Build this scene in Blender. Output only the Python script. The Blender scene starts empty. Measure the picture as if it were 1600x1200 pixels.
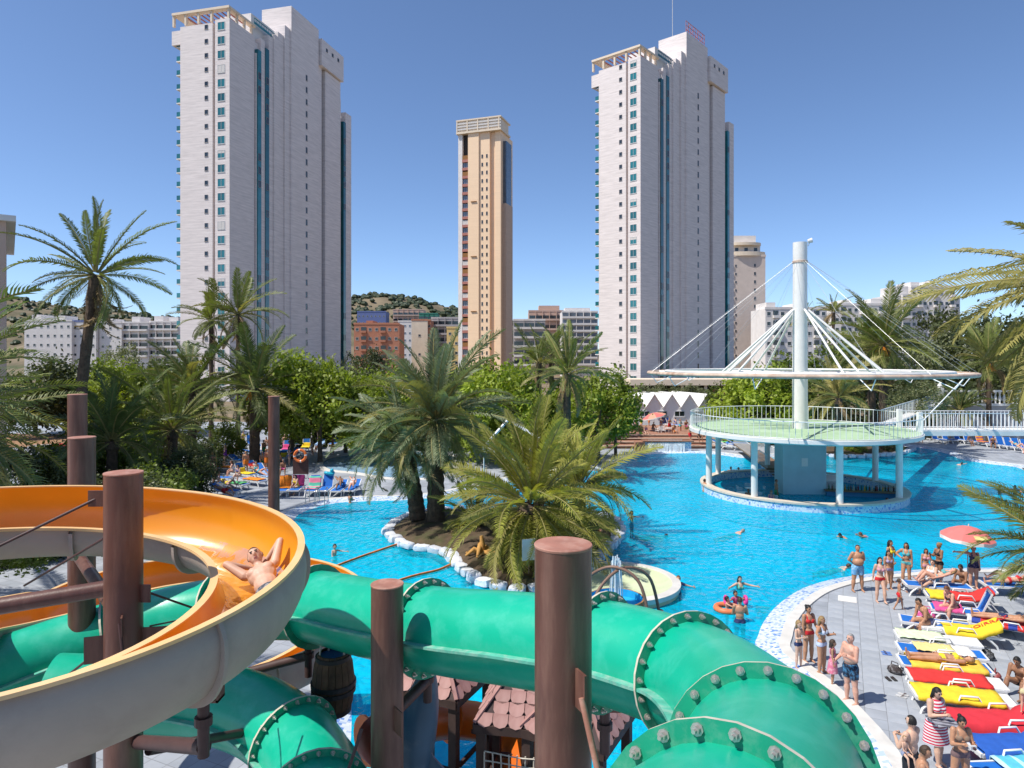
import bpy, bmesh, math, random
import numpy as np
from mathutils import Vector, Matrix, Quaternion
from mathutils.geometry import tessellate_polygon
PI = math.pi
R = random.Random(7)
scene = bpy.context.scene
COL = scene.collection

# ------------------------------------------------------------------ camera, sky, sun, exposure
F, HY, H = 1080.0, 560.0, 9.0            # focal length in photo pixels, horizon row, eye height above the pool deck
cam_d = bpy.data.cameras.new('camera'); cam = bpy.data.objects.new('camera', cam_d); COL.objects.link(cam)
cam.location = (0, 0, H); cam.rotation_euler = (PI/2, 0, 0)
cam_d.sensor_width = 36; cam_d.lens = 36*F/1600; cam_d.shift_y = -(600-HY)/1600
cam_d.clip_start = 0.1; cam_d.clip_end = 6000
scene.camera = cam
SUN_AZ, SUN_EL = math.radians(250), math.radians(57)     # clockwise from +Y
to_sun = Vector((math.sin(SUN_AZ)*math.cos(SUN_EL), math.cos(SUN_AZ)*math.cos(SUN_EL), math.sin(SUN_EL)))
world = bpy.data.worlds.new('World'); scene.world = world; world.use_nodes = True
nt = world.node_tree; nt.nodes.clear()
sky = nt.nodes.new('ShaderNodeTexSky'); sky.sky_type = 'NISHITA'; sky.sun_disc = False
sky.sun_elevation = SUN_EL; sky.sun_rotation = SUN_AZ; sky.altitude = 0; sky.air_density = 0.66; sky.dust_density = 0.4; sky.ozone_density = 5.0
bg = nt.nodes.new('ShaderNodeBackground'); bg.inputs['Strength'].default_value = 0.15
wo = nt.nodes.new('ShaderNodeOutputWorld')
nt.links.new(sky.outputs[0], bg.inputs['Color']); nt.links.new(bg.outputs[0], wo.inputs['Surface'])
sun_d = bpy.data.lights.new('sun', 'SUN'); sun_d.energy = 4.5; sun_d.angle = math.radians(0.53); sun_d.color = (1.0, 0.95, 0.87)
sun = bpy.data.objects.new('sun', sun_d); COL.objects.link(sun)
sun.rotation_euler = (-to_sun).to_track_quat('-Z', 'Y').to_euler(); sun.location = (-20, -10, 60)
vs = scene.view_settings; vs.view_transform = 'Standard'; vs.look = 'None'; vs.exposure = 0.3; vs.gamma = 1; vs.use_curve_mapping = False
scene.cycles.use_denoising = True
scene.cycles.max_bounces = 8; scene.cycles.transparent_max_bounces = 12; scene.cycles.caustics_reflective = False; scene.cycles.caustics_refractive = False

# ------------------------------------------------------------------ pixel helpers (photo pixels give directions; depth comes from ground or size)
def G(px, py, z=0.0):
    Y = F*(H-z)/(py-HY); return Vector(((px-800)*Y/F, Y, z))
def P(px, py, Y):
    return Vector(((px-800)*Y/F, Y, H-(py-HY)*Y/F))
def XP(px, Y): return (px-800)*Y/F
def ZP(py, Y): return H-(py-HY)*Y/F
def V(*a): return Vector(a)
def srgb(r, g, b):
    return tuple(((c/255)/12.92 if c/255 <= .04045 else ((c/255+.055)/1.055)**2.4) for c in (r, g, b))

# ------------------------------------------------------------------ materials
MATS = {}
def nodes_of(m):
    m.use_nodes = True; t = m.node_tree
    return t, t.nodes, t.links, t.nodes['Principled BSDF']
def mat(name, col, rough=.6, var=.12, scale=4.0, bump=0.0, bscale=30.0, metal=0.0, spec=.4, rnd=0.0, stain=None, stain_amt=0.0, stain_scale=1.5, coord='Object', sub=0, stretch=None):
    """principled colour with noise variation, optional stains, per-object random brightness and fine bump"""
    if name in MATS: return MATS[name]
    m = bpy.data.materials.new(name); t, n, l, b = nodes_of(m); MATS[name] = m
    b.inputs['Roughness'].default_value = rough; b.inputs['Metallic'].default_value = metal; b.inputs['Specular IOR Level'].default_value = spec
    tc = n.new('ShaderNodeTexCoord'); nz = n.new('ShaderNodeTexNoise'); nz.inputs['Scale'].default_value = scale; nz.inputs['Detail'].default_value = 6
    l.new(tc.outputs[coord], nz.inputs['Vector'])
    rp = n.new('ShaderNodeMapRange'); rp.inputs[1].default_value = .3; rp.inputs[2].default_value = .7
    rp.inputs[3].default_value = 1-var; rp.inputs[4].default_value = 1+var; l.new(nz.outputs['Fac'], rp.inputs[0])
    fac = rp.outputs[0]
    if rnd:
        oi = n.new('ShaderNodeObjectInfo'); mr = n.new('ShaderNodeMapRange'); mr.inputs[3].default_value = 1-rnd; mr.inputs[4].default_value = 1+rnd
        l.new(oi.outputs['Random'], mr.inputs[0]); mu = n.new('ShaderNodeMath'); mu.operation = 'MULTIPLY'; l.new(fac, mu.inputs[0]); l.new(mr.outputs[0], mu.inputs[1]); fac = mu.outputs[0]
    mx = n.new('ShaderNodeVectorMath'); mx.operation = 'SCALE'; mx.inputs[0].default_value = col; l.new(fac, mx.inputs['Scale'])
    out = mx.outputs[0]
    if stain is not None:
        n2 = n.new('ShaderNodeTexNoise'); n2.inputs['Scale'].default_value = stain_scale; n2.inputs['Detail'].default_value = 8; n2.inputs['Roughness'].default_value = .65
        if stretch:
            mp = n.new('ShaderNodeMapping'); mp.inputs['Scale'].default_value = stretch; l.new(tc.outputs[coord], mp.inputs[0]); l.new(mp.outputs[0], n2.inputs['Vector'])
        else: l.new(tc.outputs[coord], n2.inputs['Vector'])
        r2 = n.new('ShaderNodeMapRange'); r2.inputs[1].default_value = .48; r2.inputs[2].default_value = .72; r2.inputs[4].default_value = stain_amt; l.new(n2.outputs['Fac'], r2.inputs[0])
        mm = n.new('ShaderNodeMix'); mm.data_type = 'RGBA'; l.new(r2.outputs[0], mm.inputs[0]); l.new(out, mm.inputs[6]); mm.inputs[7].default_value = (*stain, 1); out = mm.outputs[2]
    l.new(out, b.inputs['Base Color'])
    if bump:
        n3 = n.new('ShaderNodeTexNoise'); n3.inputs['Scale'].default_value = bscale; n3.inputs['Detail'].default_value = 4; l.new(tc.outputs[coord], n3.inputs['Vector'])
        bp = n.new('ShaderNodeBump'); bp.inputs['Strength'].default_value = bump; bp.inputs['Distance'].default_value = .02; l.new(n3.outputs['Fac'], bp.inputs['Height']); l.new(bp.outputs[0], b.inputs['Normal'])
    if sub: b.inputs['Subsurface Weight'].default_value = sub; b.inputs['Subsurface Radius'].default_value = (.02, .01, .005)
    return m
def leafmat(name, col, var=.25, trans=.25, rnd=.18, rough=.5):
    """foliage: diffuse + a little translucency, varied per object and per position"""
    if name in MATS: return MATS[name]
    m = mat(name, col, rough=rough, var=var, scale=1.3, rnd=rnd, spec=.35); t = m.node_tree; n, l = t.nodes, t.links; b = n['Principled BSDF']
    tr = n.new('ShaderNodeBsdfTranslucent'); src = b.inputs['Base Color'].links[0].from_socket
    sc = n.new('ShaderNodeVectorMath'); sc.operation = 'MULTIPLY'; sc.inputs[1].default_value = (1.5, 1.6, .6); l.new(src, sc.inputs[0]); l.new(sc.outputs[0], tr.inputs['Color'])
    mx = n.new('ShaderNodeMixShader'); mx.inputs[0].default_value = trans
    o = n['Material Output']; l.new(b.outputs[0], mx.inputs[1]); l.new(tr.outputs[0], mx.inputs[2]); l.new(mx.outputs[0], o.inputs['Surface'])
    return m
def glassmat(name, col, rough=.08):
    m = mat(name, col, rough=rough, var=.25, scale=.6, spec=.8, rnd=.35); return m

# ------------------------------------------------------------------ mesh builder and object helpers
KIDS = {}          # parent name -> children, kept here because obj.children scans the whole file
class MB:
    def __init__(s, org=(0, 0, 0)): s.v = []; s.f = []; s.m = []; s.org = Vector(org)
    def add(s, vs, fs, mi=0):
        k = len(s.v); s.v += [tuple(p) for p in vs]; s.f += [tuple(i+k for i in q) for q in fs]; s.m += [mi]*len(fs); return s
    def box(s, c, sz, rz=0.0, mi=0, rot=None):
        M = rot if rot is not None else Matrix.Rotation(rz, 3, 'Z'); c = Vector(c); x, y, z = sz[0]/2, sz[1]/2, sz[2]/2
        vs = [c+M@Vector((a*x, b*y, d*z)) for d in (-1, 1) for a, b in ((-1, -1), (1, -1), (1, 1), (-1, 1))]
        return s.add(vs, [(3, 2, 1, 0), (4, 5, 6, 7), (0, 1, 5, 4), (1, 2, 6, 5), (2, 3, 7, 6), (3, 0, 4, 7)], mi)
    def bar(s, p0, p1, w, h, mi=0, up=(0, 0, 1)):
        p0, p1 = Vector(p0), Vector(p1); d = (p1-p0); L = d.length; d.normalize(); up = Vector(up)
        if abs(d.dot(up)) > .98: up = Vector((0, 1, 0))
        y = up.cross(d).normalized(); z = d.cross(y); M = Matrix((d, y, z)).transposed()
        return s.box((p0+p1)/2, (L, w, h), rot=M, mi=mi)
    def tube(s, pts, r, n=8, caps=True, mi=0, up=(0, 0, 1), closed=False):
        pts = [Vector(p) for p in pts]; m = len(pts); rs = r if isinstance(r, (list, tuple)) else [r]*m; vs = []; fs = []
        pu = None
        for i, p in enumerate(pts):
            if closed: d = pts[(i+1) % m]-pts[i-1]
            else: d = pts[min(i+1, m-1)]-pts[max(i-1, 0)]
            d.normalize()
            if pu is None:
                u = Vector(up); u = u if abs(d.dot(u)) < .95 else Vector((1, 0, 0))
            else: u = pu
            x = u.cross(d).normalized(); y = d.cross(x); pu = y
            for k in range(n):
                a = 2*PI*k/n; vs.append(p+(x*math.cos(a)+y*math.sin(a))*rs[i])
        for i in range(m if closed else m-1):
            for k in range(n):
                a, b = i*n+k, i*n+(k+1) % n; c, e = ((i+1) % m)*n+(k+1) % n, ((i+1) % m)*n+k; fs.append((a, b, c, e))
        if caps and not closed: fs += [tuple(range(n-1, -1, -1)), tuple((m-1)*n+k for k in range(n))]
        return s.add(vs, fs, mi)
    def cyl(s, p0, p1, r0, r1=None, n=12, caps=True, mi=0): return s.tube([p0, p1], [r0, r0 if r1 is None else r1], n, caps, mi)
    def lathe(s, prof, n=16, c=(0, 0, 0), mi=0, sx=1, sy=1, capb=False, capt=False):
        c = Vector(c); vs = [c+Vector((r*math.cos(2*PI*k/n)*sx, r*math.sin(2*PI*k/n)*sy, z)) for r, z in prof for k in range(n)]; fs = []
        for i in range(len(prof)-1):
            for k in range(n): fs.append((i*n+k, i*n+(k+1) % n, (i+1)*n+(k+1) % n, (i+1)*n+k))
        if capb: fs.append(tuple(range(n-1, -1, -1)))
        if capt: fs.append(tuple((len(prof)-1)*n+k for k in range(n)))
        return s.add(vs, fs, mi)
    def sph(s, c, r, n=10, m=6, mi=0, rot=None):
        rx, ry, rz = r if isinstance(r, (tuple, list)) else (r, r, r); c = Vector(c); rot = rot or Matrix.Identity(3); vs = [c+rot@Vector((0, 0, -rz))]; fs = []
        for i in range(1, m):
            t = -PI/2+PI*i/m
            for k in range(n): a = 2*PI*k/n; vs.append(c+rot@Vector((rx*math.cos(t)*math.cos(a), ry*math.cos(t)*math.sin(a), rz*math.sin(t))))
        vs.append(c+rot@Vector((0, 0, rz))); last = len(vs)-1
        for k in range(n): fs.append((0, 1+(k+1) % n, 1+k)); fs.append((last, last-n+k, last-n+(k+1) % n))
        for i in range(m-2):
            for k in range(n): fs.append((1+i*n+k, 1+i*n+(k+1) % n, 1+(i+1)*n+(k+1) % n, 1+(i+1)*n+k))
        return s.add(vs, fs, mi)
    def poly(s, pts, mi=0): return s.add(pts, [tuple(range(len(pts)))], mi)
    def prism(s, pts, z0, z1, mi=0, top=None):
        n = len(pts); vs = [(p[0], p[1], z0) for p in pts]+[(p[0], p[1], z1) for p in pts]
        s.add(vs, [(i, (i+1) % n, n+(i+1) % n, n+i) for i in range(n)]+[tuple(range(n-1, -1, -1))], mi)
        return s.add([(p[0], p[1], z1) for p in pts], [tuple(range(n))], mi if top is None else top)
    def mesh(s, name, mats, smooth=False):
        me = bpy.data.meshes.new(name); o = s.org
        me.from_pydata([(p[0]-o.x, p[1]-o.y, p[2]-o.z) for p in s.v], [], s.f)
        for m in (mats if isinstance(mats, (list, tuple)) else [mats]): me.materials.append(m)
        me.polygons.foreach_set('material_index', s.m)
        if smooth: me.polygons.foreach_set('use_smooth', [True]*len(s.f))
        me.update(); return me
    def build(s, name, mats, parent=None, smooth=False, loc=None, **kw):
        me = s.mesh(name, mats, smooth)
        o = link(name, me, parent, s.org if (parent is None and loc is None) else (loc or (0, 0, 0)))
        for k, v in kw.items(): o[k] = v
        return o
def link(name, me, parent=None, loc=(0, 0, 0), rot=(0, 0, 0), scale=None):
    o = bpy.data.objects.new(name, me); COL.objects.link(o); o.location = loc; o.rotation_euler = rot
    if scale is not None: o.scale = scale if isinstance(scale, (tuple, list, Vector)) else (scale,)*3
    if parent is not None: o.parent = parent; KIDS.setdefault(parent.name, []).append(o)
    return o
def tag(o, label, cat, group=None):
    o['label'] = label; o['category'] = cat; o['kind'] = 'thing'
    if group: o['group'] = group
    return o
def thing(name, label, cat, loc=(0, 0, 0), rz=0.0, group=None, scale=None):
    return tag(link(name, None, None, loc, (0, 0, rz), scale), label, cat, group)
def struct(o): o['kind'] = 'structure'; return o
def copy_tree(o, parent=None):
    c = o.copy(); COL.objects.link(c); c.parent = parent
    if parent is not None: KIDS.setdefault(parent.name, []).append(c)
    for ch in KIDS.get(o.name, ()): copy_tree(ch, c)
    return c
def place(o, loc, rz=0.0, label=None, group=None, scale=None):
    c = copy_tree(o); c.location = loc; c.rotation_euler = (0, 0, rz)
    if scale is not None: c.scale = scale if isinstance(scale, (tuple, list)) else (scale,)*3
    if label: c['label'] = label
    if group: c['group'] = group
    return c
def drop(o):
    for ch in KIDS.pop(o.name, []): drop(ch)
    bpy.data.objects.remove(o)
def catmull(pts, n=6, closed=False):
    pts = [Vector(p) for p in pts]; m = len(pts); out = []
    for i in range(m if closed else m-1):
        p0, p1, p2, p3 = (pts[(i-1) % m], pts[i], pts[(i+1) % m], pts[(i+2) % m]) if closed else (pts[max(i-1, 0)], pts[i], pts[i+1], pts[min(i+2, m-1)])
        for k in range(n):
            t = k/n; out.append(.5*((2*p1)+(p2-p0)*t+(2*p0-5*p1+4*p2-p3)*t*t+(3*p1-p0-3*p2+p3)*t**3))
    if not closed: out.append(pts[-1])
    return out
def smooth_angle(o, deg=35):
    me = o.data; me.polygons.foreach_set('use_smooth', [True]*len(me.polygons)); 
    try: me.set_sharp_from_angle(angle=math.radians(deg))
    except Exception: pass
    return o
def inside(pt, poly):
    x, y = pt[0], pt[1]; c = False; n = len(poly)
    for i in range(n):
        a, b = poly[i], poly[i-1]
        if (a[1] > y) != (b[1] > y) and x < (b[0]-a[0])*(y-a[1])/(b[1]-a[1])+a[0]: c = not c
    return c
# ================================================================== the setting: ground, deck, pool, islands
def loop_off(poly, d):
    """offset a closed 2-D loop outward (positive) by d, using averaged edge normals"""
    n = len(poly); out = []
    for i in range(n):
        a, b, c = Vector(poly[i-1][:2]), Vector(poly[i][:2]), Vector(poly[(i+1) % n][:2]); t = (c-a).normalized(); out.append(b+Vector((t.y, -t.x))*d)
    return out
def ring_strip(mb, l0, z0, l1, z1, mi=0):
    n = len(l0); mb.add([(p[0], p[1], z0) for p in l0]+[(p[0], p[1], z1) for p in l1], [(i, (i+1) % n, n+(i+1) % n, n+i) for i in range(n)], mi)
def sheet_with_holes(mb, outer, holes, z, mi=0):
    loops = [[Vector((p[0], p[1], 0)) for p in l] for l in [outer]+holes]; flat = [p for l in loops for p in l]
    tris = tessellate_polygon(loops); fs = []
    for t in tris:
        a, b, c = (flat[i] for i in t)
        fs.append(t if (b-a).cross(c-a).z > 0 else (t[0], t[2], t[1]))
    mb.add([(p.x, p.y, z) for p in flat], fs, mi)

px_pool = [(437, 812), (450, 800), (485, 787), (525, 780), (580, 777), (640, 775), (700, 768), (770, 752), (850, 737), (935, 730), (962, 717), (1005, 707), (1085, 705), (1130, 708),
           (1175, 713), (1230, 707), (1300, 699), (1380, 694), (1440, 697), (1487, 706), (1515, 716), (1551, 722), (1600, 728), (1680, 745)]
pool_pts = [G(*p).xy for p in px_pool]+[Vector((55, 45)), Vector((44, 34)), Vector((34, 29.5))]
pool_pts += [G(*p).xy for p in [(1640, 892), (1575, 891), (1475, 893), (1395, 899), (1340, 906), (1305, 914), (1275, 926), (1247, 947), (1229, 970), (1221, 992), (1222, 1020)]]
pool_pts += [Vector(p) for p in [(8.6, 18.5), (8.3, 15), (6.5, 12), (3, 10.8), (-1.5, 11), (-4.0, 13), (-4.5, 16.2), (-5.4, 19.6), (-7.2, 23.5), (-10.2, 29), (-12.6, 35)]]
pool_pts.reverse()                       # counter-clockwise
pool = [p.xy for p in catmull([Vector((p[0], p[1], 0)) for p in pool_pts], 4, True)]
area = sum(pool[i-1].x*pool[i].y-pool[i].x*pool[i-1].y for i in range(len(pool)))
if area < 0: pool.reverse()

# --- materials of the setting
def mosaic(name, cols, scale, rough=.25, joint=(.75, .78, .8)):
    m = bpy.data.materials.new(name); MATS[name] = m; t, n, l, b = nodes_of(m); b.inputs['Roughness'].default_value = rough
    tc = n.new('ShaderNodeTexCoord'); vo = n.new('ShaderNodeTexVoronoi'); vo.distance = 'CHEBYCHEV'; vo.inputs['Scale'].default_value = scale; vo.inputs['Randomness'].default_value = .25
    l.new(tc.outputs['Object'], vo.inputs['Vector']); cr = n.new('ShaderNodeValToRGB'); cr.color_ramp.interpolation = 'CONSTANT'
    sp = n.new('ShaderNodeSeparateColor'); l.new(vo.outputs['Color'], sp.inputs[0]); l.new(sp.outputs[0], cr.inputs[0])
    while len(cr.color_ramp.elements) < len(cols): cr.color_ramp.elements.new(.5)
    for i, (pos, c) in enumerate(cols): cr.color_ramp.elements[i].position = pos; cr.color_ramp.elements[i].color = (*c, 1)
    l.new(cr.outputs[0], b.inputs['Base Color']); return m
m_mosaic = mosaic('blue white mosaic', [(0, (.62, .68, .74)), (.45, (.42, .52, .70)), (.7, (.7, .74, .78)), (.88, (.16, .28, .6))], 11)
m_floor = mosaic('pool floor mosaic', [(0, (.03, .60, .80)), (.4, (.07, .68, .86)), (.75, (.01, .5, .74))], 9)
m_coping = mat('white coping', (.62, .60, .56), .7, .12, 3, stain=(.42, .38, .33), stain_amt=.35)
m_tile_lo = (.30, .335, .385)
def deck_mat():
    m = bpy.data.materials.new('grey blue deck tiles'); MATS['deck'] = m; t, n, l, b = nodes_of(m); b.inputs['Roughness'].default_value = .62
    tc = n.new('ShaderNodeTexCoord'); mp = n.new('ShaderNodeMapping'); mp.inputs['Rotation'].default_value = (0, 0, DECK_ROT); l.new(tc.outputs['Object'], mp.inputs['Vector'])
    br = n.new('ShaderNodeTexBrick'); br.offset = 0; br.squash = 1
    for k, v in (('Scale', 1.0), ('Mortar Size', .012), ('Brick Width', .5), ('Row Height', .5), ('Bias', 0.0)): br.inputs[k].default_value = v
    br.inputs['Color1'].default_value = (.31, .335, .37, 1); br.inputs['Color2'].default_value = (.38, .40, .435, 1); br.inputs['Mortar'].default_value = (.235, .245, .26, 1)
    l.new(mp.outputs[0], br.inputs['Vector']); nz = n.new('ShaderNodeTexNoise'); nz.inputs['Scale'].default_value = .9; nz.inputs['Detail'].default_value = 7; l.new(tc.outputs['Object'], nz.inputs['Vector'])
    rg = n.new('ShaderNodeMapRange'); rg.inputs[1].default_value = .35; rg.inputs[2].default_value = .7; rg.inputs[3].default_value = .82; rg.inputs[4].default_value = 1.15; l.new(nz.outputs['Fac'], rg.inputs[0])
    sc = n.new('ShaderNodeVectorMath'); sc.operation = 'SCALE'; l.new(br.outputs['Color'], sc.inputs[0]); l.new(rg.outputs[0], sc.inputs['Scale']); l.new(sc.outputs[0], b.inputs['Base Color']); return m
DECK_ROT = math.radians(25.6)
m_deck = deck_mat()
m_paver = mat('grey blue paver', (.345, .37, .405), .6, .10, 2.2, bump=.15, bscale=60, rnd=.09, stain=(.40, .40, .40), stain_amt=.3)
m_soil = mat('garden soil', (.085, .058, .035), .95, .35, 2.5, bump=.6, bscale=9, stain=(.055, .075, .02), stain_amt=.85, stain_scale=.8)
m_ground = mat('dry ground', (.20, .15, .09), .95, .25, .12, stain=(.07, .10, .035), stain_amt=.8, stain_scale=.05)
m_brickstep = mat('terracotta steps', (.33, .16, .10), .8, .2, 6, stain=(.42, .30, .22), stain_amt=.4)
m_stone = mat('white border stone', (.66, .67, .70), .6, .1, 5, rnd=.12, stain=(.22, .30, .56), stain_amt=.75, stain_scale=8)

# --- ground to the horizon, with the resort platform left open
DX0, DX1, DY0, DY1 = -75.0, 62.0, -12.0, 98.0
mb = MB(); B = 4500
for a in ([(-B, -B), (B, -B), (B, DY0), (-B, DY0)], [(-B, DY1), (B, DY1), (B, B), (-B, B)], [(-B, DY0), (DX0, DY0), (DX0, DY1), (-B, DY1)], [(DX1, DY0), (B, DY0), (B, DY1), (DX1, DY1)]):
    mb.poly([(x, y, -.05) for x, y in a])
struct(mb.build('ground', m_ground))
mb = MB(); sheet_with_holes(mb, [(DX0, DY0), (DX1, DY0), (DX1, DY1), (DX0, DY1)], [loop_off(pool, .0)], 0.0)
deck = struct(mb.build('pool_deck', m_deck))
# coping, mosaic slope, wall, floor
cop = loop_off(pool, .34); ins = loop_off(pool, -.85)
mb = MB(); ring_strip(mb, cop, .0, cop, .05); ring_strip(mb, cop, .05, pool, .05); ring_strip(mb, pool, .05, pool, .02)
mb.f = [tuple(reversed(f)) for f in mb.f]
struct(mb.build('pool_coping', m_coping))
mb = MB(); ring_strip(mb, pool, .045, ins, -.13); ring_strip(mb, ins, -.13, loop_off(pool, -1.0), -.5); mb.f = [tuple(reversed(f)) for f in mb.f]
struct(mb.build('pool_edge_mosaic', m_mosaic))
mb = MB(); sheet_with_holes(mb, [(DX0, DY0), (DX1, DY0), (DX1, DY1), (DX0, DY1)], [], -1.35); struct(mb.build('pool_floor', m_floor))
mb = MB(); ring_strip(mb, loop_off(pool, -1.0), -.5, loop_off(pool, -1.05), -1.36); mb.f = [tuple(reversed(f)) for f in mb.f]; struct(mb.build('pool_wall', m_floor))

# shallow splash area: a raised pale floor
mb = MB(); q = [V(-14, 39, 0), V(-6.5, 40.5, 0), V(-6, 36, 0), V(-1, 28, 0), V(1.5, 24.5, 0), V(9, 22, 0), V(9, 10, 0), V(-6, 10, 0), V(-14, 30, 0)]; q.reverse()
sheet_with_holes(mb, q, [], -.42); 
struct(mb.build('splash_pool_floor', mosaic('pale splash mosaic', [(0, (.30, .74, .86)), (.4, (.45, .82, .90)), (.75, (.18, .62, .82))], 7)))
# --- water: tinted, partly clear, rippled sheet
def water_mat(name, col, clear, tint, gloss=.45, bd=.17):
    m = bpy.data.materials.new(name); t, n, l, b = nodes_of(m); o = n['Material Output']
    tc = n.new('ShaderNodeTexCoord'); mp = n.new('ShaderNodeMapping'); mp.inputs['Scale'].default_value = (1, .8, 1); l.new(tc.outputs['Object'], mp.inputs['Vector'])
    n1 = n.new('ShaderNodeTexNoise'); n1.inputs['Scale'].default_value = 2.1; n1.inputs['Detail'].default_value = 3; n1.inputs['Distortion'].default_value = 1.2; l.new(mp.outputs[0], n1.inputs['Vector'])
    n2 = n.new('ShaderNodeTexVoronoi'); n2.feature = 'SMOOTH_F1'; n2.inputs['Scale'].default_value = 3.4; n2.inputs['Smoothness'].default_value = .6
    ad = n.new('ShaderNodeVectorMath'); ad.operation = 'ADD'; sc = n.new('ShaderNodeVectorMath'); sc.operation = 'SCALE'; sc.inputs['Scale'].default_value = .35; l.new(n1.outputs['Color'], sc.inputs[0]); l.new(mp.outputs[0], ad.inputs[0]); l.new(sc.outputs[0], ad.inputs[1]); l.new(ad.outputs[0], n2.inputs['Vector'])
    mu = n.new('ShaderNodeMath'); mu.operation = 'ADD'; l.new(n1.outputs['Fac'], mu.inputs[0]); l.new(n2.outputs['Distance'], mu.inputs[1])
    n4 = n.new('ShaderNodeTexNoise'); n4.inputs['Scale'].default_value = .16; n4.inputs['Detail'].default_value = 4; l.new(tc.outputs['Object'], n4.inputs['Vector'])
    pr = n.new('ShaderNodeMapRange'); pr.inputs[1].default_value = .35; pr.inputs[2].default_value = .65; pr.inputs[3].default_value = .35; pr.inputs[4].default_value = .85; l.new(n4.outputs['Fac'], pr.inputs[0])
    n5 = n.new('ShaderNodeTexNoise'); n5.inputs['Scale'].default_value = .7; n5.inputs['Detail'].default_value = 2; l.new(mp.outputs[0], n5.inputs['Vector']); m5 = n.new('ShaderNodeMath'); m5.operation = 'MULTIPLY_ADD'; m5.inputs[1].default_value = 1.6; l.new(n5.outputs['Fac'], m5.inputs[0]); l.new(mu.outputs[0], m5.inputs[2])
    bp = n.new('ShaderNodeBump'); bp.inputs['Distance'].default_value = bd; l.new(pr.outputs[0], bp.inputs['Strength']); l.new(m5.outputs[0], bp.inputs['Height'])
    df = n.new('ShaderNodeBsdfDiffuse'); df.inputs['Color'].default_value = (*col, 1); l.new(bp.outputs[0], df.inputs['Normal'])
    tp = n.new('ShaderNodeBsdfTransparent'); tp.inputs['Color'].default_value = (*tint, 1)
    m1 = n.new('ShaderNodeMixShader'); cr_ = n.new('ShaderNodeMapRange'); cr_.inputs[1].default_value = .3; cr_.inputs[2].default_value = .7; cr_.inputs[3].default_value = clear-.16; cr_.inputs[4].default_value = clear+.16; l.new(n4.outputs['Fac'], cr_.inputs[0]); l.new(cr_.outputs[0], m1.inputs[0]); l.new(df.outputs[0], m1.inputs[1]); l.new(tp.outputs[0], m1.inputs[2])
    gl = n.new('ShaderNodeBsdfGlossy'); gl.inputs['Roughness'].default_value = .06; gl.inputs['Color'].default_value = (.95, .98, 1, 1); l.new(bp.outputs[0], gl.inputs['Normal'])
    fr = n.new('ShaderNodeFresnel'); fr.inputs['IOR'].default_value = 1.33; l.new(bp.outputs[0], fr.inputs['Normal'])
    fm = n.new('ShaderNodeMath'); fm.operation = 'MULTIPLY'; fm.inputs[1].default_value = gloss; l.new(fr.outputs[0], fm.inputs[0]); m2 = n.new('ShaderNodeMixShader'); l.new(fm.outputs[0], m2.inputs[0]); l.new(m1.outputs[0], m2.inputs[1]); l.new(gl.outputs[0], m2.inputs[2]); l.new(m2.outputs[0], o.inputs['Surface'])
    MATS[name] = m; return m
m_water = water_mat('pool water', (.002, .50, .74), .5, (.12, .93, 1))
mb = MB(); sheet_with_holes(mb, loop_off(pool, .0), [], -.10); struct(mb.build('water', m_water))
m_shallow = water_mat('shallow water', (.34, .52, .68), .5, (.8, .95, 1))
kp = [G(*p).xy for p in [(505, 724), (520, 716), (560, 711), (640, 707), (700, 712), (705, 735), (680, 746), (640, 748), (600, 746), (560, 739), (515, 734)]]
kp.reverse(); kp = [p.xy for p in catmull([Vector((p.x, p.y, 0)) for p in kp], 3, True)]
if sum(kp[i-1].x*kp[i].y-kp[i].x*kp[i-1].y for i in range(len(kp))) < 0: kp.reverse()
mb = MB(); ring_strip(mb, loop_off(kp, .6), .004, kp, .06); sheet_with_holes(mb, kp, [], .012, 1); o = struct(mb.build('paddling_pool', [m_coping, m_mosaic]))
mb = MB(); sheet_with_holes(mb, kp, [], .035); struct(mb.build('paddling_water', m_shallow))

# --- pavers on the sunny deck: the 300 largest as pieces, the others joined
ca, sa = math.cos(DECK_ROT), math.sin(DECK_ROT)
cells = []
cop2 = loop_off(pool, .5)
for i in range(-20, 120):
    for j in range(-60, 90):
        u, w = (i+.5)*.5, (j+.5)*.5; x, y = ca*u+sa*w, -sa*u+ca*w      # inverse of the texture's rotation
        if y < 13.6 or y > 29: continue
        px, py = 800+F*x/y, HY+F*H/y
        if px < 1190 or px > 1640 or py > 1230: continue
        if any(inside((x+dx, y+dy), cop2) for dx, dy in ((.26, .26), (-.26, .26), (.26, -.26), (-.26, -.26), (0, 0))): continue
        cells.append((y, x, px))
cells.sort()
def paver_mesh():
    b = MB(); q = .2455; z0, z1, k = 0.001, .008, .006
    lo = [(-q, -q, z0), (q, -q, z0), (q, q, z0), (-q, q, z0)]; hi = [(-q+k, -q+k, z1), (q-k, -q+k, z1), (q-k, q-k, z1), (-q+k, q-k, z1)]
    return b.add(lo+hi, [(4, 5, 6, 7)]+[(a, (a+1) % 4, 4+(a+1) % 4, 4+a) for a in range(4)])
pm = paver_mesh().mesh('paver', m_paver)
for y, x, _ in cells[:300]:
    link('paver', pm, deck, (x, y, R.uniform(0, .004)), (0, 0, -DECK_ROT))
mb = MB(); q = paver_mesh(); M2 = Matrix.Rotation(-DECK_ROT, 3, 'Z')
for y, x, _ in cells[300:]:
    z = R.uniform(0, .004); mb.add([M2@Vector(p)+Vector((x, y, z)) for p in q.v], q.f)
if cells[300:]: mb.build('paver_field', m_paver, deck, kind='stuff')

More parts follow.
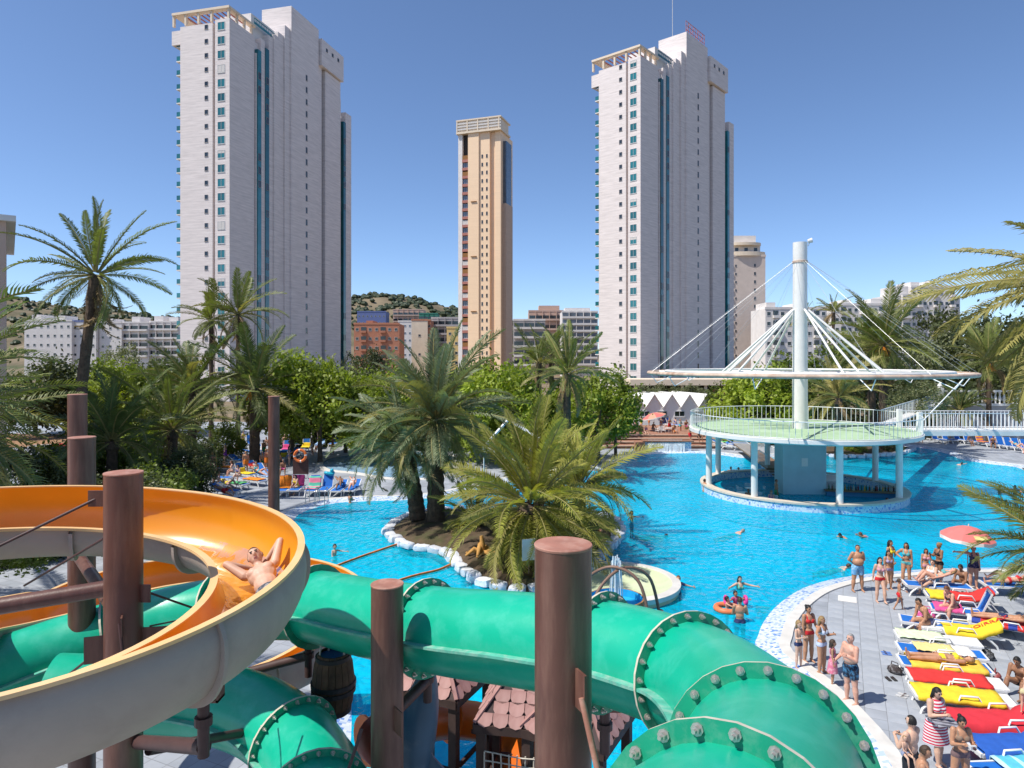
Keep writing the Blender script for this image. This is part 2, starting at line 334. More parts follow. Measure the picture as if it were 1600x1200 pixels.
# --- islands with border stones
def stone_mesh(seed):
    r = random.Random(seed); b = MB(); b.sph((0, 0, 0), (.36, .24, .22), 10, 6)
    sq = lambda t, m: math.copysign((abs(t)/m)**.42*m, t)
    b.v = [(sq(x, .36)*.86*(1+r.uniform(-.09, .09)), sq(y, .24)*(1+r.uniform(-.14, .14)), sq(z, .22)*.8*(1+r.uniform(-.12, .16))) for x, y, z in b.v]
    me = b.mesh('border_stone', m_stone, True); me.set_sharp_from_angle(angle=.7); return me
stones = [stone_mesh(i) for i in range(5)]
def island(px, name='island', mound=.35, soil=None):
    pts = [G(*p).xy for p in px]; loop = [p.xy for p in catmull([Vector((p.x, p.y, 0)) for p in pts], 5, True)]
    if sum(loop[i-1].x*loop[i].y-loop[i].x*loop[i-1].y for i in range(len(loop))) < 0: loop.reverse()
    c = sum(loop, Vector((0, 0)))/len(loop); mb = MB((c.x, c.y, 0)); n = len(loop)
    levels = [(1.0, -1.3), (1.0, .05), (.85, .14+mound*.3), (.6, .14+mound*.8), (.3, .14+mound)]
    vs = [(c.x+(p.x-c.x)*k, c.y+(p.y-c.y)*k, z+(R.uniform(-.04, .06) if k < 1 else 0)) for k, z in levels for p in loop]+[(c.x, c.y, .16+mound)]
    fs = [(a*n+i, a*n+(i+1) % n, (a+1)*n+(i+1) % n, (a+1)*n+i) for a in range(len(levels)-1) for i in range(n)]+[((len(levels)-1)*n+i, (len(levels)-1)*n+(i+1) % n, len(levels)*n) for i in range(n)]
    mb.add(vs, fs); isl = struct(mb.build(name, soil or m_soil, smooth=True))
    L = [0]
    for i in range(n): L.append(L[-1]+(loop[(i+1) % n]-loop[i]).length)
    k = int(L[-1]/.78)
    for q in range(k):
        d = (q+.5)*L[-1]/k; i = max(j for j in range(n) if L[j] <= d); a, b = loop[i], loop[(i+1) % n]; p = a+(b-a)*((d-L[i])/max(1e-6, L[i+1]-L[i])); t = b-a
        link('border_stone', stones[q % 5], isl, (p.x-c.x, p.y-c.y, .03+R.uniform(-.03, .04)), (R.uniform(-.1, .1), R.uniform(-.1, .1), math.atan2(t.y, t.x)+R.uniform(-.12, .12)), (R.uniform(1.0, 1.32), R.uniform(1.0, 1.4), R.uniform(.8, 1.15)))
    return isl, c
palm_isle, pic = island([(607, 828), (622, 845), (638, 854), (669, 857), (700, 866), (722, 888), (747, 907), (791, 920), (840, 921), (900, 905), (935, 872), (969, 830), (948, 808), (880, 800), (780, 797), (690, 797), (641, 806)])
small_isle, sic = island([(1262, 703), (1300, 712), (1350, 713), (1400, 709), (1426, 702), (1390, 697), (1320, 695)])
# ================================================================== foreground water slides
m_flin = mat('orange gelcoat', (.72, .29, .014), .28, .06, 1.2, spec=.6, stain=(.85, .50, .08), stain_amt=.35, stain_scale=.8)
m_flout = mat('beige laminate', (.40, .325, .265), .65, .06, 2.5, bump=.12, bscale=45, stain=(.27, .21, .17), stain_amt=.45, stain_scale=1.4)
m_fllip = mat('pale orange rim', (.80, .50, .22), .45, .08, 2.5, stain=(.72, .56, .40), stain_amt=.4)
m_green = mat('green gelcoat', (.004, .40, .245), .30, .07, 1.0, spec=.55, stain=(.07, .50, .36), stain_amt=.55, stain_scale=3.2, bump=.06, bscale=14)
m_flange = mat('green flange', (.006, .27, .155), .5, .12, 4, stain=(.25, .42, .33), stain_amt=.35, stain_scale=9)
m_flg_side = mat('weathered green flange', (.10, .42, .31), .6, .15, 5, stain=(.45, .50, .44), stain_amt=.65, stain_scale=6)
m_edge = mat('cut laminate edge', (.55, .50, .40), .7, .15, 9)
m_steel = mat('stainless bolt', (.55, .50, .45), .35, .1, 9, metal=.7)
m_rust = mat('rust brown paint', (.115, .048, .034), .42, .16, 2.6, spec=.5, bump=.08, bscale=40, stain=(.27, .145, .10), stain_amt=.6, stain_scale=5.0, stretch=(1, 1, .14))
m_rusttop = mat('faded rust cap', (.36, .16, .11), .6, .2, 5, stain=(.55, .36, .28), stain_amt=.6, stain_scale=6)
m_dsteel = mat('dark steel', (.07, .035, .032), .5, .2, 5)

def frames(path):
    out = []; m = len(path)
    for i, p in enumerate(path):
        d = path[min(i+1, m-1)]-path[max(i-1, 0)]; d.normalize(); h = Vector((d.x, d.y, 0)).normalized(); left = Vector((-h.y, h.x, 0)); out.append((p, d, left))
    return out
def sec_curve(pts, n=5): return [(p.x, p.y) for p in catmull([Vector((a, b, 0)) for a, b in pts], n)]

# ---- open orange flume: one sweep, cut in bolted sections
C1, R1, Z1, DROP = V(-4.975, 7.375, 0), 2.135, 7.10, 1.37
C2, R2, Z2 = V(-6.35, 14.6, 0), 2.75, 3.95
path = [V(C1.x+R1*math.sin(t), C1.y+R1*math.cos(t), Z1-DROP*t/(2*PI)) for t in np.linspace(-2.3, 4.5, 92)]
n1 = len(path)
mid = catmull([path[-2], path[-1], V(-7.6, 8.6, 5.75), V(-8.7, 11.3, 4.95), V(C2.x-R2*math.cos(.35), C2.y-R2*math.sin(.35), Z2+.45)], 8)[9:]
path += mid
path += [V(C2.x+R2*math.sin(t), C2.y+R2*math.cos(t), Z2-.9*(t)/(2*PI)) for t in np.linspace(-1.75, 3.9, 72)]
inner_s = sec_curve([(.435, 0), (.50, -.2), (.47, -.46), (.30, -.70), (.0, -.80), (-.27, -.74), (-.41, -.58), (-.44, -.38)])
outer_s = sec_curve([(.455, -.01), (.53, -.2), (.50, -.47), (.32, -.73), (.0, -.832), (-.29, -.77), (-.44, -.59), (-.47, -.39)])
lip_o = [(.435, 0), (.435, .014), (.515, .014), (.515, -.02), (.455, -.02)]
lip_i = [(-.44, -.38), (-.44, -.366), (-.525, -.366), (-.525, -.40), (-.47, -.40)]
fr = frames(path)
def sweep(mb, sec, frs, mi, flip=False, close_ends=False):
    n = len(sec); vs = []; fs = []
    for p, d, left in frs:
        for o, z in sec: vs.append(p+left*o+Vector((0, 0, z)))
    for i in range(len(frs)-1):
        for k in range(n-1):
            q = (i*n+k, i*n+k+1, (i+1)*n+k+1, (i+1)*n+k); fs.append(tuple(reversed(q)) if flip else q)
    mb.add(vs, fs, mi)
flume = thing('open_water_slide', 'orange open spiral water slide with beige underside and pale rim', 'water slide', (C1.x, C1.y, 0))
step = 11; a = 0
def flume_piece(i0, i1, first):
    s = MB(flume.location); f2 = fr[i0:i1+1]
    sweep(s, inner_s, f2, 0, True); sweep(s, outer_s, f2, 1); sweep(s, lip_o, f2, 2); sweep(s, lip_i, f2, 2, True)
    o = s.build('flume_section', [m_flin, m_flout, m_fllip], flume, True); smooth_angle(o, 50)
    g = MB(flume.location)                                  # bolted seam flange round the outside
    p, d, left = fr[i0]; ring = [(x*1.0+math.copysign(.05, x)*min(1, abs(x)*4), z-.05*(1 if z < -.3 else .3)) for x, z in outer_s]
    for sgn in (-.012, .03):
        pass
    vs = []; 
    for w in (-.022, .022):
        for (x, z), (x2, z2) in zip(outer_s, ring): vs += [p+d*w+left*x+Vector((0, 0, z)), p+d*w+left*x2+Vector((0, 0, z2))]
    n = len(outer_s); fs = []
    for k in range(n-1):
        A = lambda w, j, e: w*2*n+j*2+e
        fs += [(A(0, k, 0), A(0, k, 1), A(0, k+1, 1), A(0, k+1, 0)), (A(1, k, 0), A(1, k+1, 0), A(1, k+1, 1), A(1, k, 1)), (A(0, k, 1), A(1, k, 1), A(1, k+1, 1), A(0, k+1, 1))]
    g.add(vs, fs); g.build('seam_flange', m_flout, o)
i = 3
while i+1 < len(fr):
    j = min(i+step, len(fr)-1); flume_piece(i, j, i == 3); i = j
# thin film of running water on the flume floor
m_film = water_mat('slide water film', (.80, .48, .12), .90, (.98, .97, .93), .35, .03)
mb = MB(flume.location); fl_s = [(x, z+.012) for x, z in inner_s[13:29]]; sweep(mb, fl_s, fr[34:60], 0, True); mb.build('water_film', m_film, flume, True)

# ---- closed green tube slides
bolt_b = MB(); bolt_b.cyl((0, 0, 0), (0, 0, .012), .030, n=8); bolt_b.cyl((0, 0, .012), (0, 0, .038), .019, n=6); bolt_b.cyl((0, 0, .038), (0, 0, .062), .010, n=6)
bolt_me = bolt_b.mesh('bolt', m_steel)
def tube_slide(name, label, ctrl, rad, cuts, nb=22, bolts_at=()):
    """ctrl: centre-line points; cuts: path fractions where two bolted end flanges meet"""
    path = catmull(ctrl, 14); frs = frames(path); root = thing(name, label, 'water slide', (path[0].x, path[0].y, 0)); N = 28
    def ring(p, d, left, r): u = d.cross(left).normalized(); u = -u if u.z < 0 else u; return [p+left*math.cos(2*PI*k/N)*r+u*math.sin(2*PI*k/N)*r for k in range(N)]
    idx = [0]+[int(c*(len(path)-1)) for c in cuts]+[len(path)-1]
    for s in range(len(idx)-1):
        a, b = idx[s], idx[s+1]; mb = MB(root.location); vs = []; fs = []
        for p, d, left in frs[a:b+1]: vs += ring(p, d, left, rad)
        for i in range(b-a):
            for k in range(N): fs.append((i*N+k, (i+1)*N+k, (i+1)*N+(k+1) % N, i*N+(k+1) % N))
        mb.add(vs, fs); sec = mb.build('tube_section', m_green, root, True)
        for sg in (1, -1):                                   # side flange where the upper and lower shells meet
            mb = MB(root.location); vs = []; fs = []
            for p, d, left in frs[a:b+1]:
                for rr, z in ((rad-.01, .016), (rad+.085, .016), (rad+.085, -.016), (rad-.01, -.016)): vs.append(p+left*sg*rr+Vector((0, 0, z)))
            for i in range(b-a):
                for k in range(3): q = (i*4+k, i*4+k+1, (i+1)*4+k+1, (i+1)*4+k); fs.append(q if sg > 0 else tuple(reversed(q)))
            mb.add(vs, fs); mb.build('side_flange', m_flg_side, sec)
    for ci, c in enumerate(idx[1:-1]):
        p, d, left = frs[c]; mb = MB(root.location); w = .016
        A = ring(p-d*w, d, left, rad-.005); Bq = ring(p-d*w, d, left, rad+.10); C = ring(p+d*w, d, left, rad+.10); D = ring(p+d*w, d, left, rad-.005)
        fs = []
        for k in range(N):
            k2 = (k+1) % N; fs += [(k, k2, N+k2, N+k), (2*N+k, 2*N+k2, 3*N+k2, 3*N+k)]
        mb.add(A+Bq+C+D, fs, 0); mb.add(Bq+C, [(k, (k+1) % N, N+(k+1) % N, N+k) for k in range(N)], 1)
        fl = mb.build('end_flange', [m_flange, m_edge], root)
        if ci in bolts_at:
            u = d.cross(left).normalized(); u = -u if u.z < 0 else u
            for sgn in (-1, 1):
                q = (d*sgn).to_track_quat('Z', 'Y').to_euler()
                for k in range(nb):
                    an = 2*PI*(k+.5)/nb; pos = p+d*sgn*w+(left*math.cos(an)+u*math.sin(an))*(rad+.052)
                    link('bolt', bolt_me, fl, pos-root.location, q)
    return root
tubeA = tube_slide('tube_water_slide', 'big green closed tube slide curving past the tall rust pillars', [
    V(-.9, 1.5, 7.1), V(.2, 2.15, 6.95), V(.98, 3.05, 6.72), V(1.58, 4.25, 6.42), V(1.88, 5.6, 6.08), V(1.78, 6.85, 5.82), V(1.1, 7.7, 5.72), V(.2, 8.4, 5.58), V(-.9, 9.2, 5.38),
    V(-2.1, 10.2, 5.18), V(-3.3, 11.2, 5.0), V(-4.5, 11.8, 4.75), V(-5.8, 12.0, 4.5), V(-7.0, 11.7, 4.25), V(-8.0, 11.0, 4.05), V(-9.2, 9.6, 3.85)], .55,
    [.130, .205, .335, .405, .548, .66, .765, .86], bolts_at=(0, 1, 2, 3, 4))
tubeB = tube_slide('tube_water_slide', 'lower green tube slide bending under the orange spiral', [
    V(-6.8, 10.2, 4.05), V(-5.2, 10.5, 3.85), V(-4.1, 10.35, 3.75), V(-3.25, 9.85, 3.65), V(-2.6, 9.05, 3.55), V(-2.25, 7.9, 3.45), V(-2.2, 6.2, 3.3)], .56, [.12, .55, .74], bolts_at=(1, 2))

# ---- rust pillars with caps and gusset plates
def pillar(px, topy, Y, label, r=.2, gus=()):
    x, z = XP(px, Y), ZP(topy, Y); root = thing('steel_pillar', label, 'pillar', (x, Y, 0), group='rust brown slide pillars')
    mb = MB(); mb.tube([(0, 0, 0), (0, 0, .03), (0, 0, z-.012)], [r*1.0, r, r], 32, False); smooth_angle(mb.build('shaft', m_rust, root), 60)
    mb = MB(); mb.lathe([(r+.003, z-.016), (r+.005, z-.002), (r+.001, z+.003), (0.001, z+.004)], 40); smooth_angle(mb.build('cap_plate', m_rusttop, root), 25)
    mb = MB(); mb.lathe([(r+.14, 0), (r+.14, .03), (r, .03)], 20); mb.build('base_plate', m_rust, root)
    for az, zz, L, hh in gus:
        d = Vector((math.sin(az), math.cos(az), 0)); mb = MB(); mb.box(d*(r+L/2-.01)+Vector((0, 0, zz)), (.018, L, hh), rz=-az); mb.build('gusset_plate', m_rust, root)
    return root
pA = pillar(880, 850, 4.85, 'thickest rust brown pillar with a pale faded cap, in front of the green tube', gus=[(2.75, 6.78, .14, .26)])
pB = pillar(193, 738, 7.8, 'rust brown pillar standing inside the orange spiral', gus=[(-1.6, 7.42, .2, .18), (-1.9, 5.75, .2, .3), (1.6, 6.35, .12, .2), (1.4, 5.85, .28, .2), (2.7, 6.05, .12, .24)])
pC = pillar(605, 912, 8.6, 'rust brown pillar just in front of the green tube beside the barrel', gus=[(2.5, 4.6, .2, .3)])
pD = pillar(428, 619, 25, 'slender rust brown pillar rising beside the sun loungers')
pE = pillar(128, 683, 11.4, 'dark rust brown pillar right behind the orange spiral')
pF = pillar(121, 616, 16, 'rust brown pillar half hidden behind another pillar by the palm fronds')
# ---- steel beams and tension rods: each a thing of its own
def rod(name, label, p0, p1, r, m=None, cat='rod', n=10):
    p0, p1 = Vector(p0), Vector(p1); mb = MB(p0); mb.cyl(p0, p1, r, n=n); o = mb.build(name, m or m_rust, None, True); smooth_angle(o, 50); return tag(o, label, cat)
b193 = V(XP(193, 7.8), 7.8, 0)
rod('steel_beam', 'thick rust brown horizontal beam running to the pillar in the spiral', b193+V(-.1, 0, 6.42), P(-60, 957, 7.3), .09, cat='beam')
rod('steel_beam', 'rust brown beam between the pillar in the spiral and the one behind it', b193+V(-.1, .1, 6.05), V(XP(128, 11.4), 11.4, 6.2)-V(0, .2, .3), .085, cat='beam')
rod('tension_rod', 'thin rod from the spiral pillar top down across the orange wall', b193+V(-.3, 0, 7.42), P(-40, 872, 7.4), .016, m_dsteel)
rod('tension_rod', 'thin rod from the middle of the spiral pillar down behind the beam', b193+V(-.2, 0, 6.98), P(38, 915, 9.0), .014, m_dsteel)
rod('tension_rod', 'thin rod from the spiral pillar to the inner slide rim', b193+V(.22, 0, 6.38), P(325, 958, 8.6), .013, m_dsteel)
rod('tension_rod', 'thin pale rod leaving the spiral pillar low beside a gusset', b193+V(.3, 0, 5.98), P(300, 965, 8.9), .010, m_dsteel)
rod('tension_rod', 'thin rod dropping from the spiral pillar over the green tube', b193+V(-.25, -.05, 5.72), P(105, 1056, 8.1), .014, m_dsteel)
rod('tension_rod', 'rod braced against the front of the spiral pillar', b193+V(.09, -.24, 6.1), b193+V(.28, -.4, 5.3), .018, m_dsteel)
pAv = V(XP(880, 4.85), 4.85, 0)
rod('tension_rod', 'slanting rust brown rod bolted to the thickest pillar', pAv+V(.10, -.29, 6.76), pAv+V(.36, -.62, 5.6), .021, m_rusttop)
rod('tension_rod', 'slanting rod bolted low on the pillar beside the barrel', V(XP(605, 8.6)-.25, 8.3, 4.55), V(XP(605, 8.6)-.55, 7.9, 3.6), .02, m_dsteel)
# saddles and arms that carry the slides
def bracket(label, top, drop, r=.05, arm=None):
    root = thing('slide_bracket', label, 'bracket', Vector(top), group='steel brackets under the slides')
    mb = MB(); mb.cyl((0, 0, -drop), (0, 0, 0), r, n=12); smooth_angle(mb.build('stem', m_dsteel, root), 50)
    mb = MB(); mb.box((0, 0, .01), (.34, .16, .025)); mb.box((-.16, 0, .05), (.02, .16, .10)); mb.box((.16, 0, .05), (.02, .16, .10)); mb.build('saddle_plate', m_rust, root)
    mb = MB(); mb.cyl((0, 0, -drop*.45), (0, 0, -drop*.3), r*1.5, n=12); mb.build('collar', m_dsteel, root)
    if arm is not None:
        mb = MB(); mb.cyl((0, 0, -drop*.4), Vector(arm)-Vector(top), r*1.2, n=12); smooth_angle(mb.build('arm', m_dsteel, root), 50)
    return root
bracket('rust brown bracket carrying the green tube above the barrel', P(482, 1003, 11.0), .55, .06, arm=P(380, 1052, 11.2))
bracket('rust brown bracket under the green tube over the dolphin', P(668, 1040, 9.6), .5, .06, arm=V(XP(605, 8.6), 8.6, 4.5))
bracket('rust brown bracket under the green tube beside the thickest pillar', P(945, 1108, 7.9), .5, .06)
bracket('bracket hugging the beige underside of the orange spiral', P(318, 1092, 6.6), .55, .055)
rod('steel_beam', 'dark horizontal beam low under the orange spiral', P(232, 1172, 8.0), P(380, 1145, 9.6), .06, m_dsteel, cat='beam')
rod('steel_beam', 'dark steel arm from the spiral pillar to the bracket under the slide', V(-4.2, 7.75, 4.7), V(-2.95, 6.62, 5.28), .075, m_dsteel, cat='beam')
# ================================================================== hill and buildings
m_hill = mat('scrub hillside', (.185, .145, .09), .95, .3, .03, stain=(.05, .065, .025), stain_amt=.9, stain_scale=.035)
m_scrub = leafmat('scrub bush', (.045, .062, .026), .3, .1, 0)
def ridge(px):
    t = [(-400, 450), (0, 463), (60, 468), (100, 478), (200, 491), (280, 497), (400, 488), (500, 474), (555, 466), (590, 461), (640, 470), (720, 482), (800, 508), (900, 545), (1000, 575)]
    for (a, ya), (b, yb) in zip(t, t[1:]):
        if a <= px <= b: return ya+(yb-ya)*(px-a)/(b-a)
    return t[0][1] if px < t[0][0] else t[-1][1]
def hz(x, y):
    r = ZP(ridge(800+F*x/1000), 1000); k = max(0, 1-abs((y-1000)/330)**1.6); n = 3*math.sin(x*.031+y*.013)+2.2*math.sin(x*.083-y*.05)+1.3*math.sin(x*.19+y*.11)
    return r*k+n*min(1, k*3)-2
mb = MB((-300, 1000, 0)); nx, ny = 120, 40
pts = [(-1250+1500*i/nx, 670+660*j/ny) for j in range(ny+1) for i in range(nx+1)]
mb.add([(x, y, hz(x, y)) for x, y in pts], [(j*(nx+1)+i, j*(nx+1)+i+1, (j+1)*(nx+1)+i+1, (j+1)*(nx+1)+i) for j in range(ny) for i in range(nx)])
struct(mb.build('hill', m_hill, smooth=True))
mb = MB((-300, 1000, 0)); ico = MB().sph((0, 0, 0), 1, 6, 4)
for q in range(2600):
    x, y = R.uniform(-1000, 250), R.uniform(760, 1010); z = hz(x, y)
    if z < 8: continue
    s = R.uniform(2.2, 5.5); mb.add([(x+v[0]*s*R.uniform(.7, 1.2), y+v[1]*s, z+v[2]*s*.75*R.uniform(.7, 1.2)+s*.3) for v in ico.v], ico.f)
o = mb.build('hillside_shrubs', m_scrub, None); o['kind'] = 'stuff'; o['label'] = 'dark green scrub bushes dotting the dry hillside'

def streaky(name, col, var=.1, sc=(.25, .25, 3.0), rough=.7, course=.62):
    """stone cladding in thin courses: stretched noise plus faint course lines"""
    m = bpy.data.materials.new(name); MATS[name] = m; t, n, l, b = nodes_of(m); b.inputs['Roughness'].default_value = rough
    tc = n.new('ShaderNodeTexCoord'); mp = n.new('ShaderNodeMapping'); mp.inputs['Scale'].default_value = sc; l.new(tc.outputs['Object'], mp.inputs[0])
    nz = n.new('ShaderNodeTexNoise'); nz.inputs['Scale'].default_value = 1.0; nz.inputs['Detail'].default_value = 8; nz.inputs['Roughness'].default_value = .65; l.new(mp.outputs[0], nz.inputs['Vector'])
    r = n.new('ShaderNodeMapRange'); r.inputs[1].default_value = .28; r.inputs[2].default_value = .72; r.inputs[3].default_value = 1-var*1.6; r.inputs[4].default_value = 1+var; l.new(nz.outputs['Fac'], r.inputs[0])
    sp = n.new('ShaderNodeSeparateXYZ'); l.new(tc.outputs['Object'], sp.inputs[0]); md = n.new('ShaderNodeMath'); md.operation = 'PINGPONG'; md.inputs[1].default_value = course; l.new(sp.outputs[2], md.inputs[0])
    r2 = n.new('ShaderNodeMapRange'); r2.inputs[1].default_value = 0; r2.inputs[2].default_value = .06; r2.inputs[3].default_value = .9; r2.inputs[4].default_value = 1; l.new(md.outputs[0], r2.inputs[0])
    mu = n.new('ShaderNodeMath'); mu.operation = 'MULTIPLY'; l.new(r.outputs[0], mu.inputs[0]); l.new(r2.outputs[0], mu.inputs[1])
    s = n.new('ShaderNodeVectorMath'); s.operation = 'SCALE'; s.inputs[0].default_value = col; l.new(mu.outputs[0], s.inputs['Scale']); l.new(s.outputs[0], b.inputs['Base Color']); return m
m_trav = streaky('travertine cladding', (.76, .685, .655), .13)
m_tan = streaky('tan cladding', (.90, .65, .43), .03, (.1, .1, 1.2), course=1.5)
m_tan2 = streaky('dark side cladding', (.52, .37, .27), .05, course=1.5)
m_teal = glassmat('teal glass', (.012, .14, .16)); m_dark = glassmat('dark glass', (.02, .028, .035)); m_blueg = glassmat('grey blue glass', (.10, .14, .19), .15)
m_white = mat('white render', (.74, .70, .67), .8, .06, .5, stain=(.6, .54, .5), stain_amt=.3, stain_scale=.2)
m_cream = mat('cream render', (.74, .62, .48), .8, .06, .5); m_pinkr = mat('pink beige render', (.56, .39, .31), .8, .05, .4); m_brick = mat('orange brick facade', (.46, .20, .125), .85, .1, 1.5)
m_greyr = mat('grey render', (.46, .43, .42), .8, .08, .5); m_frame = mat('white window frame', (.62, .62, .62), .6, .05); m_shut = mat('white roller shutter', (.60, .57, .54), .7, .05, 8)
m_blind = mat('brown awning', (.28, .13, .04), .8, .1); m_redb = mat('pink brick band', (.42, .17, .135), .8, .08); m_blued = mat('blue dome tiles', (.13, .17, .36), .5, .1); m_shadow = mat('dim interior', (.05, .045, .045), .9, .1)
m_wframe = mat('grey window frame', (.30, .29, .28), .6, .05)
def win_mesh(w, h, glass, key, split=1, fr=.07, shutter=0.0):
    t = .07; fr = .035 if w < 1 else fr; mb = MB()
    mb.poly([(-w/2, -.02, 0), (w/2, -.02, 0), (w/2, -.02, h), (-w/2, -.02, h)], 0)
    for c, s in (((0, -t/2, fr/2), (w, t, fr)), ((0, -t/2, h-fr/2), (w, t, fr)), ((-w/2+fr/2, -t/2, h/2), (fr, t, h-2*fr)), ((w/2-fr/2, -t/2, h/2), (fr, t, h-2*fr))): mb.box(c, s, mi=1)
    for k in range(1, split): mb.box((-w/2+w*k/split, -t/2, h/2), (fr*.8, t*.8, h-2*fr), mi=1)
    mb.box((0, -.05, -.03), (w+.1, .10, .06), mi=1)
    if shutter: mb.box((0, -.032, h-shutter*h/2-fr), (w-2*fr, .02, shutter*h), mi=2)
    return mb.mesh('window', [glass, m_wframe if w < 1 else m_frame, m_shut])
WM = {}
def win(root, x, y, z, w, h, glass=None, face='front', split=1, name='window', shutter=0.0):
    glass = glass or m_dark; key = (w, h, glass.name, split, shutter)
    if key not in WM: WM[key] = win_mesh(w, h, glass, key, split, shutter=shutter)
    return link(name, WM[key], root, (x, y, z), (0, 0, {'front': 0, 'right': PI/2, 'left': -PI/2}[face]))
def block(root, name, boxes, m, top=None):
    mb = MB()
    for x0, x1, y0, y1, z0, z1 in boxes: mb.box(((x0+x1)/2, (y0+y1)/2, (z0+z1)/2), (x1-x0, y1-y0, z1-z0))
    return mb.build(name, m, root)
def bld(name, label, cat, corner, a):
    return thing(name, label, cat, (corner[0], corner[1], 0), math.atan2(a[1], a[0]))

# ---- the twin stone towers
def twin_tower(label, left_end, a, W, hs, roofframe):
    t = bld('residential_tower', label, 'tower', left_end, a); t['group'] = 'twin stone towers'; Hf = 79.5
    block(t, 'wall', [(0, W*.66, 0, 14, 0, Hf)], m_trav); block(t, 'wall', [(W*.66+.002, W*.71, .9, 14, 0, Hf-.4)], m_trav); block(t, 'wall', [(W*.71+.004, W, .0, 8.4, 0, Hf+.5)], m_trav)
    block(t, 'wall', [(2, W-.5, 8.4, 14.2, 0, Hf-.2)], m_trav)
    for y0, y1, x1, h in ((8.9, 9.25, .1, Hf-3), (10.6, 12.1, .18, Hf+1), (13.5, 15.2, .2, Hf+3), (15.2, 17.2, .55, Hf+4), (17.2, 19.4, .2, Hf+5.5), (19.4, 21.5, .6, Hf+8)): block(t, 'wall_pier', [(W-2, W+x1, y0+.003, y1, 0, h)], m_trav)
    block(t, 'wall', [(1.5, W-.6, 14.2, 52, 0, Hf-6)], m_trav)
    block(t, 'lift_core', [(W-7, W+1.0, 21.5, 34, 0, 93)], m_trav); block(t, 'wall', [(W-6, W+.45, 34.003, 36.4, 0, 87)], m_trav); block(t, 'wall', [(W-6, W+.9, 37.5, 45.5, 0, 84)], m_trav)
    block(t, 'parapet_block', [(W-5, W+1.6, 34.5, 46, 84.2, 91)], m_trav); block(t, 'wall', [(W-6, W+.2, 45.503, 47, 0, 80)], m_trav); block(t, 'wall', [(W-7, W+.75, 48.6, 52, 0, 77)], m_trav)
    for y0, y1, x1, h in ((9.3, 10.6, .32, Hf-2), (12.1, 13.5, .36, Hf-.5), (45.6, 46.5, .32, 78), (47.2, 48.5, .95, 74)):
        gs = block(t, 'glass_strip', [(W-2, W+x1, y0+.004, y1-.004, 3, h)], m_teal)
        n = int((h-6)/3)
        for k in range(n):
            if R.random() < .42: win(gs, W+x1, (y0+y1)/2, 5+k*3, min(.9, (y1-y0)*.7), 1.5, m_dark, 'right', name='window')
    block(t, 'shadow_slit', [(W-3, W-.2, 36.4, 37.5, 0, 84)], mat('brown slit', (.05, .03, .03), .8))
    for k in range(26):
        z = 3.2+k*2.98
        win(t, W*.535, 0, z+.6, .8, .9); win(t, W*.835, 0, z, 1.75, 1.7, m_teal, split=2, shutter=R.choice((0, 0, 0, .35, .9, 0)))
        win(t, W+1.0, 28.2, z, .7, 1.45, face='right')
    for k in range(25 if hs else 22):                        # glass balconies stacked on the far side
        z = 4+k*2.98; b = MB(); b.box((-.75, 2.2, z), (1.5, 3.2, .22)); bb = b.build('balcony', m_white, t); b = MB(); b.box((-1.42, 2.2, z+.62), (.05, 3.1, 1.0)); b.box((-.75, .66, z+.62), (1.4, .05, 1.0)); b.build('balcony_glass', m_teal, bb)
    block(t, 'roof_terrace', [(-2.3, -.003, .2, 6, Hf-3.6, Hf-.6)], m_trav)
    # pergola on the roof
    pg = block(t, 'pergola_roof', [(-2, W, -.2, 1.2, Hf+2.6, Hf+3.1), (-2, 0, 1.2, 9, Hf+2.6, Hf+3.1), (W-1.3, W+.02, 1.2, 9, Hf+2.6, Hf+3.1)], m_cream)
    for x in (-1.8, 1.2, 4.4, 7.6, W-.4): block(pg, 'post', [(x-.22, x+.22, .05, .55, Hf+.3, Hf+2.6)], m_cream)
    for y in (3, 5.5, 8): block(pg, 'post', [(W-.7, W-.2, y-.2, y+.2, Hf+.3, Hf+2.6)], m_cream)
    for k in range(9): block(pg, 'rafter', [(.2+k*1.25, .4+k*1.25, 1.2, 7, Hf+2.65, Hf+2.9)], m_redb)
    mb = MB()
    for y in np.arange(8.6, 16.4, .9): mb.cyl((W-.1, y, Hf+3.4), (W-.1, y, Hf+4.6), .05, n=4)
    mb.bar((W-.1, 8.6, Hf+4.6), (W-.1, 16.3, Hf+4.6), .14, .14); mb.bar((W-.1, 8.6, Hf+3.6), (W-.1, 16.3, Hf+3.6), .1, .5); mb.build('roof_railing', m_teal, t)
    block(t, 'roof_house', [(3, W-1.2, 9, 20, Hf-.3, Hf+6)], m_white)
    for k in range(3): win(t, W+1.6, 37+k*3, 88.5, .9, .9, face='right')
    if roofframe:
        mb = MB()
        for y in np.arange(22, 33, 1.35): mb.cyl((W+.6, y, 93), (W+.6, y, 96.2), .07, n=4)
        for z in (93.9, 95.0, 96.1): mb.bar((W+.6, 22, z), (W+.6, 32.9, z), .09, .12)
        for y in np.arange(22, 31.5, 2.7): mb.bar((W+.6, y, 93.2), (W+.6, y+2.0, 96), .08, .08)
        mb.build('antenna_frame', mat('red white lattice', (.5, .16, .13), .6, .3), t)
        mb = MB(); mb.cyl((W-3, 21.6, 93), (W-3, 21.6, 104), .07, n=5); mb.build('aerial', m_frame, t)
    return t
twin_tower('pale stone tower with teal glass strips, its roof topped by the taller plain core', (-70.6, 147.1), (.97, -.25), 12.1, True, False)
twin_tower('pale stone tower with teal glass strips and a red lattice frame on its roof', (21.3, 169.5), (.76, -.65), 11.6, True, True)

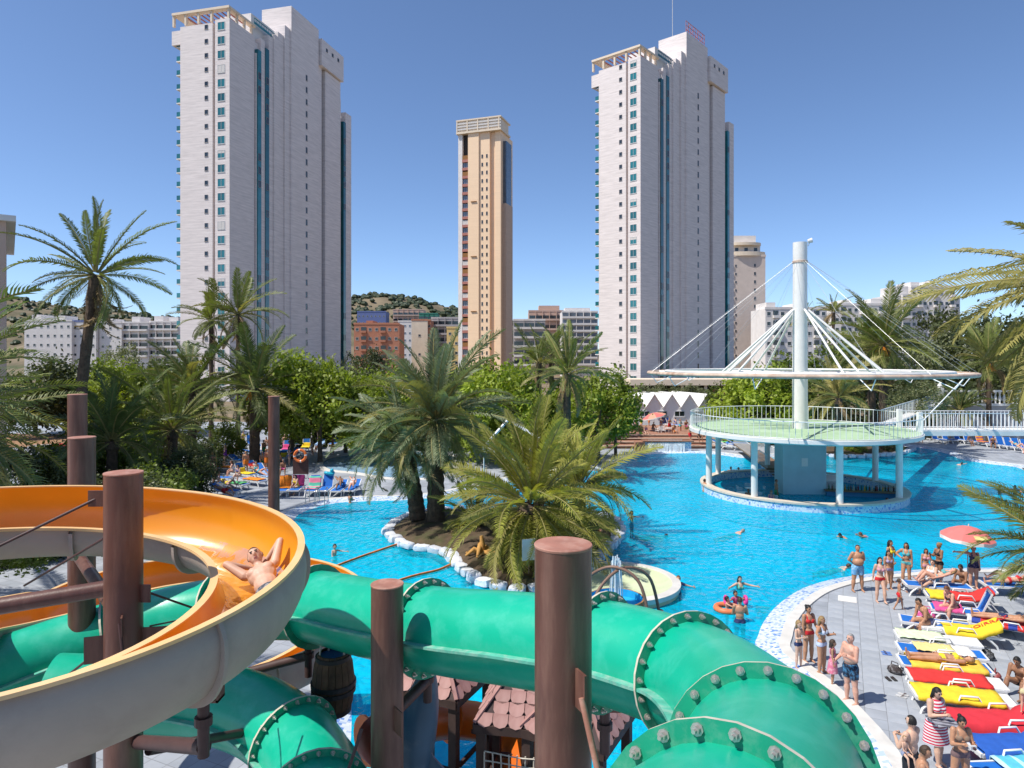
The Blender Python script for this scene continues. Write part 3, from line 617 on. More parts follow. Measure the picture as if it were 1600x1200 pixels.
# ---- the tan tower between them
Yc = 250; t = bld('residential_tower', 'slim tan tower with a slatted crown and a column of balconies', 'tower', (XP(715.5, Yc+4), Yc+4), (.945, -.327)); W = 17.6; hc = ZP(205, Yc)
block(t, 'wall', [(0, 1.6, .3, 14, 0, hc)], m_white); block(t, 'wall', [(4.0, 8.2, 0, 14, 2.5, hc)], m_tan); block(t, 'wall', [(8.2, 12.3, .5, 14, 2.5, hc)], m_tan)
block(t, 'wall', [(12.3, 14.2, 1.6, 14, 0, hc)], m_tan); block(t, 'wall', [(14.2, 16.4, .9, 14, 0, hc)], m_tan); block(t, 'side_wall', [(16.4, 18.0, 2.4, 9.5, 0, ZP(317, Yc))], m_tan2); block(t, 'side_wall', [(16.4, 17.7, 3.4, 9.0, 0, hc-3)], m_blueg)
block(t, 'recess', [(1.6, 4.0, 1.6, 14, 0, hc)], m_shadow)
cr = block(t, 'crown_box', [(-.5, W-.6, -.6, 10, hc, hc+.7), (-.5, W-.6, -.6, 10, hc+4.6, hc+5.1), (0, W-1.1, -.2, 9, hc+.7, hc+4.6)], m_cream)
for k in range(3): block(cr, 'slat', [(-.45, W-.65, -.5, -.22, hc+1.3+k*1.05, hc+1.85+k*1.05)], m_shut)
for k in range(5): block(cr, 'post', [(-.4+k*4.1, .0+k*4.1, -.56, -.2, hc+.7, hc+4.6)], m_cream)
for k in range(27):
    z = 4+k*2.98
    if z > hc-2: break
    for x in (9.4, 11.2): win(t, x, .5, z+.4, .62, 1.25)
    b = block(t, 'balcony', [(1.62, 3.98, .1, 1.6, z-.6, z+.35)], m_redb)
    c = R.random()
    if c < .2: block(b, 'awning', [(1.65, 3.95, .3, .5, z+.4, z+1.9)], m_blind)
    elif c < .4: block(b, 'shutter', [(1.65, 3.95, .4, .6, z+.4, z+2.1)], m_shut)
    else: win(b, 2.8, .8, z+.4, 2.3, 1.8, m_blueg, split=3)
for k, (zz) in enumerate((26, 46, 66)): block(t, 'ledge', [(5.2, 7.4, -.35, 0, zz, zz+.25)], m_blind)

# ---- other blocks
def apart(px0, px1, ytop, Y, label, m, style, fl=3.0, cols=6, rot=0.0, depth=14, glass=None, parap=None, steps=(), name='apartment_block'):
    x0, x1, hh = XP(px0, Y), XP(px1, Y), ZP(ytop, Y); t = bld(name, label, 'building', (x0, Y), (math.cos(rot), math.sin(rot))); W = (x1-x0)/math.cos(rot) if rot >= 0 else (x1-x0)/(math.cos(rot))
    block(t, 'wall', [(0, W, 0, depth, 0, hh)], m)
    for sx0, sx1, dz in steps: block(t, 'roof_house', [(W*sx0, W*sx1, 2, depth-2, hh+.002, hh+dz)], m)
    block(t, 'parapet', [(-.15, W+.15, -.15, .3, hh-.3, hh+.5)], parap or m)
    n = int((hh-2)/fl)
    for k in range(n):
        z = hh-(k+1)*fl+.5
        if z < 6: break
        if style == 'windows':
            for c in range(cols):
                win(t, W*(c+.5)/cols, 0, z+.5, 1.2, 1.2, glass)
        elif style == 'bands':
            b = block(t, 'balcony', [(.3, W-.3, -1.3, -.002, z-.5, z+.45)], parap or m_white); g = block(b, 'glazing', [(.4, W-.4, -.15, -.004, z+.5, z+2.2)], glass or m_dark)
            for c in range(1, cols): block(b, 'divider', [(W*c/cols-.12, W*c/cols+.12, -1.2, -.2, z+.452, z+fl-.5)], m)
        elif style == 'mixed':
            for c in range(cols):
                if c % 3 == 1: bx = block(t, 'balcony', [(W*c/cols+.2, W*(c+1)/cols-.2, -1.1, -.002, z-.4, z+.5)], parap or m_white); block(bx, 'glazing', [(W*c/cols+.3, W*(c+1)/cols-.3, -.12, -.004, z+.55, z+2.1)], glass or m_dark)
                else: win(t, W*(c+.5)/cols, 0, z+.4, 1.3, 1.3, glass)
    return t
apart(38, 112, 501, 330, 'white apartment slab with small dark windows below the hill', m_white, 'windows', 4.4, 7, steps=((.1, .3, 3), (.6, .8, 2.5)))
apart(113, 150, 502, 332, 'white apartment slab crowned with a blue roof behind the tall palm', m_white, 'windows', 4.4, 4, parap=m_blued)
apart(155, 190, 504, 334, 'plain white apartment slab with a single column of windows', m_white, 'windows', 4.4, 3, steps=((.2, .5, 2),))
apart(190, 232, 504, 336, 'white apartment block with stacked dark balconies and blue roof', m_white, 'bands', 4.2, 3, parap=m_white, steps=((.3, .6, 3),))
apart(233, 280, 503, 338, 'white apartment block with wide dark balcony bands beside the stone tower', m_white, 'bands', 4.2, 4, steps=((.1, .4, 3), (.6, .9, 2.5)))
apart(553, 624, 506, 300, 'orange brick apartment building with rows of balconies', m_brick, 'mixed', 4.0, 7, parap=m_brick, steps=((.25, .4, 1.5),))
apart(558, 603, 487, 520, 'blue clad block under construction on the hillside', m_blued, 'windows', 5, 7)
apart(614, 662, 484, 560, 'brown concrete block with dark open floors on the hillside', m_pinkr, 'bands', 5, 6, parap=m_pinkr)
apart(655, 684, 490, 540, 'low building wrapped in green netting on the hillside', mat('green netting', (.05, .22, .16), .8), 'bands', 5, 4, parap=mat('green netting', (.05, .22, .16)))
apart(622, 644, 502, 420, 'narrow white block with blue grey windows behind the brick building', m_white, 'windows', 4.4, 3, glass=m_blueg)
apart(643, 668, 500, 330, 'cream apartment block with a bare side wall', m_cream, 'windows', 9, 1, parap=m_brick)
apart(668, 673, 500.5, 332, 'thin red brick stair tower on the cream block', m_brick, 'windows', 4.4, 1, name='stair_tower')
apart(674, 717, 497, 345, 'grey concrete block with deep dark balconies beside the tan tower', m_greyr, 'bands', 4.2, 4, parap=m_greyr)
apart(698, 718, 512, 300, 'small yellow apartment house tucked beside the tan tower', mat('yellow render', (.72, .52, .22), .8), 'windows', 4.2, 2)
apart(802, 852, 500, 300, 'grey apartment block with white balcony fronts', m_greyr, 'bands', 4.0, 3, parap=m_white)
apart(826, 880, 486, 360, 'pink beige apartment block with terraces stepping up its roof', m_pinkr, 'bands', 5.0, 5, parap=m_pinkr, steps=((.3, .9, 3),))
apart(878, 934, 487, 340, 'white curved looking block striped with blue glass balconies', m_white, 'bands', 3.3, 5, glass=m_blueg, steps=((.1, .8, 2),))
Yt = 254
t = apart(1141, 1196, 400, Yt, 'beige tower with a rounded roof terrace behind the stone tower', mat('beige render', (.62, .52, .45), .8, .06, .5), 'none'); Wt = XP(1196, Yt)-XP(1141, Yt)
for k in range(15):
    z = ZP(400, Yt)-4-k*3; win(t, Wt*.70, 0, z, .7, 1.1); win(t, Wt*.16, 0, z, .6, .8)
    if z > 8: block(t, 'balcony', [(-1.6, 1.2, -.3, 3, z-.6, z+.5)], m_white)
h0 = ZP(400, Yt)
for dz0, dz1, x0, x1, r in ((.1, 1.6, -.6, Wt+.6, 6.5), (4, 5.0, 0, Wt-1, 5.5)):
    mb = MB(); cx = (x0+x1)/2; arc = [(cx+(x1-x0)/2*math.cos(s), 2.2-3.2*math.sin(s)) for s in np.linspace(0, PI, 18)]; mb.prism([(x0, 12), (x1, 12)]+arc, h0+dz0, h0+dz1); mb.build('curved_terrace', m_cream, t)
block(t, 'penthouse', [(.8, Wt-1.2, 2, 11, h0+1.602, h0+4)], m_white); block(t, 'penthouse', [(1.5, Wt-2.5, 3, 11, h0+5.002, h0+8)], m_white)
for x in (3, 6.5, 10): win(t, x, 2, h0+2.0, 1.4, 1.4)
apart(1196, 1292, 482, 230, 'white apartment row with shaded balconies behind the tall mast', m_white, 'mixed', 3.3, 9, parap=m_white, steps=((.05, .2, 2.2), (.5, .7, 1.8)))
apart(1303, 1392, 476, 240, 'white apartment row with roof houses and satellite dish', m_white, 'mixed', 3.4, 9, parap=m_white, steps=((.2, .35, 1.8), (.7, .9, 2.2)))
apart(1392, 1424, 461, 262, 'white stepped terraces at the side of the hilltop block', m_white, 'bands', 4.4, 2, parap=m_white, steps=((.3, 1, 3.5),))
apart(1424, 1492, 448, 266, 'large white hilltop apartment block with rows of balconies', m_white, 'mixed', 4.0, 8, parap=m_white, steps=((.05, .25, 2.0), (.5, .62, 2.5)))
apart(1492, 1500, 466, 268, 'narrow white stair wing of the hilltop block', m_white, 'windows', 4.4, 1, name='stair_wing')
# pink building at the picture's edge
t = bld('hotel_building', 'pink beige hotel wall with a projecting roof slab beside the palm fronds', 'building', (-40.9, 25.4), (.81, .59))
block(t, 'wall', [(0, 18, 0, 14, 0, ZP(346, 36))], m_pinkr); block(t, 'roof_slab', [(-.5, 18.42, -.3, 14.3, ZP(346, 36), ZP(337, 36))], m_white)
for k in range(4): win(t, 15.5, 0, 3+k*3.2, 1.4, 1.5, split=2)
# podium at the foot of the stone tower
t = bld('tower_podium', 'long pale podium canopy with dark openings at the foot of the lattice topped tower', 'building', (XP(980, 150), 150), (1, 0))
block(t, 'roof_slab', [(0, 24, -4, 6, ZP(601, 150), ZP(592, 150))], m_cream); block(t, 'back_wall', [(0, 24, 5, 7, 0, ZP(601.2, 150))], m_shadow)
for k in range(5): block(t, 'column', [(1+k*5, 1.5+k*5, -3, -2.5, 0, ZP(601.2, 150))], m_white)
# ================================================================== vegetation
FR = {}
def frond_mesh(key, L, droop, nl, w, m, stem, seed, lift=.45, hang=.5):
    """one feather leaf along +X: arched midrib with two rows of leaflets"""
    r = random.Random(seed); mb = MB(); N = 14; pts = []; p = Vector((0, 0, 0)); ang = 0.0; tw = r.uniform(-.25, .25)
    for i in range(N+1):
        pts.append(p.copy()); s = i/N; ang = -droop*(s**1.4); yaw = tw*s*s; p = p+Vector((math.cos(ang)*math.cos(yaw), math.sin(yaw)*math.cos(ang), math.sin(ang)))*(L/N)
    rad = [.045*L/4*(1-.85*i/N)+.006 for i in range(N+1)]
    mb.tube(pts, rad, 5, False, 1)
    def at(s):
        f = s*N; i = min(N-1, int(f)); return pts[i]+(pts[i+1]-pts[i])*(f-i), (pts[i+1]-pts[i]).normalized()
    for k in range(nl):
        s = .10+.90*(k+.5)/nl; c, d = at(min(.995, s)); side = Vector((0, 0, 1)).cross(d).normalized(); up = d.cross(side)
        ll = L*w*(math.sin(PI*min(1, (s-.02)*1.02))**.55*.85+.12)*(1 if s < .97 else .8)
        for sg in (1, -1):
            q = s+r.uniform(-.008, .008); l2 = ll*r.uniform(.85, 1.12); fw = .55+.5*s+r.uniform(-.12, .12)
            e = (side*sg*1.0+d*fw+up*(lift+r.uniform(-.22, .22))).normalized(); m1 = c+e*l2*.5; e2 = (e-Vector((0, 0, hang*r.uniform(.6, 1.3)))).normalized(); tip = m1+e2*l2*.52
            wd = (d*.9+up*.3)*L*.0105*(44/nl)
            mb.add([c-wd*.6, c+wd*.6, m1+wd, m1-wd, tip], [(0, 1, 2, 3), (3, 2, 4)], 0)
    return mb.mesh('frond', [m, stem])
lm_olive = leafmat('palm olive green', (.155, .18, .045), .3, .25); lm_blue = leafmat('palm blue green', (.20, .235, .13), .3, .2); lm_yel = leafmat('palm yellow green', (.31, .295, .06), .3, .28)
lm_dark = leafmat('palm dark green', (.105, .14, .042), .3, .22); lm_dead = leafmat('dry frond', (.25, .17, .075), .3, .15); m_stem = mat('frond midrib', (.24, .21, .07), .7, .2, 3); m_dstem = mat('dry midrib', (.26, .17, .09), .8, .2, 3)
lm_tip = leafmat('sun bleached frond', (.27, .24, .075), .3, .22)
def frond_set(tagname, m, stem, nl=44, w=.17, lift=.45, hang=.5):
    if (tagname, nl) not in FR:
        FR[(tagname, nl)] = [[frond_mesh(tagname, 1.0*4, d, nl, w, m, stem, 11*i+j, lift, hang) for j in range(2)] for i, d in enumerate((.35, .75, 1.15, 1.6, 2.1))]
    return FR[(tagname, nl)]
m_ptrunk = mat('palm bark', (.085, .058, .038), .95, .35, 6, bump=.9, bscale=22, stain=(.17, .12, .08), stain_amt=.5, stain_scale=5)
m_boot = mat('palm leaf base', (.20, .13, .06), .9, .3, 5, bump=.5, bscale=20); m_date = mat('orange date cluster', (.65, .24, .02), .7, .25, 8)
def palm(label, base, zc, L, kind, n=40, top=82, low=-48, r=.24, lean=(0, 0), nl=44, dates=0, dead=4, seed=0, boots=False, w=.17, hang=.5, sector=None, squash=1.0):
    """base: ground point; zc: height of the crown; L: frond length in metres"""
    rr = random.Random(seed); base = Vector(base); root = thing('palm_tree', label, 'palm', base, group='date palms round the pool')
    h = zc-base.z; tp = [Vector((lean[0]*(s**1.5), lean[1]*(s**1.5), h*s)) for s in np.linspace(0, 1, 22)]; mb = MB()
    mb.tube(tp, [r*(1.12-.25*s+(.10 if i % 2 else -.03)*.8+(.25 if s > .9 else 0)) for i, s in enumerate(np.linspace(0, 1, 22))], 12, True); tr = smooth_angle(mb.build('trunk', m_ptrunk, root), 20)
    c = tp[-1]; sets = frond_set(kind, {'olive': lm_olive, 'blue': lm_blue, 'yellow': lm_yel, 'dark': lm_dark, 'tip': lm_tip}[kind], m_stem, nl, w, hang=hang); dset = frond_set('dead', lm_dead, m_dstem, 30, .13, .2, .9)
    for i in range(n):
        s = (i+.5)/n; el = math.radians(top+(low-top)*s**.85+rr.gauss(0, 11)); az = i*2.39996+rr.uniform(-.45, .45)
        if sector and not (sector[0] <= (az % (2*PI)) <= sector[1]): continue
        di = min(4, max(0, int(.7+s*3.4+rr.uniform(-1.0, 1.1)))); sc = L/4*(.82+.25*math.sin(PI*min(1, s+.25)))*rr.uniform(.72, 1.12)
        st = sets; nm = 'frond'
        if rr.random() < .16 and s > .3: st = frond_set('tip', lm_tip, m_stem, nl, w, hang=hang)
        if s > 1-dead/n: st = dset; nm = 'dry_frond'; el -= .35
        link(nm, st[di][i % 2], root, c+Vector((math.cos(az)*math.cos(el), math.sin(az)*math.cos(el), math.sin(el)))*r*.8, (rr.uniform(-.8, .8), -el, az), sc)
    if boots:
        bm = MB(); bm.box((.08, 0, .05), (.3, .16, .05)); bm.box((.22, 0, .12), (.12, .1, .04)); me = bm.mesh('leaf_base', m_boot)
        for i in range(46):
            az = i*2.4; z = -1.3+1.35*i/46; link('leaf_base', me, tr, c+Vector((math.cos(az)*r*1.05, math.sin(az)*r*1.05, z)), (0, -.9, az))
    for k in range(dates):
        az = 1.1+k*2.2+PI; mb = MB(); d = Vector((math.cos(az), math.sin(az), 0)); rd = random.Random(k)
        for q in range(34): a = rd.uniform(0, 2*PI); l = rd.uniform(.5, 1.0)*L*.2; e = Vector((math.cos(a)*.25, math.sin(a)*.25, -1)).normalized(); mb.tube([c+d*.25, c+d*(.5)+e*l*.4, c+d*.55+e*l], [.012, .02, .03], 4)
        mb.build('date_cluster', m_date, root)
    return root
def gp(px, Y, z=0): return V(XP(px, Y), Y, z)
palm('tall lone palm leaning before the hill, its dry fronds hanging', gp(112, 37), ZP(430, 37), 4.3, 'olive', 44, low=-70, r=.27, lean=(gp(150, 37).x-gp(112, 37).x, 0), dead=9, seed=1, w=.12, hang=.6)
palm('slender palm standing close beside a taller one before the stone tower', gp(330, 74), ZP(500, 74), 4.3, 'olive', 30, r=.22, seed=2, dead=5, nl=34)
palm('slim tall palm with tan dead skirt before the stone tower', gp(372, 72), ZP(492, 72), 4.9, 'olive', 34, r=.22, seed=3, dead=9, nl=34)
palm('large dark palm with long arching fronds behind the slender pillar', gp(398, 58), ZP(606, 58), 5.6, 'dark', 50, low=-55, r=.4, seed=4, dead=4, dates=1)
palm('bushy palm with upright fronds between the tall palms', gp(300, 58), ZP(606, 58), 5.2, 'dark', 44, r=.34, seed=5, dead=3)
palm('low spreading palm growing over the shrubs by the loungers', gp(270, 44), ZP(672, 44), 5.0, 'olive', 44, low=-30, r=.3, seed=6, dead=3)
palm('full palm with long fronds leaning over the back of the orange spiral', V(-20.5, 24, 0), 6.6, 5.2, 'olive', 80, low=-62, r=.35, seed=7, dead=3)
palm('big palm at the hotel wall with fronds drooping over the slide', V(-15.8, 17.5, 0), 7.3, 4.4, 'dark', 64, low=-60, r=.32, seed=8, dead=2)
palm('low palm in the garden behind the pillars', gp(175, 40), ZP(690, 40), 4.3, 'dark', 36, low=-20, r=.3, seed=21, dead=2)
# island palms
palm('tall blue green island palm with upright fronds', G(681, 826)+V(0, 0, .4), ZP(662, 35.5), 5.0, 'blue', 76, top=84, low=-36, r=.42, seed=9, boots=True, dates=1, dead=2, nl=56, w=.16)
palm('blue green island palm leaning away from its taller twin', G(652, 822)+V(0, 0, .4), ZP(700, 36.5), 4.4, 'blue', 52, top=66, low=-34, r=.40, lean=(-.75, .2), seed=10, boots=True, dead=2, nl=56, w=.16)
palm('broad yellow green palm in the middle of the island', G(812, 884)+V(0, 0, .45), ZP(792, 29.8), 4.0, 'yellow', 110, top=80, low=-64, r=.5, lean=(.5, 0), seed=11, boots=True, dead=1, nl=56, w=.17)
palm('yellow green palm behind the broad one, fronds reaching over the water', G(905, 828)+V(0, 0, .35), ZP(765, 36), 4.0, 'yellow', 54, top=72, low=-36, r=.36, seed=12, dead=1, nl=50)
palm('small bushy palm at the foot of the broad one', G(878, 872)+V(0, 0, .3), ZP(846, 30.9), 2.6, 'yellow', 46, top=80, low=-30, r=.3, seed=31, dead=0, nl=44)
palm('small bushy palm filling the gap between the island palms', G(742, 838)+V(0, 0, .4), ZP(818, 34.5), 2.6, 'olive', 40, top=80, low=-20, r=.3, seed=32, dead=0, nl=44)
palm('tall palm with bare brown trunk standing before the leafy trees', gp(886, 52), ZP(585, 52), 4.6, 'olive', 40, top=75, low=-38, r=.29, seed=13, dead=4)
palm('thin palm behind the leafy trees with a paler trunk', gp(842, 70), ZP(568, 70), 3.9, 'olive', 30, r=.26, seed=14, dead=4, nl=30)
palm('dark green palm rising behind the trees beside the slim palm', gp(862, 74), ZP(556, 74), 3.4, 'dark', 26, r=.26, seed=24, dead=3, nl=30)
# right-hand side palms
palm('palm heavy with orange dates beyond the round bar', gp(1380, 66), ZP(540, 66), 5.6, 'olive', 50, low=-55, r=.36, seed=15, dead=6, dates=4, nl=36)
palm('palm with grey trunk standing behind the date laden one', gp(1362, 69), ZP(545, 69), 4.6, 'dark', 36, r=.36, seed=16, dead=3, nl=36)
palm('low palm spreading its fronds behind the white railing', gp(1310, 62), ZP(622, 62), 4.4, 'tip', 38, low=-25, r=.3, seed=17, dead=2, nl=36)
palm('far thin palm crown above the white apartment row', gp(1302, 110), ZP(488, 110), 3.4, 'olive', 24, r=.25, seed=18, dead=8, nl=24)
palm('small far palm poking up behind the mast', gp(1256, 112), ZP(496, 112), 3.2, 'dark', 22, r=.25, seed=19, dead=5, nl=24)
palm('palm with yellow fruit stalks in front of the stone balustrade', gp(1545, 73), ZP(566, 73), 5.2, 'olive', 34, low=-35, r=.24, seed=20, dead=5, dates=2, nl=36)
palm('low young palm below the stone balustrade', gp(1500, 74.5), ZP(642, 74.5), 3.8, 'dark', 30, top=80, low=0, r=.25, seed=22, dead=0, nl=34)
palm('great palm whose long yellowed fronds sweep in before the balustrade', V(17.85, 20.5, 0), ZP(442, 20.5), 5.1, 'tip', 100, top=20, low=-80, r=.36, seed=23, dead=3, nl=60, w=.15, hang=.9)
palm('short palm beside the red parasol spreading over the loungers', V(18.3, 21.8, 0), 2.4, 3.6, 'olive', 84, top=85, low=-20, r=.3, seed=25, dead=0, nl=56)

# ---- leafy trees
m_bark = mat('grey brown bark', (.13, .10, .075), .95, .3, 4, bump=.5)
def crown_mesh(seed, m, nclump=70, per=85, leaf=.17, shape=(1, 1, .8), hollow=.55):
    r = np.random.default_rng(seed); V0 = []; 
    d = r.normal(size=(nclump, 3)); d /= np.linalg.norm(d, axis=1)[:, None]; rad = hollow+(1-hollow)*r.random(nclump)**.6; rad *= (1+.22*np.sin(d[:, 0]*5+seed)*np.cos(d[:, 1]*4+2*seed))
    cen = d*rad[:, None]*np.array(shape); cen[:, 2] = np.where(cen[:, 2] < -.45, -.45+.2*r.random(nclump), cen[:, 2])
    size = r.uniform(.13, .27, nclump); c = np.repeat(cen, per, 0)+r.normal(size=(nclump*per, 3))*np.repeat(size, per)[:, None]*.55
    n = len(c); a = r.normal(size=(n, 3)); a /= np.linalg.norm(a, axis=1)[:, None]; up = np.array([0, 0, 1.0])*.9+r.normal(size=(n, 3))*.7; b = np.cross(a, up); b /= np.linalg.norm(b, axis=1)[:, None]+1e-9; a = np.cross(b, up); a /= np.linalg.norm(a, axis=1)[:, None]+1e-9
    s = (leaf/4.0)*r.uniform(.6, 1.25, n)[:, None]
    v = np.stack([c-a*s, c+b*s*.62, c+a*s*1.1, c-b*s*.62], 1).reshape(-1, 3)
    me = bpy.data.meshes.new('crown'); me.from_pydata(v.tolist(), [], [(4*i, 4*i+1, 4*i+2, 4*i+3) for i in range(n)]); me.materials.append(m); me.update(); return me
lt_a = leafmat('bright tree leaf', (.235, .29, .035), .3, .3); lt_b = leafmat('mid tree leaf', (.125, .165, .03), .3, .28); lt_c = leafmat('olive tree leaf', (.17, .185, .085), .3, .2); lt_d = leafmat('dark pine leaf', (.075, .09, .035), .3, .2); lt_p = leafmat('bougainvillea pink', (.42, .035, .14), .3, .2)
CM = {'bright': [crown_mesh(s, lt_a, 78, 90, .20) for s in (1, 2, 3)], 'mid': [crown_mesh(s, lt_b, 72, 85, .20) for s in (4, 5)], 'olive': [crown_mesh(s, lt_c, 60, 75, .17) for s in (6,)], 'dark': [crown_mesh(s, lt_d, 80, 80, .18) for s in (7, 8)], 'pink': [crown_mesh(9, lt_p, 30, 60, .2)]}
TC = [0]
def tree(label, px, Y, ytop, rad, kind, squash=1.0, trunk=True, zb=0.0, name='leafy_tree', grp='leafy trees behind the pool'):
    TC[0] += 1; r = random.Random(TC[0]); x = XP(px, Y); zt = ZP(ytop, Y); rz_ = rad*.95*squash; zc = zt-rz_*.95; root = thing(name, label, 'tree' if trunk else 'shrub', (x, Y, zb), r.uniform(0, 6), group=grp)
    if trunk:
        mb = MB(); base_r = .10+rad*.035; h = max(1.0, zc-zb); lean = Vector((r.uniform(-.3, .3), r.uniform(-.3, .3), 0)); fork = Vector((0, 0, h*.62))+lean*.5
        mb.tube([(0, 0, 0), (lean.x*.2, lean.y*.2, h*.3), fork], [base_r, base_r*.8, base_r*.65], 8)
        for k in range(6):
            az = k*1.05+r.uniform(-.3, .3); e = fork+Vector((math.cos(az)*rad*.55, math.sin(az)*rad*.55, h*.38+rad*r.uniform(.0, .5))); mb.tube([fork-Vector((0, 0, .15)), (fork+e)/2+Vector((0, 0, .25)), e], [base_r*.5, base_r*.33, base_r*.12], 5)
        smooth_angle(mb.build('trunk', m_bark, root), 40)
    cm = CM[kind]; link('crown', cm[TC[0] % len(cm)], root, (0, 0, zc-zb), (0, 0, r.uniform(0, 6)), (rad*r.uniform(.95, 1.08), rad*r.uniform(.95, 1.08), rad*1.05*squash*1.15))
    return root
T = 'leafy_tree'
for a in [('bright green leafy tree behind the slender pillar', 455, 62, 555, 4.2, 'bright'), ('bright green tree in front of the stone tower base', 500, 60, 575, 3.6, 'bright'), ('grey olive tree with sparse crown under the stone tower', 540, 66, 575, 3.3, 'olive'),
          ('light green tree beside the lamp post with globes', 585, 60, 585, 3.6, 'bright'), ('rounded green tree below the orange brick building', 618, 78, 570, 4.0, 'mid'), ('dark tree squeezed between stone tower and brick building', 570, 95, 545, 3.0, 'dark'),
          ('bright tree behind the island palms', 745, 62, 580, 3.9, 'bright'), ('large bright green tree below the tan tower', 790, 60, 585, 4.2, 'bright'), ('green tree below the tan tower with a dense dark crown', 760, 80, 565, 4.0, 'mid'), ('dense green tree beside the bare trunk palm', 838, 62, 612, 3.4, 'bright'),
          ('spreading bright green tree before the lattice topped tower', 935, 60, 590, 3.3, 'bright'), ('young bright tree with thin grey stem by the white cabins', 962, 64, 606, 1.9, 'bright'), ('mid green tree behind the bare trunk palm', 905, 74, 590, 3.6, 'mid'),
          ('leafy green tree behind the left end of the ring canopy', 1180, 75, 588, 4.6, 'bright'), ('tall green tree beside the mast', 1212, 78, 575, 4.6, 'mid'), ('bushy tree in the shade behind the mast', 1255, 80, 570, 4.4, 'mid'),
          ('dark broad pine below the hilltop block', 1488, 120, 492, 6.5, 'dark'), ('dark pine crowding the slope above the balustrade', 1530, 100, 500, 7.0, 'dark'), ('dark pine on the slope behind the great palm', 1590, 95, 508, 7.0, 'dark'), ('olive green tree on the slope below the white row', 1425, 95, 530, 5.0, 'olive'), ('olive green tree above the date laden palm', 1340, 100, 520, 4.6, 'mid'),
          ('mid green tree in the hedge below the blue roofed slab', 150, 85, 580, 4.4, 'mid'), ('bright tree in the hedge near the tall lone palm', 195, 80, 578, 4.2, 'bright'), ('olive tree in the hedge before the white slabs', 235, 84, 572, 4.4, 'olive'), ('mid green tree in the hedge beside the stone tower', 275, 82, 568, 4.2, 'mid'),
          ('dark tree in the hedge behind the hotel wall', 55, 80, 560, 5.0, 'dark'), ('dark tree in the hedge beside the tall lone palm', 105, 82, 572, 4.2, 'dark'), ('spindly grey tree before the white balcony blocks', 188, 120, 545, 3.6, 'olive'), ('low dark tree behind the crowd by the paddling pool', 520, 74, 622, 3.8, 'dark'), ('low bright tree behind the paddling pool', 575, 72, 625, 3.6, 'bright'), ('shady tree behind the lamp post', 470, 72, 618, 3.4, 'dark'),
          ('low mid green tree behind the island palm crown', 690, 70, 612, 3.8, 'mid'), ('dark tree behind the bar on the terrace', 1150, 84, 596, 3.6, 'mid'), ('shady tree below the date laden palm', 1420, 80, 598, 4.2, 'dark'), ('dark shady tree behind the white railing', 1335, 74, 600, 4.0, 'dark'), ('dark tree rising behind the balustrade', 1450, 88, 560, 5.0, 'dark'), ('dark tree behind the fruiting palm', 1565, 86, 566, 4.6, 'dark'), ('broad tree low behind the great palm', 1605, 90, 545, 5.2, 'mid')]:
    tree(*a)
for a in [('grey green oleander hedge shrub under the podium', 1010, 92, 606, 3.0, 'olive', .6, False), ('grey green hedge shrub behind the cabin roofs', 1045, 94, 605, 3.2, 'olive', .6, False), ('grey green hedge shrub at the end of the cabins', 1085, 95, 606, 3.0, 'olive', .6, False), ('pink bougainvillea bush at the end of the cabin row', 1131, 90, 610, 1.9, 'pink', .8, False),
          ('round dark shrub beside the sun loungers', 300, 42, 705, 1.5, 'dark', .8, False), ('dark shrub under the low spreading palm', 280, 41, 718, 1.9, 'dark', .8, False), ('dense shrub behind the orange spiral wall', 235, 36, 730, 2.2, 'mid', .7, False), ('leafy shrub by the garden pillars', 190, 34, 735, 2.2, 'dark', .7, False),
          ('broad leafed shrub below the low garden palm', 210, 44, 700, 2.3, 'bright', .9, False), ('tall shrub crowding the rust pillars', 150, 42, 690, 2.4, 'mid', .9, False), ('bright shrub behind the garden pillars', 95, 40, 695, 2.4, 'bright', .9, False), ('dark shrub at the foot of the hotel palm', 40, 36, 700, 2.4, 'dark', .9, False), ('shrub in the far garden bed beside the dark car', 200, 60, 665, 2.6, 'mid', .8, False), ('yellow green shrub in the far garden bed', 240, 58, 660, 2.6, 'bright', .8, False), ('dark shrub under the bushy palm', 300, 54, 690, 2.2, 'dark', .8, False), ('shrub under the large dark palm', 345, 62, 668, 2.2, 'mid', .8, False), ('low dark shrub behind the upper slide wall', 60, 25, 770, 1.5, 'dark', .8, False), ('round shrub far behind the spiral opening', 45, 31, 815, 1.6, 'dark', .8, False), ('leafy shrub far behind the spiral opening', 130, 33, 805, 1.7, 'mid', .8, False), ('low leafy shrub seen through the spiral', 20, 22, 800, 1.4, 'mid', .8, False), ('low olive shrub behind the pillar in the spiral', 215, 28, 770, 1.5, 'olive', .8, False),
          ('low green clump on the island tip', 668, 34.2, 842, .8, 'bright', .4, False), ('grassy clump along the island stones', 700, 32.5, 858, .7, 'bright', .35, False), ('pale flowering shrub by the stair rail', 1440, 62, 604, 2.4, 'olive', .7, False), ('green shrub on the small pool island', 1335, 65, 692, .9, 'bright', .7, False), ('dark shrub on the small pool island', 1390, 66, 688, 1.1, 'dark', .7, False), ('potted green bush on the brick terrace', 1079, 80, 668, .9, 'mid', .8, False), ('dark round bush on the brick terrace', 992, 78, 663, 1.0, 'dark', .8, False), ('small cycad like bush at the island edge', 625, 36.5, 838, .7, 'dark', .5, False), ('small leafy bush at the foot of the broad yellow palm', 790, 28.6, 895, .6, 'bright', .5, False)]:
    tree(*a, name='shrub', grp='garden shrubs')
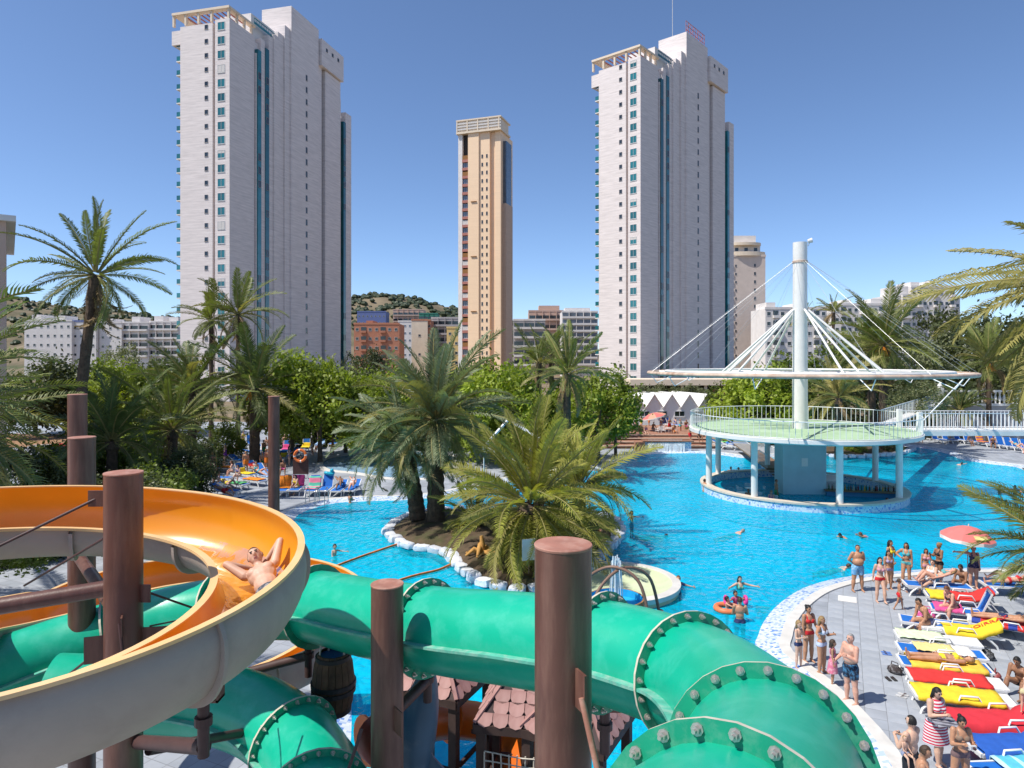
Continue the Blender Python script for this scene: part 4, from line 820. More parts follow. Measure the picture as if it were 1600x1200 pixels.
# ================================================================== the round bar with its mast, ring canopy and bridge
m_pwhite = mat('white painted steel', (.76, .74, .70), .4, .05, 1.5, stain=(.55, .47, .38), stain_amt=.3, stain_scale=1.0)
m_pblue = mat('pale blue render', (.42, .60, .64), .7, .06, 1.0, stain=(.34, .48, .52), stain_amt=.3)
m_plat = mat('pale green terrace coating', (.36, .50, .30), .75, .08, .6, stain=(.46, .56, .42), stain_amt=.5, stain_scale=.6)
m_line = mat('dark expansion joint', (.06, .07, .06), .8); m_stonerim = mat('sandstone coping', (.62, .52, .42), .7, .1, 3); m_rail = mat('white railing', (.78, .78, .77), .4, .04)
m_ctr = mat('blue bar front', (.06, .25, .42), .5, .1, 2); m_teak = mat('weathered wood', (.22, .13, .07), .7, .2, 4); m_cable = mat('steel cable', (.55, .56, .58), .4, .05, metal=.5); m_zrust = mat('rusting steel', (.55, .42, .32), .6, .25, 2, stain=(.30, .13, .06), stain_amt=.7)
BY = 47.0; BX = XP(1250, BY); PZ = 4.2; RB, RP, RR, RZ = 6.45, 7.3, 10.1, 8.0
bar = thing('round_bar', 'round white pool bar with railed green terrace on columns', 'bar', (BX, BY, 0))
mb = MB(); mb.lathe([(RB+.05, -1.3), (RB+.05, .38)], 56); mb.lathe([(RB-.38, .38), (RB-.38, -.8)], 56); smooth_angle(mb.build('basin_wall', [m_mosaic], bar), 40)
mb = MB(); mb.lathe([(RB+.12, .33), (RB+.12, .44), (RB-.45, .44), (RB-.45, .36)], 56); smooth_angle(mb.build('rim_coping', m_stonerim, bar), 40)
mb = MB(); mb.lathe([(RB-.36, -.8), (.01, -.79)], 48); mb.build('sunken_floor', mat('bar floor', (.13, .22, .24), .5, .2, 2), bar)
mb = MB(); mb.lathe([(.01, PZ-.32), (RP-.5, PZ-.32), (RP, PZ-.2), (RP, PZ+.02), (RP-.12, PZ+.05)], 64); smooth_angle(mb.build('terrace_slab', m_pwhite, bar), 40)
mb = MB(); mb.lathe([(RP-.12, PZ+.046), (.01, PZ+.05)], 64); mb.build('terrace_floor', m_plat, bar)
for a0, a1, rr in ((-1.9, .4, 5.2), (.4, 2.7, 4.8), (-.6, 2.2, 3.0)):
    mb = MB(); mb.bar((rr*math.cos(a0), rr*math.sin(a0), PZ+.056), (rr*math.cos(a1), rr*math.sin(a1), PZ+.056), .07, .006); mb.build('expansion_joint', m_line, bar)
# mast
MZ = ZP(379, BY)
mb = MB(); mb.tube([(0, 0, PZ+.05), (0, 0, RZ), (0, 0, MZ-1.9), (0, 0, MZ)], [.50, .49, .46, .46], 28); smooth_angle(mb.build('mast', m_pwhite, bar), 50)
mb = MB(); mb.tube([(0, 0, MZ-1.4), (0, 0, MZ-1.25)], [.50, .50], 20); mb.build('mast_collar', m_zrust, bar)
mb = MB(); mb.tube([(.5, -.1, MZ-.25), (.62, -.15, MZ+.05)], .03, 6); mb.tube([(.46, -.18, MZ+.05), (.72, -.26, MZ+.12)], [.13, .17], 12); mb.build('floodlight', m_frame, bar)
mb = MB(); mb.box((0, 0, 1.55), (2.9, 1.5, 4.65)); mb.build('core_wall', m_pblue, bar)
mb = MB(); mb.box((0, -.76, 2.05), (.42, .03, .55)); mb.build('wall_plaque', m_pwhite, bar)
for (cx, cy) in [(1117, 757), (1126, 741), (1185, 775), (1195, 733), (1307, 785), (1291, 737), (1372, 751), (1389, 776)]:
    g = G(cx, cy, .4)-V(BX, BY, 0); a = math.atan2(g.y, g.x); mb = MB(); mb.tube([(6.15*math.cos(a), 6.15*math.sin(a), .3), (6.15*math.cos(a), 6.15*math.sin(a), PZ-.3)], .20, 16); smooth_angle(mb.build('column', m_pwhite, bar), 50)
# railing: top rail, bottom rail, balusters
rail = link('railing', None, bar); opening = (-.30, .10)
angs = [a for a in np.linspace(-PI, PI, 132, endpoint=False) if not (opening[0] < a < opening[1])]
bal_me = MB().cyl((0, 0, .08), (0, 0, 1.06), .019, n=5).mesh('baluster', m_rail)
for a in angs: link('baluster', bal_me, rail, ((RP-.1)*math.cos(a), (RP-.1)*math.sin(a), PZ))
for zz, rr in ((1.08, .028), (.09, .022)):
    arc = [((RP-.1)*math.cos(a), (RP-.1)*math.sin(a), PZ+zz) for a in np.linspace(opening[1], opening[0]+2*PI, 90)]; mb = MB(); mb.tube(arc, rr, 6); mb.build('rail', m_rail, rail)
for a in opening: mb = MB(); mb.box(((RP-.1)*math.cos(a), (RP-.1)*math.sin(a), PZ+.65), (.28, .28, 1.3)); mb.build('gate_post', m_rail, rail)
# ring canopy: thin steel rings hung from the mast
ring = thing('ring_canopy', 'thin white steel ring hung on cables round the mast', 'canopy', (BX, BY, RZ))
for r0, tr, z in ((RR, .13, 0), (RR-1.2, .09, .12)):
    mb = MB(); mb.tube([(r0*math.cos(a), r0*math.sin(a), z) for a in np.linspace(0, 2*PI, 80, endpoint=False)], tr, 8, closed=True); smooth_angle(mb.build('ring_tube', m_zrust if r0 == RR else m_pwhite, ring), 60)
for k in range(8):
    a = k*PI/4+.22; c, s = math.cos(a), math.sin(a); mb = MB(); mb.cyl((.45*c, .45*s, .02), (RR*c, RR*s, 0), .09, n=8); smooth_angle(mb.build('radial_beam', m_pwhite, ring), 60)
    for e in ((-.07, .07) if k in (0, 2, 3, 4, 6, 7) else ()):
        mb = MB(); mb.cyl((.5*math.cos(a), .5*math.sin(a), 4.3), (5.1*math.cos(a+e*1.6), 5.1*math.sin(a+e*1.6), .05), .075, n=8); smooth_angle(mb.build('strut', m_pwhite, ring), 60)
for k in range(20):
    a = k*2*PI/20; mb = MB(); mb.cyl((.47*math.cos(a), .47*math.sin(a), MZ-RZ-1.3), (RR*math.cos(a), RR*math.sin(a), .08), .007, n=4); mb.build('cable', m_cable, ring)
for k in range(10):
    a = k*2*PI/10+.3; mb = MB(); c, s = math.cos(a), math.sin(a); mb.cyl((RR*c, RR*s, -.05), ((RR-.5)*c, (RR-.5)*s, -.75), .03, n=5); mb.cyl(((RR-.5)*c, (RR-.5)*s, -.75), ((RR-1.9)*c, (RR-1.9)*s, -.1), .03, n=5); mb.build('hanger', m_rail, ring)
# inside the bar
def cafe_table(label, loc, m=None):
    t = thing('cafe_table', label, 'table', loc, group='white cafe tables'); mb = MB(); mb.lathe([(.01, .70), (.40, .70), (.41, .735), (.01, .74)], 20); mb.build('table_top', m or m_rail, t)
    mb = MB(); mb.cyl((0, 0, .04), (0, 0, .7), .04, n=8); mb.build('pedestal', m_rail, t); mb = MB(); mb.lathe([(.26, 0), (.26, .03), (.04, .06)], 14, capb=True); mb.build('foot', m_rail, t); return t
def plastic_chair(label, loc, rz, m=None):
    m = m or m_rail; t = thing('plastic_chair', label, 'chair', loc, rz, group='white plastic chairs')
    mb = MB(); mb.box((0, 0, .43), (.44, .44, .03)); mb.build('seat', m, t); mb = MB()
    for k in range(6): mb.box((-.17+k*.068, .22+.03*abs(k-2.5)*-.3, .64), (.035, .02, .38))
    mb.tube([(-.21, .2, .84), (-.1, .25, .87), (.1, .25, .87), (.21, .2, .84)], .022, 6); mb.build('backrest', m, t)
    for sx in (-.2, .2):
        for sy in (-.2, .2): mb = MB(); mb.cyl((sx*1.15, sy*1.15, 0), (sx, sy, .43), .018, n=6); mb.build('leg', m, t)
        mb = MB(); mb.tube([(sx*1.1, -.22, .43), (sx*1.15, -.2, .64), (sx*1.15, .2, .66)], .02, 6); mb.build('armrest', m, t)
    return t
ct = ['white cafe table in the sunken bar by the columns', 'white cafe table in the sunken bar beside the steps', 'white cafe table in the sunken bar near the rim']
wt = ['bar table by the columns', 'bar table beside the steps', 'bar table near the rim']; wp = ['back to the columns', 'back to the core', 'beyond the table']
for k, (dx, dy) in enumerate([(-4.0, -.3), (-2.9, 1.3), (-3.3, -2.0)]):
    cafe_table(ct[k], (BX+dx, BY+dy, -.79))
    for j, (ex, ey, rz) in enumerate([(-.7, .1, PI/2), (.7, -.1, -PI/2), (.1, .75, 0)]): plastic_chair('white chair at the '+wt[k]+', '+wp[j], (BX+dx+ex, BY+dy+ey, -.79), rz)
for dx, dy in ((1.7, -4.2), (3.2, -3.9)): plastic_chair('white plastic chair inside the bar rim before the blue counter', (BX+dx, BY+dy, -.79), 2.6)
cn = thing('bar_counter', 'blue bar counter with wooden top inside the round bar', 'counter', (BX+3.6, BY-1.4, -.79), math.radians(-12))
mb = MB(); mb.box((0, 0, .5), (4.6, .5, 1.0)); mb.build('counter_front', m_ctr, cn); mb = MB(); mb.box((0, -.05, 1.03), (4.8, .75, .06)); mb.build('counter_top', m_teak, cn)
sh = thing('bottle_shelf', 'white shelf unit behind the bar counter', 'shelf', (BX+2.2, BY+.6, -.79), math.radians(-8)); mb = MB(); mb.box((0, .2, .9), (1.5, .05, 1.8)); mb.build('back_panel', m_pwhite, sh)
for k in range(4): mb = MB(); mb.box((0, 0, .35+k*.48), (1.5, .38, .04)); mb.build('shelf_board', m_pwhite, sh)
bc = [(.02, .09, .03), (.14, .05, .015), (.45, .42, .3), (.05, .03, .02), (.25, .02, .02), (.02, .12, .1), (.5, .33, .05)]
bprof = [(.036, 0), (.038, .02), (.038, .17), (.016, .23), (.015, .29), (.018, .30)]
bms = []
for k, c in enumerate(bc): bms.append(MB().lathe(bprof, 8, capb=True, capt=True).mesh('bottle', mat('bottle colour %d' % k, c, .15, .1)))
bn = ['green', 'brown', 'clear', 'dark', 'red', 'teal', 'amber']
for k in range(26):
    x = -2.1+k*.165; p = Vector((x, R.uniform(-.1, .15), 1.85 if k < 0 else 1.06)); p.rotate(Matrix.Rotation(math.radians(-12), 3, 'Z')); q = k % 7
    o = link('bottle', bms[q], None, p+V(BX+3.6, BY-1.4, -.79), (0, 0, 0), 1.25); tag(o, bn[q]+' glass bottle standing on the blue bar counter', 'bottle', 'bottles on the bar counter')
# ramp and steps from the far deck down to the bar
rp = thing('bar_ramp', 'white railed footbridge leading down behind the columns to the bar', 'footbridge', (BX-4.2, BY+9.5, 0), 0)
a, b = V(6.6, 9.6, .8), V(4.4, -5, .75)
mb = MB(); mb.bar(a, b, 1.5, .15); mb.build('walkway', m_teak, rp)
for sg in (-.75, .75):
    d = (b-a).normalized(); sd = V(-d.y, d.x, 0)*sg; rl = link('railing', None, rp)
    mb = MB(); mb.cyl(a+sd+V(0, 0, 1), b+sd+V(0, 0, 1), .03, n=6); mb.build('rail', m_rail, rl)
    me = MB().cyl((0, 0, .05), (0, 0, 1), .017, n=4).mesh('baluster', m_rail)
    for k in range(40): link('baluster', me, rl, a+(b-a)*(k/39)+sd)
for k in range(6): mb = MB(); mb.box(b+V(.12*k, -.28*(k+1), -.16*(k+1)), (1.4, .3, .06)); mb.build('step', m_teak, rp)
# bridge to the terrace
br = thing('footbridge', 'white railed footbridge running from the bar terrace to the far bank', 'footbridge', (BX+RP-.2, BY, PZ))
LB = 24.0
mb = MB(); mb.box((LB/2, -.6, -.12), (LB, 2.4, .3)); mb.build('deck_beam', m_pwhite, br)
me = MB().cyl((0, 0, .08), (0, 0, 1.18), .022, n=5).mesh('baluster', m_rail)
for y in (-1.75, .5):
    rl = link('railing', None, br)
    for k in range(92): link('baluster', me, rl, (.15+k*.26, y, 0))
    for z in (1.2, .1): mb = MB(); mb.bar((0, y, z), (LB, y, z), .05, .05); mb.build('rail', m_rail, rl)
mb = MB(); mb.cyl((-.6, -1.8, -.1), (3.4, -1.6, 3.9), .035, n=8); smooth_angle(mb.build('diagonal_strut', m_rail, br), 50)
# stair rail climbing to the balustrade terrace
sr = thing('stair_railing', 'white stair railing climbing from the bar terrace towards the balustrade', 'railing', (BX+RP-.7, BY+2.0, PZ))
a, b = V(0, 0, 0), V(20.6, 26.5, -.1)
mb = MB(); mb.cyl(a+V(0, 0, 1.15), b+V(0, 0, 1.15), .03, n=6); mb.build('rail', m_rail, sr); mb = MB(); mb.bar(a, b, .9, .12); mb.build('walkway', m_pwhite, sr)
for k in range(46): link('baluster', me, sr, a+(b-a)*(k/45))
# balustrade terrace on the far bank
TY = 76.0; tz = ZP(634, TY); tb = thing('stone_balustrade', 'white stone balustrade with turned balusters on the raised terrace', 'balustrade', (XP(1467, TY), TY, 0)); Lt = 26.0
mb = MB(); mb.box((Lt/2, 2, tz/2), (Lt, 4, tz)); mb.build('terrace_wall', mat('grey terrace wall', (.40, .38, .37), .85, .12, 1), tb)
mb = MB(); mb.box((Lt/2, -.02, tz+.12), (Lt, .5, .24)); mb.build('plinth', m_pwhite, tb); mb = MB(); mb.box((Lt/2, -.02, tz+1.62), (Lt, .5, .2)); mb.build('handrail', m_pwhite, tb)
bp = MB().lathe([(.10, 0), (.10, .1), (.07, .16), (.17, .42), (.15, .6), (.07, .95), (.09, 1.1), (.12, 1.18), (.12, 1.28)], 10).mesh('baluster', m_pwhite, True)
for k in range(52): link('baluster', bp, tb, (.45+k*.48, 0, tz+.24))
for k in range(6): mb = MB(); mb.box((k*5.0+.1, -.03, tz+1.0), (.55, .6, 1.96)); mb.lathe([(.2, tz+1.98), (.26, tz+2.2), (.1, tz+2.5), (.01, tz+2.55)], 10, (k*5.0+.1, 0, 0)); mb.build('pier', m_pwhite, tb)

# ================================================================== white cabins, terrace steps, waterfall
CY = 86.0; cab = thing('changing_cabin_row', 'white cabin row with zigzag gable roof', 'cabin', (XP(981, CY), CY, 0)); gw = 2.18; ez, pz = ZP(637, CY), ZP(617, CY)
mb = MB(); n = 5
mb.box((gw*n/2, 3.5, ez/2), (gw*n, 7, ez))
for k in range(n): x = k*gw; mb.add([(x, 0, ez), (x+gw, 0, ez), (x+gw/2, 0, pz), (x-2.4, 7, ez), (x+gw-2.4, 7, ez), (x+gw/2-2.4, 7, pz)], [(0, 1, 2), (4, 3, 5)])
mb.build('wall', mat('bright white wall', (.84, .82, .80), .8, .04), cab)
for k in range(n):
    x = k*gw
    for s in (0, 1):
        mb = MB(); e0 = V(x-.02 if s == 0 else x+gw+.02, -.35, ez-.03); e1 = V(x+gw/2, -.35, pz+.06); e2 = e1+V(-2.6, 7.8, 0); e3 = e0+V(-2.6, 7.8, 0); u = V(0, 0, .09)
        mb.add([e0, e1, e2, e3, e0+u, e1+u, e2+u, e3+u], [(4, 5, 6, 7), (3, 2, 1, 0), (0, 1, 5, 4), (2, 3, 7, 6), (1, 2, 6, 5), (3, 0, 4, 7)]); mb.build('roof_slope', m_pwhite, cab)
    if k < 4: win(cab, x+gw/2+gw*.45, 0, 1.75, 1.3, .72, m_dark, split=2)
mb = MB(); mb.box((gw*2.05, -.04, 1.0), (1.05, .06, 1.7)); mb.build('notice_board', mat('dark blue board', (.03, .04, .12), .5, .3, 3), cab)
st = struct(MB((0, 74, 0)).build('brick_terrace', m_brickstep))
for k in range(4):
    mb = MB((0, 74, 0)); x0, x1 = XP(935+k*6, 70), XP(1128, 70); y0 = 69.0+k*1.7; mb.box(((x0+x1)/2, (y0+85)/2, .14+k*.16), (x1-x0, 85-y0, .28+k*.02)); mb.build('step', m_brickstep, st)
    mb = MB((0, 74, 0)); mb.box(((x0+x1)/2, y0-.02, .27+k*.17), (x1-x0, .3, .05)); mb.build('step_nosing', mat('pale nosing', (.52, .40, .30), .8), st)
wf = thing('waterfall_wall', 'blue mosaic waterfall wall pouring into the pool below the brick steps', 'waterfall', (XP(1044, 67), 66.9, 0)); ww = (1080-1008)*67/F
mb = MB(); mb.box((0, .4, .35), (ww, .6, 1.1)); mb.build('wall', m_mosaic, wf); mb = MB(); mb.box((0, .4, .98), (ww+.5, .9, .14)); mb.build('coping', m_brickstep, wf); mb = MB(); mb.box((-ww/2-.5, .4, .45), (.9, .9, .9)); mb.build('end_pier', m_brickstep, wf)
for k in range(24): mb = MB(); mb.box((-ww*.42+k*ww*.031, .05, 1.06), (.07, .10, .12)); mb.build('spout', m_pwhite, wf)
m_foam = mat('white water', (.72, .78, .82), .4, .15, 5)
mb = MB(); rr = random.Random(3)
for k in range(46): x = -ww*.44+k*ww*.0175; z1 = .98; mb.tube([(x, .05, z1), (x+.01, -.05, .6), (x+rr.uniform(-.05, .05), -.12, -.08)], [.02, rr.uniform(.02, .045), rr.uniform(.03, .06)], 4)
o = mb.build('falling_water', m_foam, wf); o['kind'] = 'stuff'
# ================================================================== loungers, towels, parasols and other props
m_lblue = mat('blue sling fabric', (.012, .14, .50), .75, .08, 5); m_lwhite = mat('white lounger plastic', (.70, .70, .69), .4, .04)
def lounger_proto(back, sling, key):
    """head at +X; back = backrest angle in degrees"""
    t = thing('sun_lounger', 'sun lounger', 'sun lounger'); L1, L2, w = 1.32, .72, .64; b = math.radians(back); hx = .35
    cb, sb = math.cos(b), math.sin(b); zz = .36
    for s in (-1, 1):
        mb = MB(); mb.bar((-.98, s*w/2, zz-.02), (hx, s*w/2, zz-.02), .05, .07); mb.bar((hx, s*w/2, zz-.02), (hx+L2*.95, s*w/2, zz-.02), .045, .06); mb.build('side_rail', m_lwhite, t)
        for x0, dx in ((-.78, -.14), (.72, .16)):
            mb = MB(); mb.tube([(x0-dx*.9, s*w/2, zz-.03), (x0, s*w/2, zz-.14), (x0+dx*.7, s*(w/2+.01), .12), (x0+dx, s*(w/2+.015), .0)], [.036, .036, .034, .032], 6); smooth_angle(mb.build('leg', m_lwhite, t), 60)
        mb = MB(); mb.tube([(-.15, s*(w/2+.03), zz), (-.1, s*(w/2+.045), zz+.17), (.25, s*(w/2+.045), zz+.18), (.36, s*(w/2+.03), zz)], .024, 6); smooth_angle(mb.build('armrest', m_lwhite, t), 60)
    mb = MB(); mb.box((-.99, 0, zz-.01), (.06, w+.03, .08)); mb.build('foot_bar', m_lwhite, t)
    mb = MB(); n = 8; vs = []
    for i in range(n+1):
        x = -.96+(hx+.96)*i/n; sag = -.025*math.sin(PI*i/n)
        for y, e in ((-w/2+.03, 0), (0, sag*.6), (w/2-.03, 0)): vs.append((x, y, zz+.025+sag+e))
    mb.add(vs, [(i*3+k, i*3+k+1, (i+1)*3+k+1, (i+1)*3+k) for i in range(n) for k in range(2)]); mb.build('seat_sling', sling, t, True)
    mb = MB(); vs = []; n = 5
    for i in range(n+1):
        d = L2*i/n; sag = -.02*math.sin(PI*i/n)
        for y in (-w/2+.03, 0, w/2-.03): vs.append((hx+cb*d-sb*sag, y, zz+.025+sb*d+cb*sag))
    mb.add(vs, [(i*3+k, i*3+k+1, (i+1)*3+k+1, (i+1)*3+k) for i in range(n) for k in range(2)]); br = mb.build('back_sling', sling, t, True)
    mb = MB()
    for s in (-1, 1): mb.bar((hx, s*(w/2-.01), zz+.01), (hx+cb*(L2+.02), s*(w/2-.01), zz+.01+sb*(L2+.02)), .045, .045)
    mb.bar((hx+cb*L2, -w/2, zz+.01+sb*L2), (hx+cb*L2, w/2, zz+.01+sb*L2), .05, .05); mb.build('back_frame', m_lwhite, br)
    if back > 20: mb = MB(); mb.tube([(hx+cb*L2*.7, -w/2+.05, zz+sb*L2*.7), (hx+L2*.8, -w/2+.05, zz-.02), (hx+L2*.8, w/2-.05, zz-.02), (hx+cb*L2*.7, w/2-.05, zz+sb*L2*.7)], .016, 5); mb.build('prop', m_lwhite, br)
    return t
def far_proto(back):
    t = thing('sun_lounger', 'sun lounger', 'sun lounger'); L2, w = .72, .64; b = math.radians(back); hx = .35; cb, sb = math.cos(b), math.sin(b); zz = .36; mb = MB()
    for s in (-1, 1):
        mb.bar((-.98, s*w/2, zz-.02), (hx+L2, s*w/2, zz-.02), .05, .07)
        for x0, dx in ((-.78, -.14), (.72, .16)): mb.tube([(x0-dx*.9, s*w/2, zz-.05), (x0, s*w/2, zz-.14), (x0+dx, s*(w/2+.015), .0)], .036, 5)
        mb.bar((hx, s*(w/2-.01), zz+.01), (hx+cb*L2, s*(w/2-.01), zz+.01+sb*L2), .05, .05)
    mb.bar((-.98, -w/2, zz-.02), (-.98, w/2, zz-.02), .06, .08); mb.build('frame', m_lwhite, t)
    mb = MB(); mb.box(((hx-.96)/2, 0, zz+.02), (hx+.96, w-.06, .012)); mb.build('seat_sling', m_lblue, t)
    mb = MB(); mb.bar((hx, 0, zz+.03), (hx+cb*L2, 0, zz+.03+sb*L2), w-.06, .012); mb.build('back_sling', m_lblue, t); return t
LP = {(b, c): lounger_proto(b, m_lblue if c == 'b' else m_lwhite, c) for b in (0, 28, 68) for c in 'bw' if not (b == 68 and c == 'w')}
LP.update({(b, 'f'): far_proto(b) for b in (0, 28, 68)})
def lounger(label, p, deg, back=0, c='b', group='sun loungers'):
    return place(LP[(back, 'f' if p[1] > 44 and c == 'b' else c)], (p[0], p[1], p[2] if len(p) > 2 else 0.0), math.radians(deg), label, group, 1.08)
for _o in LP.values(): _o.location.z = -50      # removed at the end, after the last copy
def cloth(name, label, p, deg, x0, x1, w, cols, back=None, z=.43, hangl=.12, stripes=None, cat='towel', seed=0, mat_=None):
    """a towel draped along a lounger from x0 to x1 (lounger coordinates), hanging over the sides"""
    r = random.Random(seed+len(label)); root_m = mat_ or mat('towel '+str(cols), cols, .9, .1, 6, bump=.3, bscale=50); n = 16; vs = []; m = 8; b = math.radians(back) if back else 0; hx = .36
    for i in range(n+1):
        x = x0+(x1-x0)*i/n; dx = x; dz = 0
        if b and x > hx: dx = hx+(x-hx)*math.cos(b)-.055*math.sin(b); dz = (x-hx)*math.sin(b)-.02*math.sin(b)
        for k in range(m+1):
            y = -w/2+w*k/m; over = max(0, abs(y)-.37); yy = math.copysign(min(abs(y), .37), y)+math.copysign(over*.12, y)
            vs.append((dx, yy+.012*math.sin(i*1.3+seed), z+dz-over*.95+.012*math.sin(i*1.9+k*1.1+seed)+r.uniform(-.004, .006)))
    fs = [(i*(m+1)+k, (i+1)*(m+1)+k, (i+1)*(m+1)+k+1, i*(m+1)+k+1) for i in range(n) for k in range(m)]
    mb = MB(); mb.add(vs, fs)
    if stripes is not None:
        mb.m = [stripes[1] if (i % stripes[0][1]) < stripes[0][0] else 0 for i in range(n) for k in range(m)]
    o = mb.build(name, [root_m]+(stripes[2] if stripes else []), None, True, loc=(p[0], p[1], p[2] if len(p) > 2 else 0.0)); o.rotation_euler = (0, 0, math.radians(deg)); o.scale = (1.08,)*3
    md = o.modifiers.new('t', 'SOLIDIFY'); md.thickness = .012; md.offset = 1
    return tag(o, label, cat, 'towels on the loungers')
C_W, C_Y, C_R, C_B, C_P, C_G, C_O, C_LB = (.72, .71, .68), (.80, .56, .03), (.62, .035, .03), (.02, .15, .52), (.62, .08, .25), (.42, .62, .25), (.80, .24, .02), (.10, .48, .70)
# --- sunny deck: a fan of loungers, heads away from the pool, angled -28 degrees
def lp(px, py): return G(px, py)          # centre of the lounger on the ground
A = -27
sunny = [  # centre px, py, angle, back, colour, label
    ((1500, 950), -20, 28, 'b', 'blue lounger under the red and yellow beach towel'),
    ((1462, 930), -14, 0, 'b', 'blue lounger with a reclining blond woman, knees up'),
    ((1510, 972), -24, 68, 'b', 'empty blue lounger with its back raised beside the pink towel'),
    ((1465, 992), -24, 0, 'b', 'blue lounger on which the man in grey trunks sits'),
    ((1500, 1003), -22, 28, 'w', 'white lounger draped with the yellow lettered towel'),
    ((1462, 1018), -18, 0, 'w', 'bare white lounger beside the pale lime towel'),
    ((1467, 1038), -17, 0, 'b', 'blue lounger piled with patterned clothes'),
    ((1472, 1060), -16, 0, 'b', 'blue lounger carrying the sunbather in a yellow bikini'),
    ((1490, 1085), -16, 0, 'w', 'white lounger under a red towel'),
    ((1500, 1112), -15, 0, 'w', 'white lounger under a plain yellow towel'),
    ((1570, 1150), -4, 28, 'b', 'lounger hidden under the big red towel'),
    ((1590, 1192), 2, 28, 'b', 'lounger under the dark blue towel'),
    ((1600, 1232), 4, 0, 'b', 'blue lounger with a turquoise patterned towel'),
    ((1585, 1275), 4, 0, 'b', 'blue lounger nearest the woman with the camera'),
    ((1575, 995), -35, 0, 'w', 'white lounger covered with a red and blue towel by the short palm'),
    ((1585, 930), -12, 0, 'b', 'blue lounger half hidden by the short palm'),
]
LPOS = []
for (px, py), dg, bk, c, lab in sunny:
    p = lp(px, py); LPOS.append((p, dg, bk)); lounger(lab, p, dg, bk, c, 'loungers on the sunny deck')
def tw(i, label, x0, x1, col, w=.9, **k): p, dg, bk = LPOS[i]; return cloth('towel', label, p, dg, x0, x1, w, col, back=bk, seed=i, **k)
yR = mat('red print', C_R, .9, .1, 6); mY = mat('yellow terry', C_Y, .9, .1, 6)
tw(0, 'red beach towel with a yellow oval print', -.95, 1.0, C_R, .95, stripes=((5, 16), 1, [mY]))
tw(2, 'bright pink towel bunched on a blue lounger', -.9, -.1, C_P, .9)
tw(4, 'yellow towel with red capital lettering', -.45, 1.08, C_Y, 1.15)
tw(5, 'pale lime green towel on the end of a white lounger', -.98, .2, (.62, .72, .48), .7)
tw(6, 'crumpled white shirt on a blue lounger', .1, .8, C_W, .7); tw(6, 'yellow patterned dress spread on a blue lounger', -.6, .35, (.75, .62, .25), .6, z=.445)
tw(7, 'amber towel under the sunbather in a yellow bikini', -.8, .95, (.80, .50, .06), .95)
tw(8, 'red towel trailing along a white lounger', -.98, .75, C_R, .85); tw(9, 'plain yellow towel along a white lounger', -.98, .85, C_Y, .95)
tw(10, 'very large red towel spread over a lounger', -1.3, 1.1, (.60, .03, .045), 1.6); tw(11, 'dark blue towel with soft folds', -.95, 1.1, (.02, .10, .42), 1.3); tw(12, 'turquoise towel with white swirls', -.4, 1.1, C_LB, 1.0, stripes=((1, 4), 1, [mat('pale swirl', (.45, .72, .80), .9)]))
tw(14, 'red and blue striped towel beside the short palm', -.9, .9, C_R, .95, stripes=((2, 4), 1, [mat('navy stripe', (.03, .06, .3), .9)]))
def text_on(label, txt, p, deg, x, size, m, back, z=.47):
    cu = bpy.data.curves.new('lettering', 'FONT'); cu.body = txt; cu.size = size; cu.extrude = .004; cu.align_x = 'CENTER'
    o = bpy.data.objects.new('lettering', cu); COL.objects.link(o); dg = bpy.context.evaluated_depsgraph_get(); me = bpy.data.meshes.new_from_object(o.evaluated_get(dg)); bpy.data.objects.remove(o); me.materials.clear(); me.materials.append(m)
    return me
towel_y = [o for o in COL.objects if o.get('label') == 'yellow towel with red capital lettering'][0]
me = text_on('', 'SOIRRAZ', None, 0, 0, .27, yR, 0)
b = math.radians(28); link('lettering', me, towel_y, (.70, -.06, .655), (0, -b, 0))
# small things on the deck
def slab(name, label, p, size, m, cat, rz=0): mb = MB(); mb.box((0, 0, size[2]/2), size, 0); o = mb.build(name, m, None, loc=tuple(p)); o.rotation_euler = (0, 0, rz); return tag(o, label, cat)
slab('drain_cover', 'square white drain cover on the sunny deck', G(1324, 937)+V(0, 0, .012), (.62, .62, .02), m_pwhite, 'cover', -DECK_ROT)
def bag(label, p, c, s=.3, seed=0):
    r = random.Random(seed); mb = MB(); mb.sph((0, 0, s*.5), (s, s*.7, s*.55), 10, 7); mb.v = [(x*(1+r.uniform(-.12, .12)), y*(1+r.uniform(-.15, .15)), max(0, z*(1+r.uniform(-.1, .15)))) for x, y, z in mb.v]
    t = thing('beach_bag', label, 'bag', p, r.uniform(0, 6), group='bags by the loungers'); mb.build('pouch', mat('bag '+str(c), c, .8, .25, 8, stain=(.6, .6, .6), stain_amt=.5, stain_scale=9), t, True)
    mb = MB(); mb.tube([(-s*.5, 0, s*.9), (-s*.4, 0, s*1.45), (s*.4, 0, s*1.45), (s*.5, 0, s*.9)], .015, 5); mb.build('strap', mat('bag '+str(c), c), t); return t
bag('dark bag by the feet of the yellow bikini sunbather', G(1398, 1052), (.04, .03, .03), .22, 1); bag('pink swim bag at the seated man', G(1446, 968), (.6, .06, .25), .32, 2); bag('patterned teal bag behind the raised blue lounger', G(1565, 985), (.05, .2, .25), .3, 3)
for k, (px, py, c, nm) in enumerate([(1440, 958, (.05, .1, .35), 'navy bag between two blue loungers'), (1430, 1003, (.5, .5, .5), 'pale bag by the lime towel'), (1540, 1030, (.03, .03, .03), 'black bag in the shade behind the white lounger'), (1555, 1062, (.3, .05, .05), 'maroon bag behind the amber towel'), (1530, 955, (.5, .1, .3), 'pink bag beside the red beach towel')]): bag(nm, G(px, py), c, .2+.03*(k % 3), 20+k)
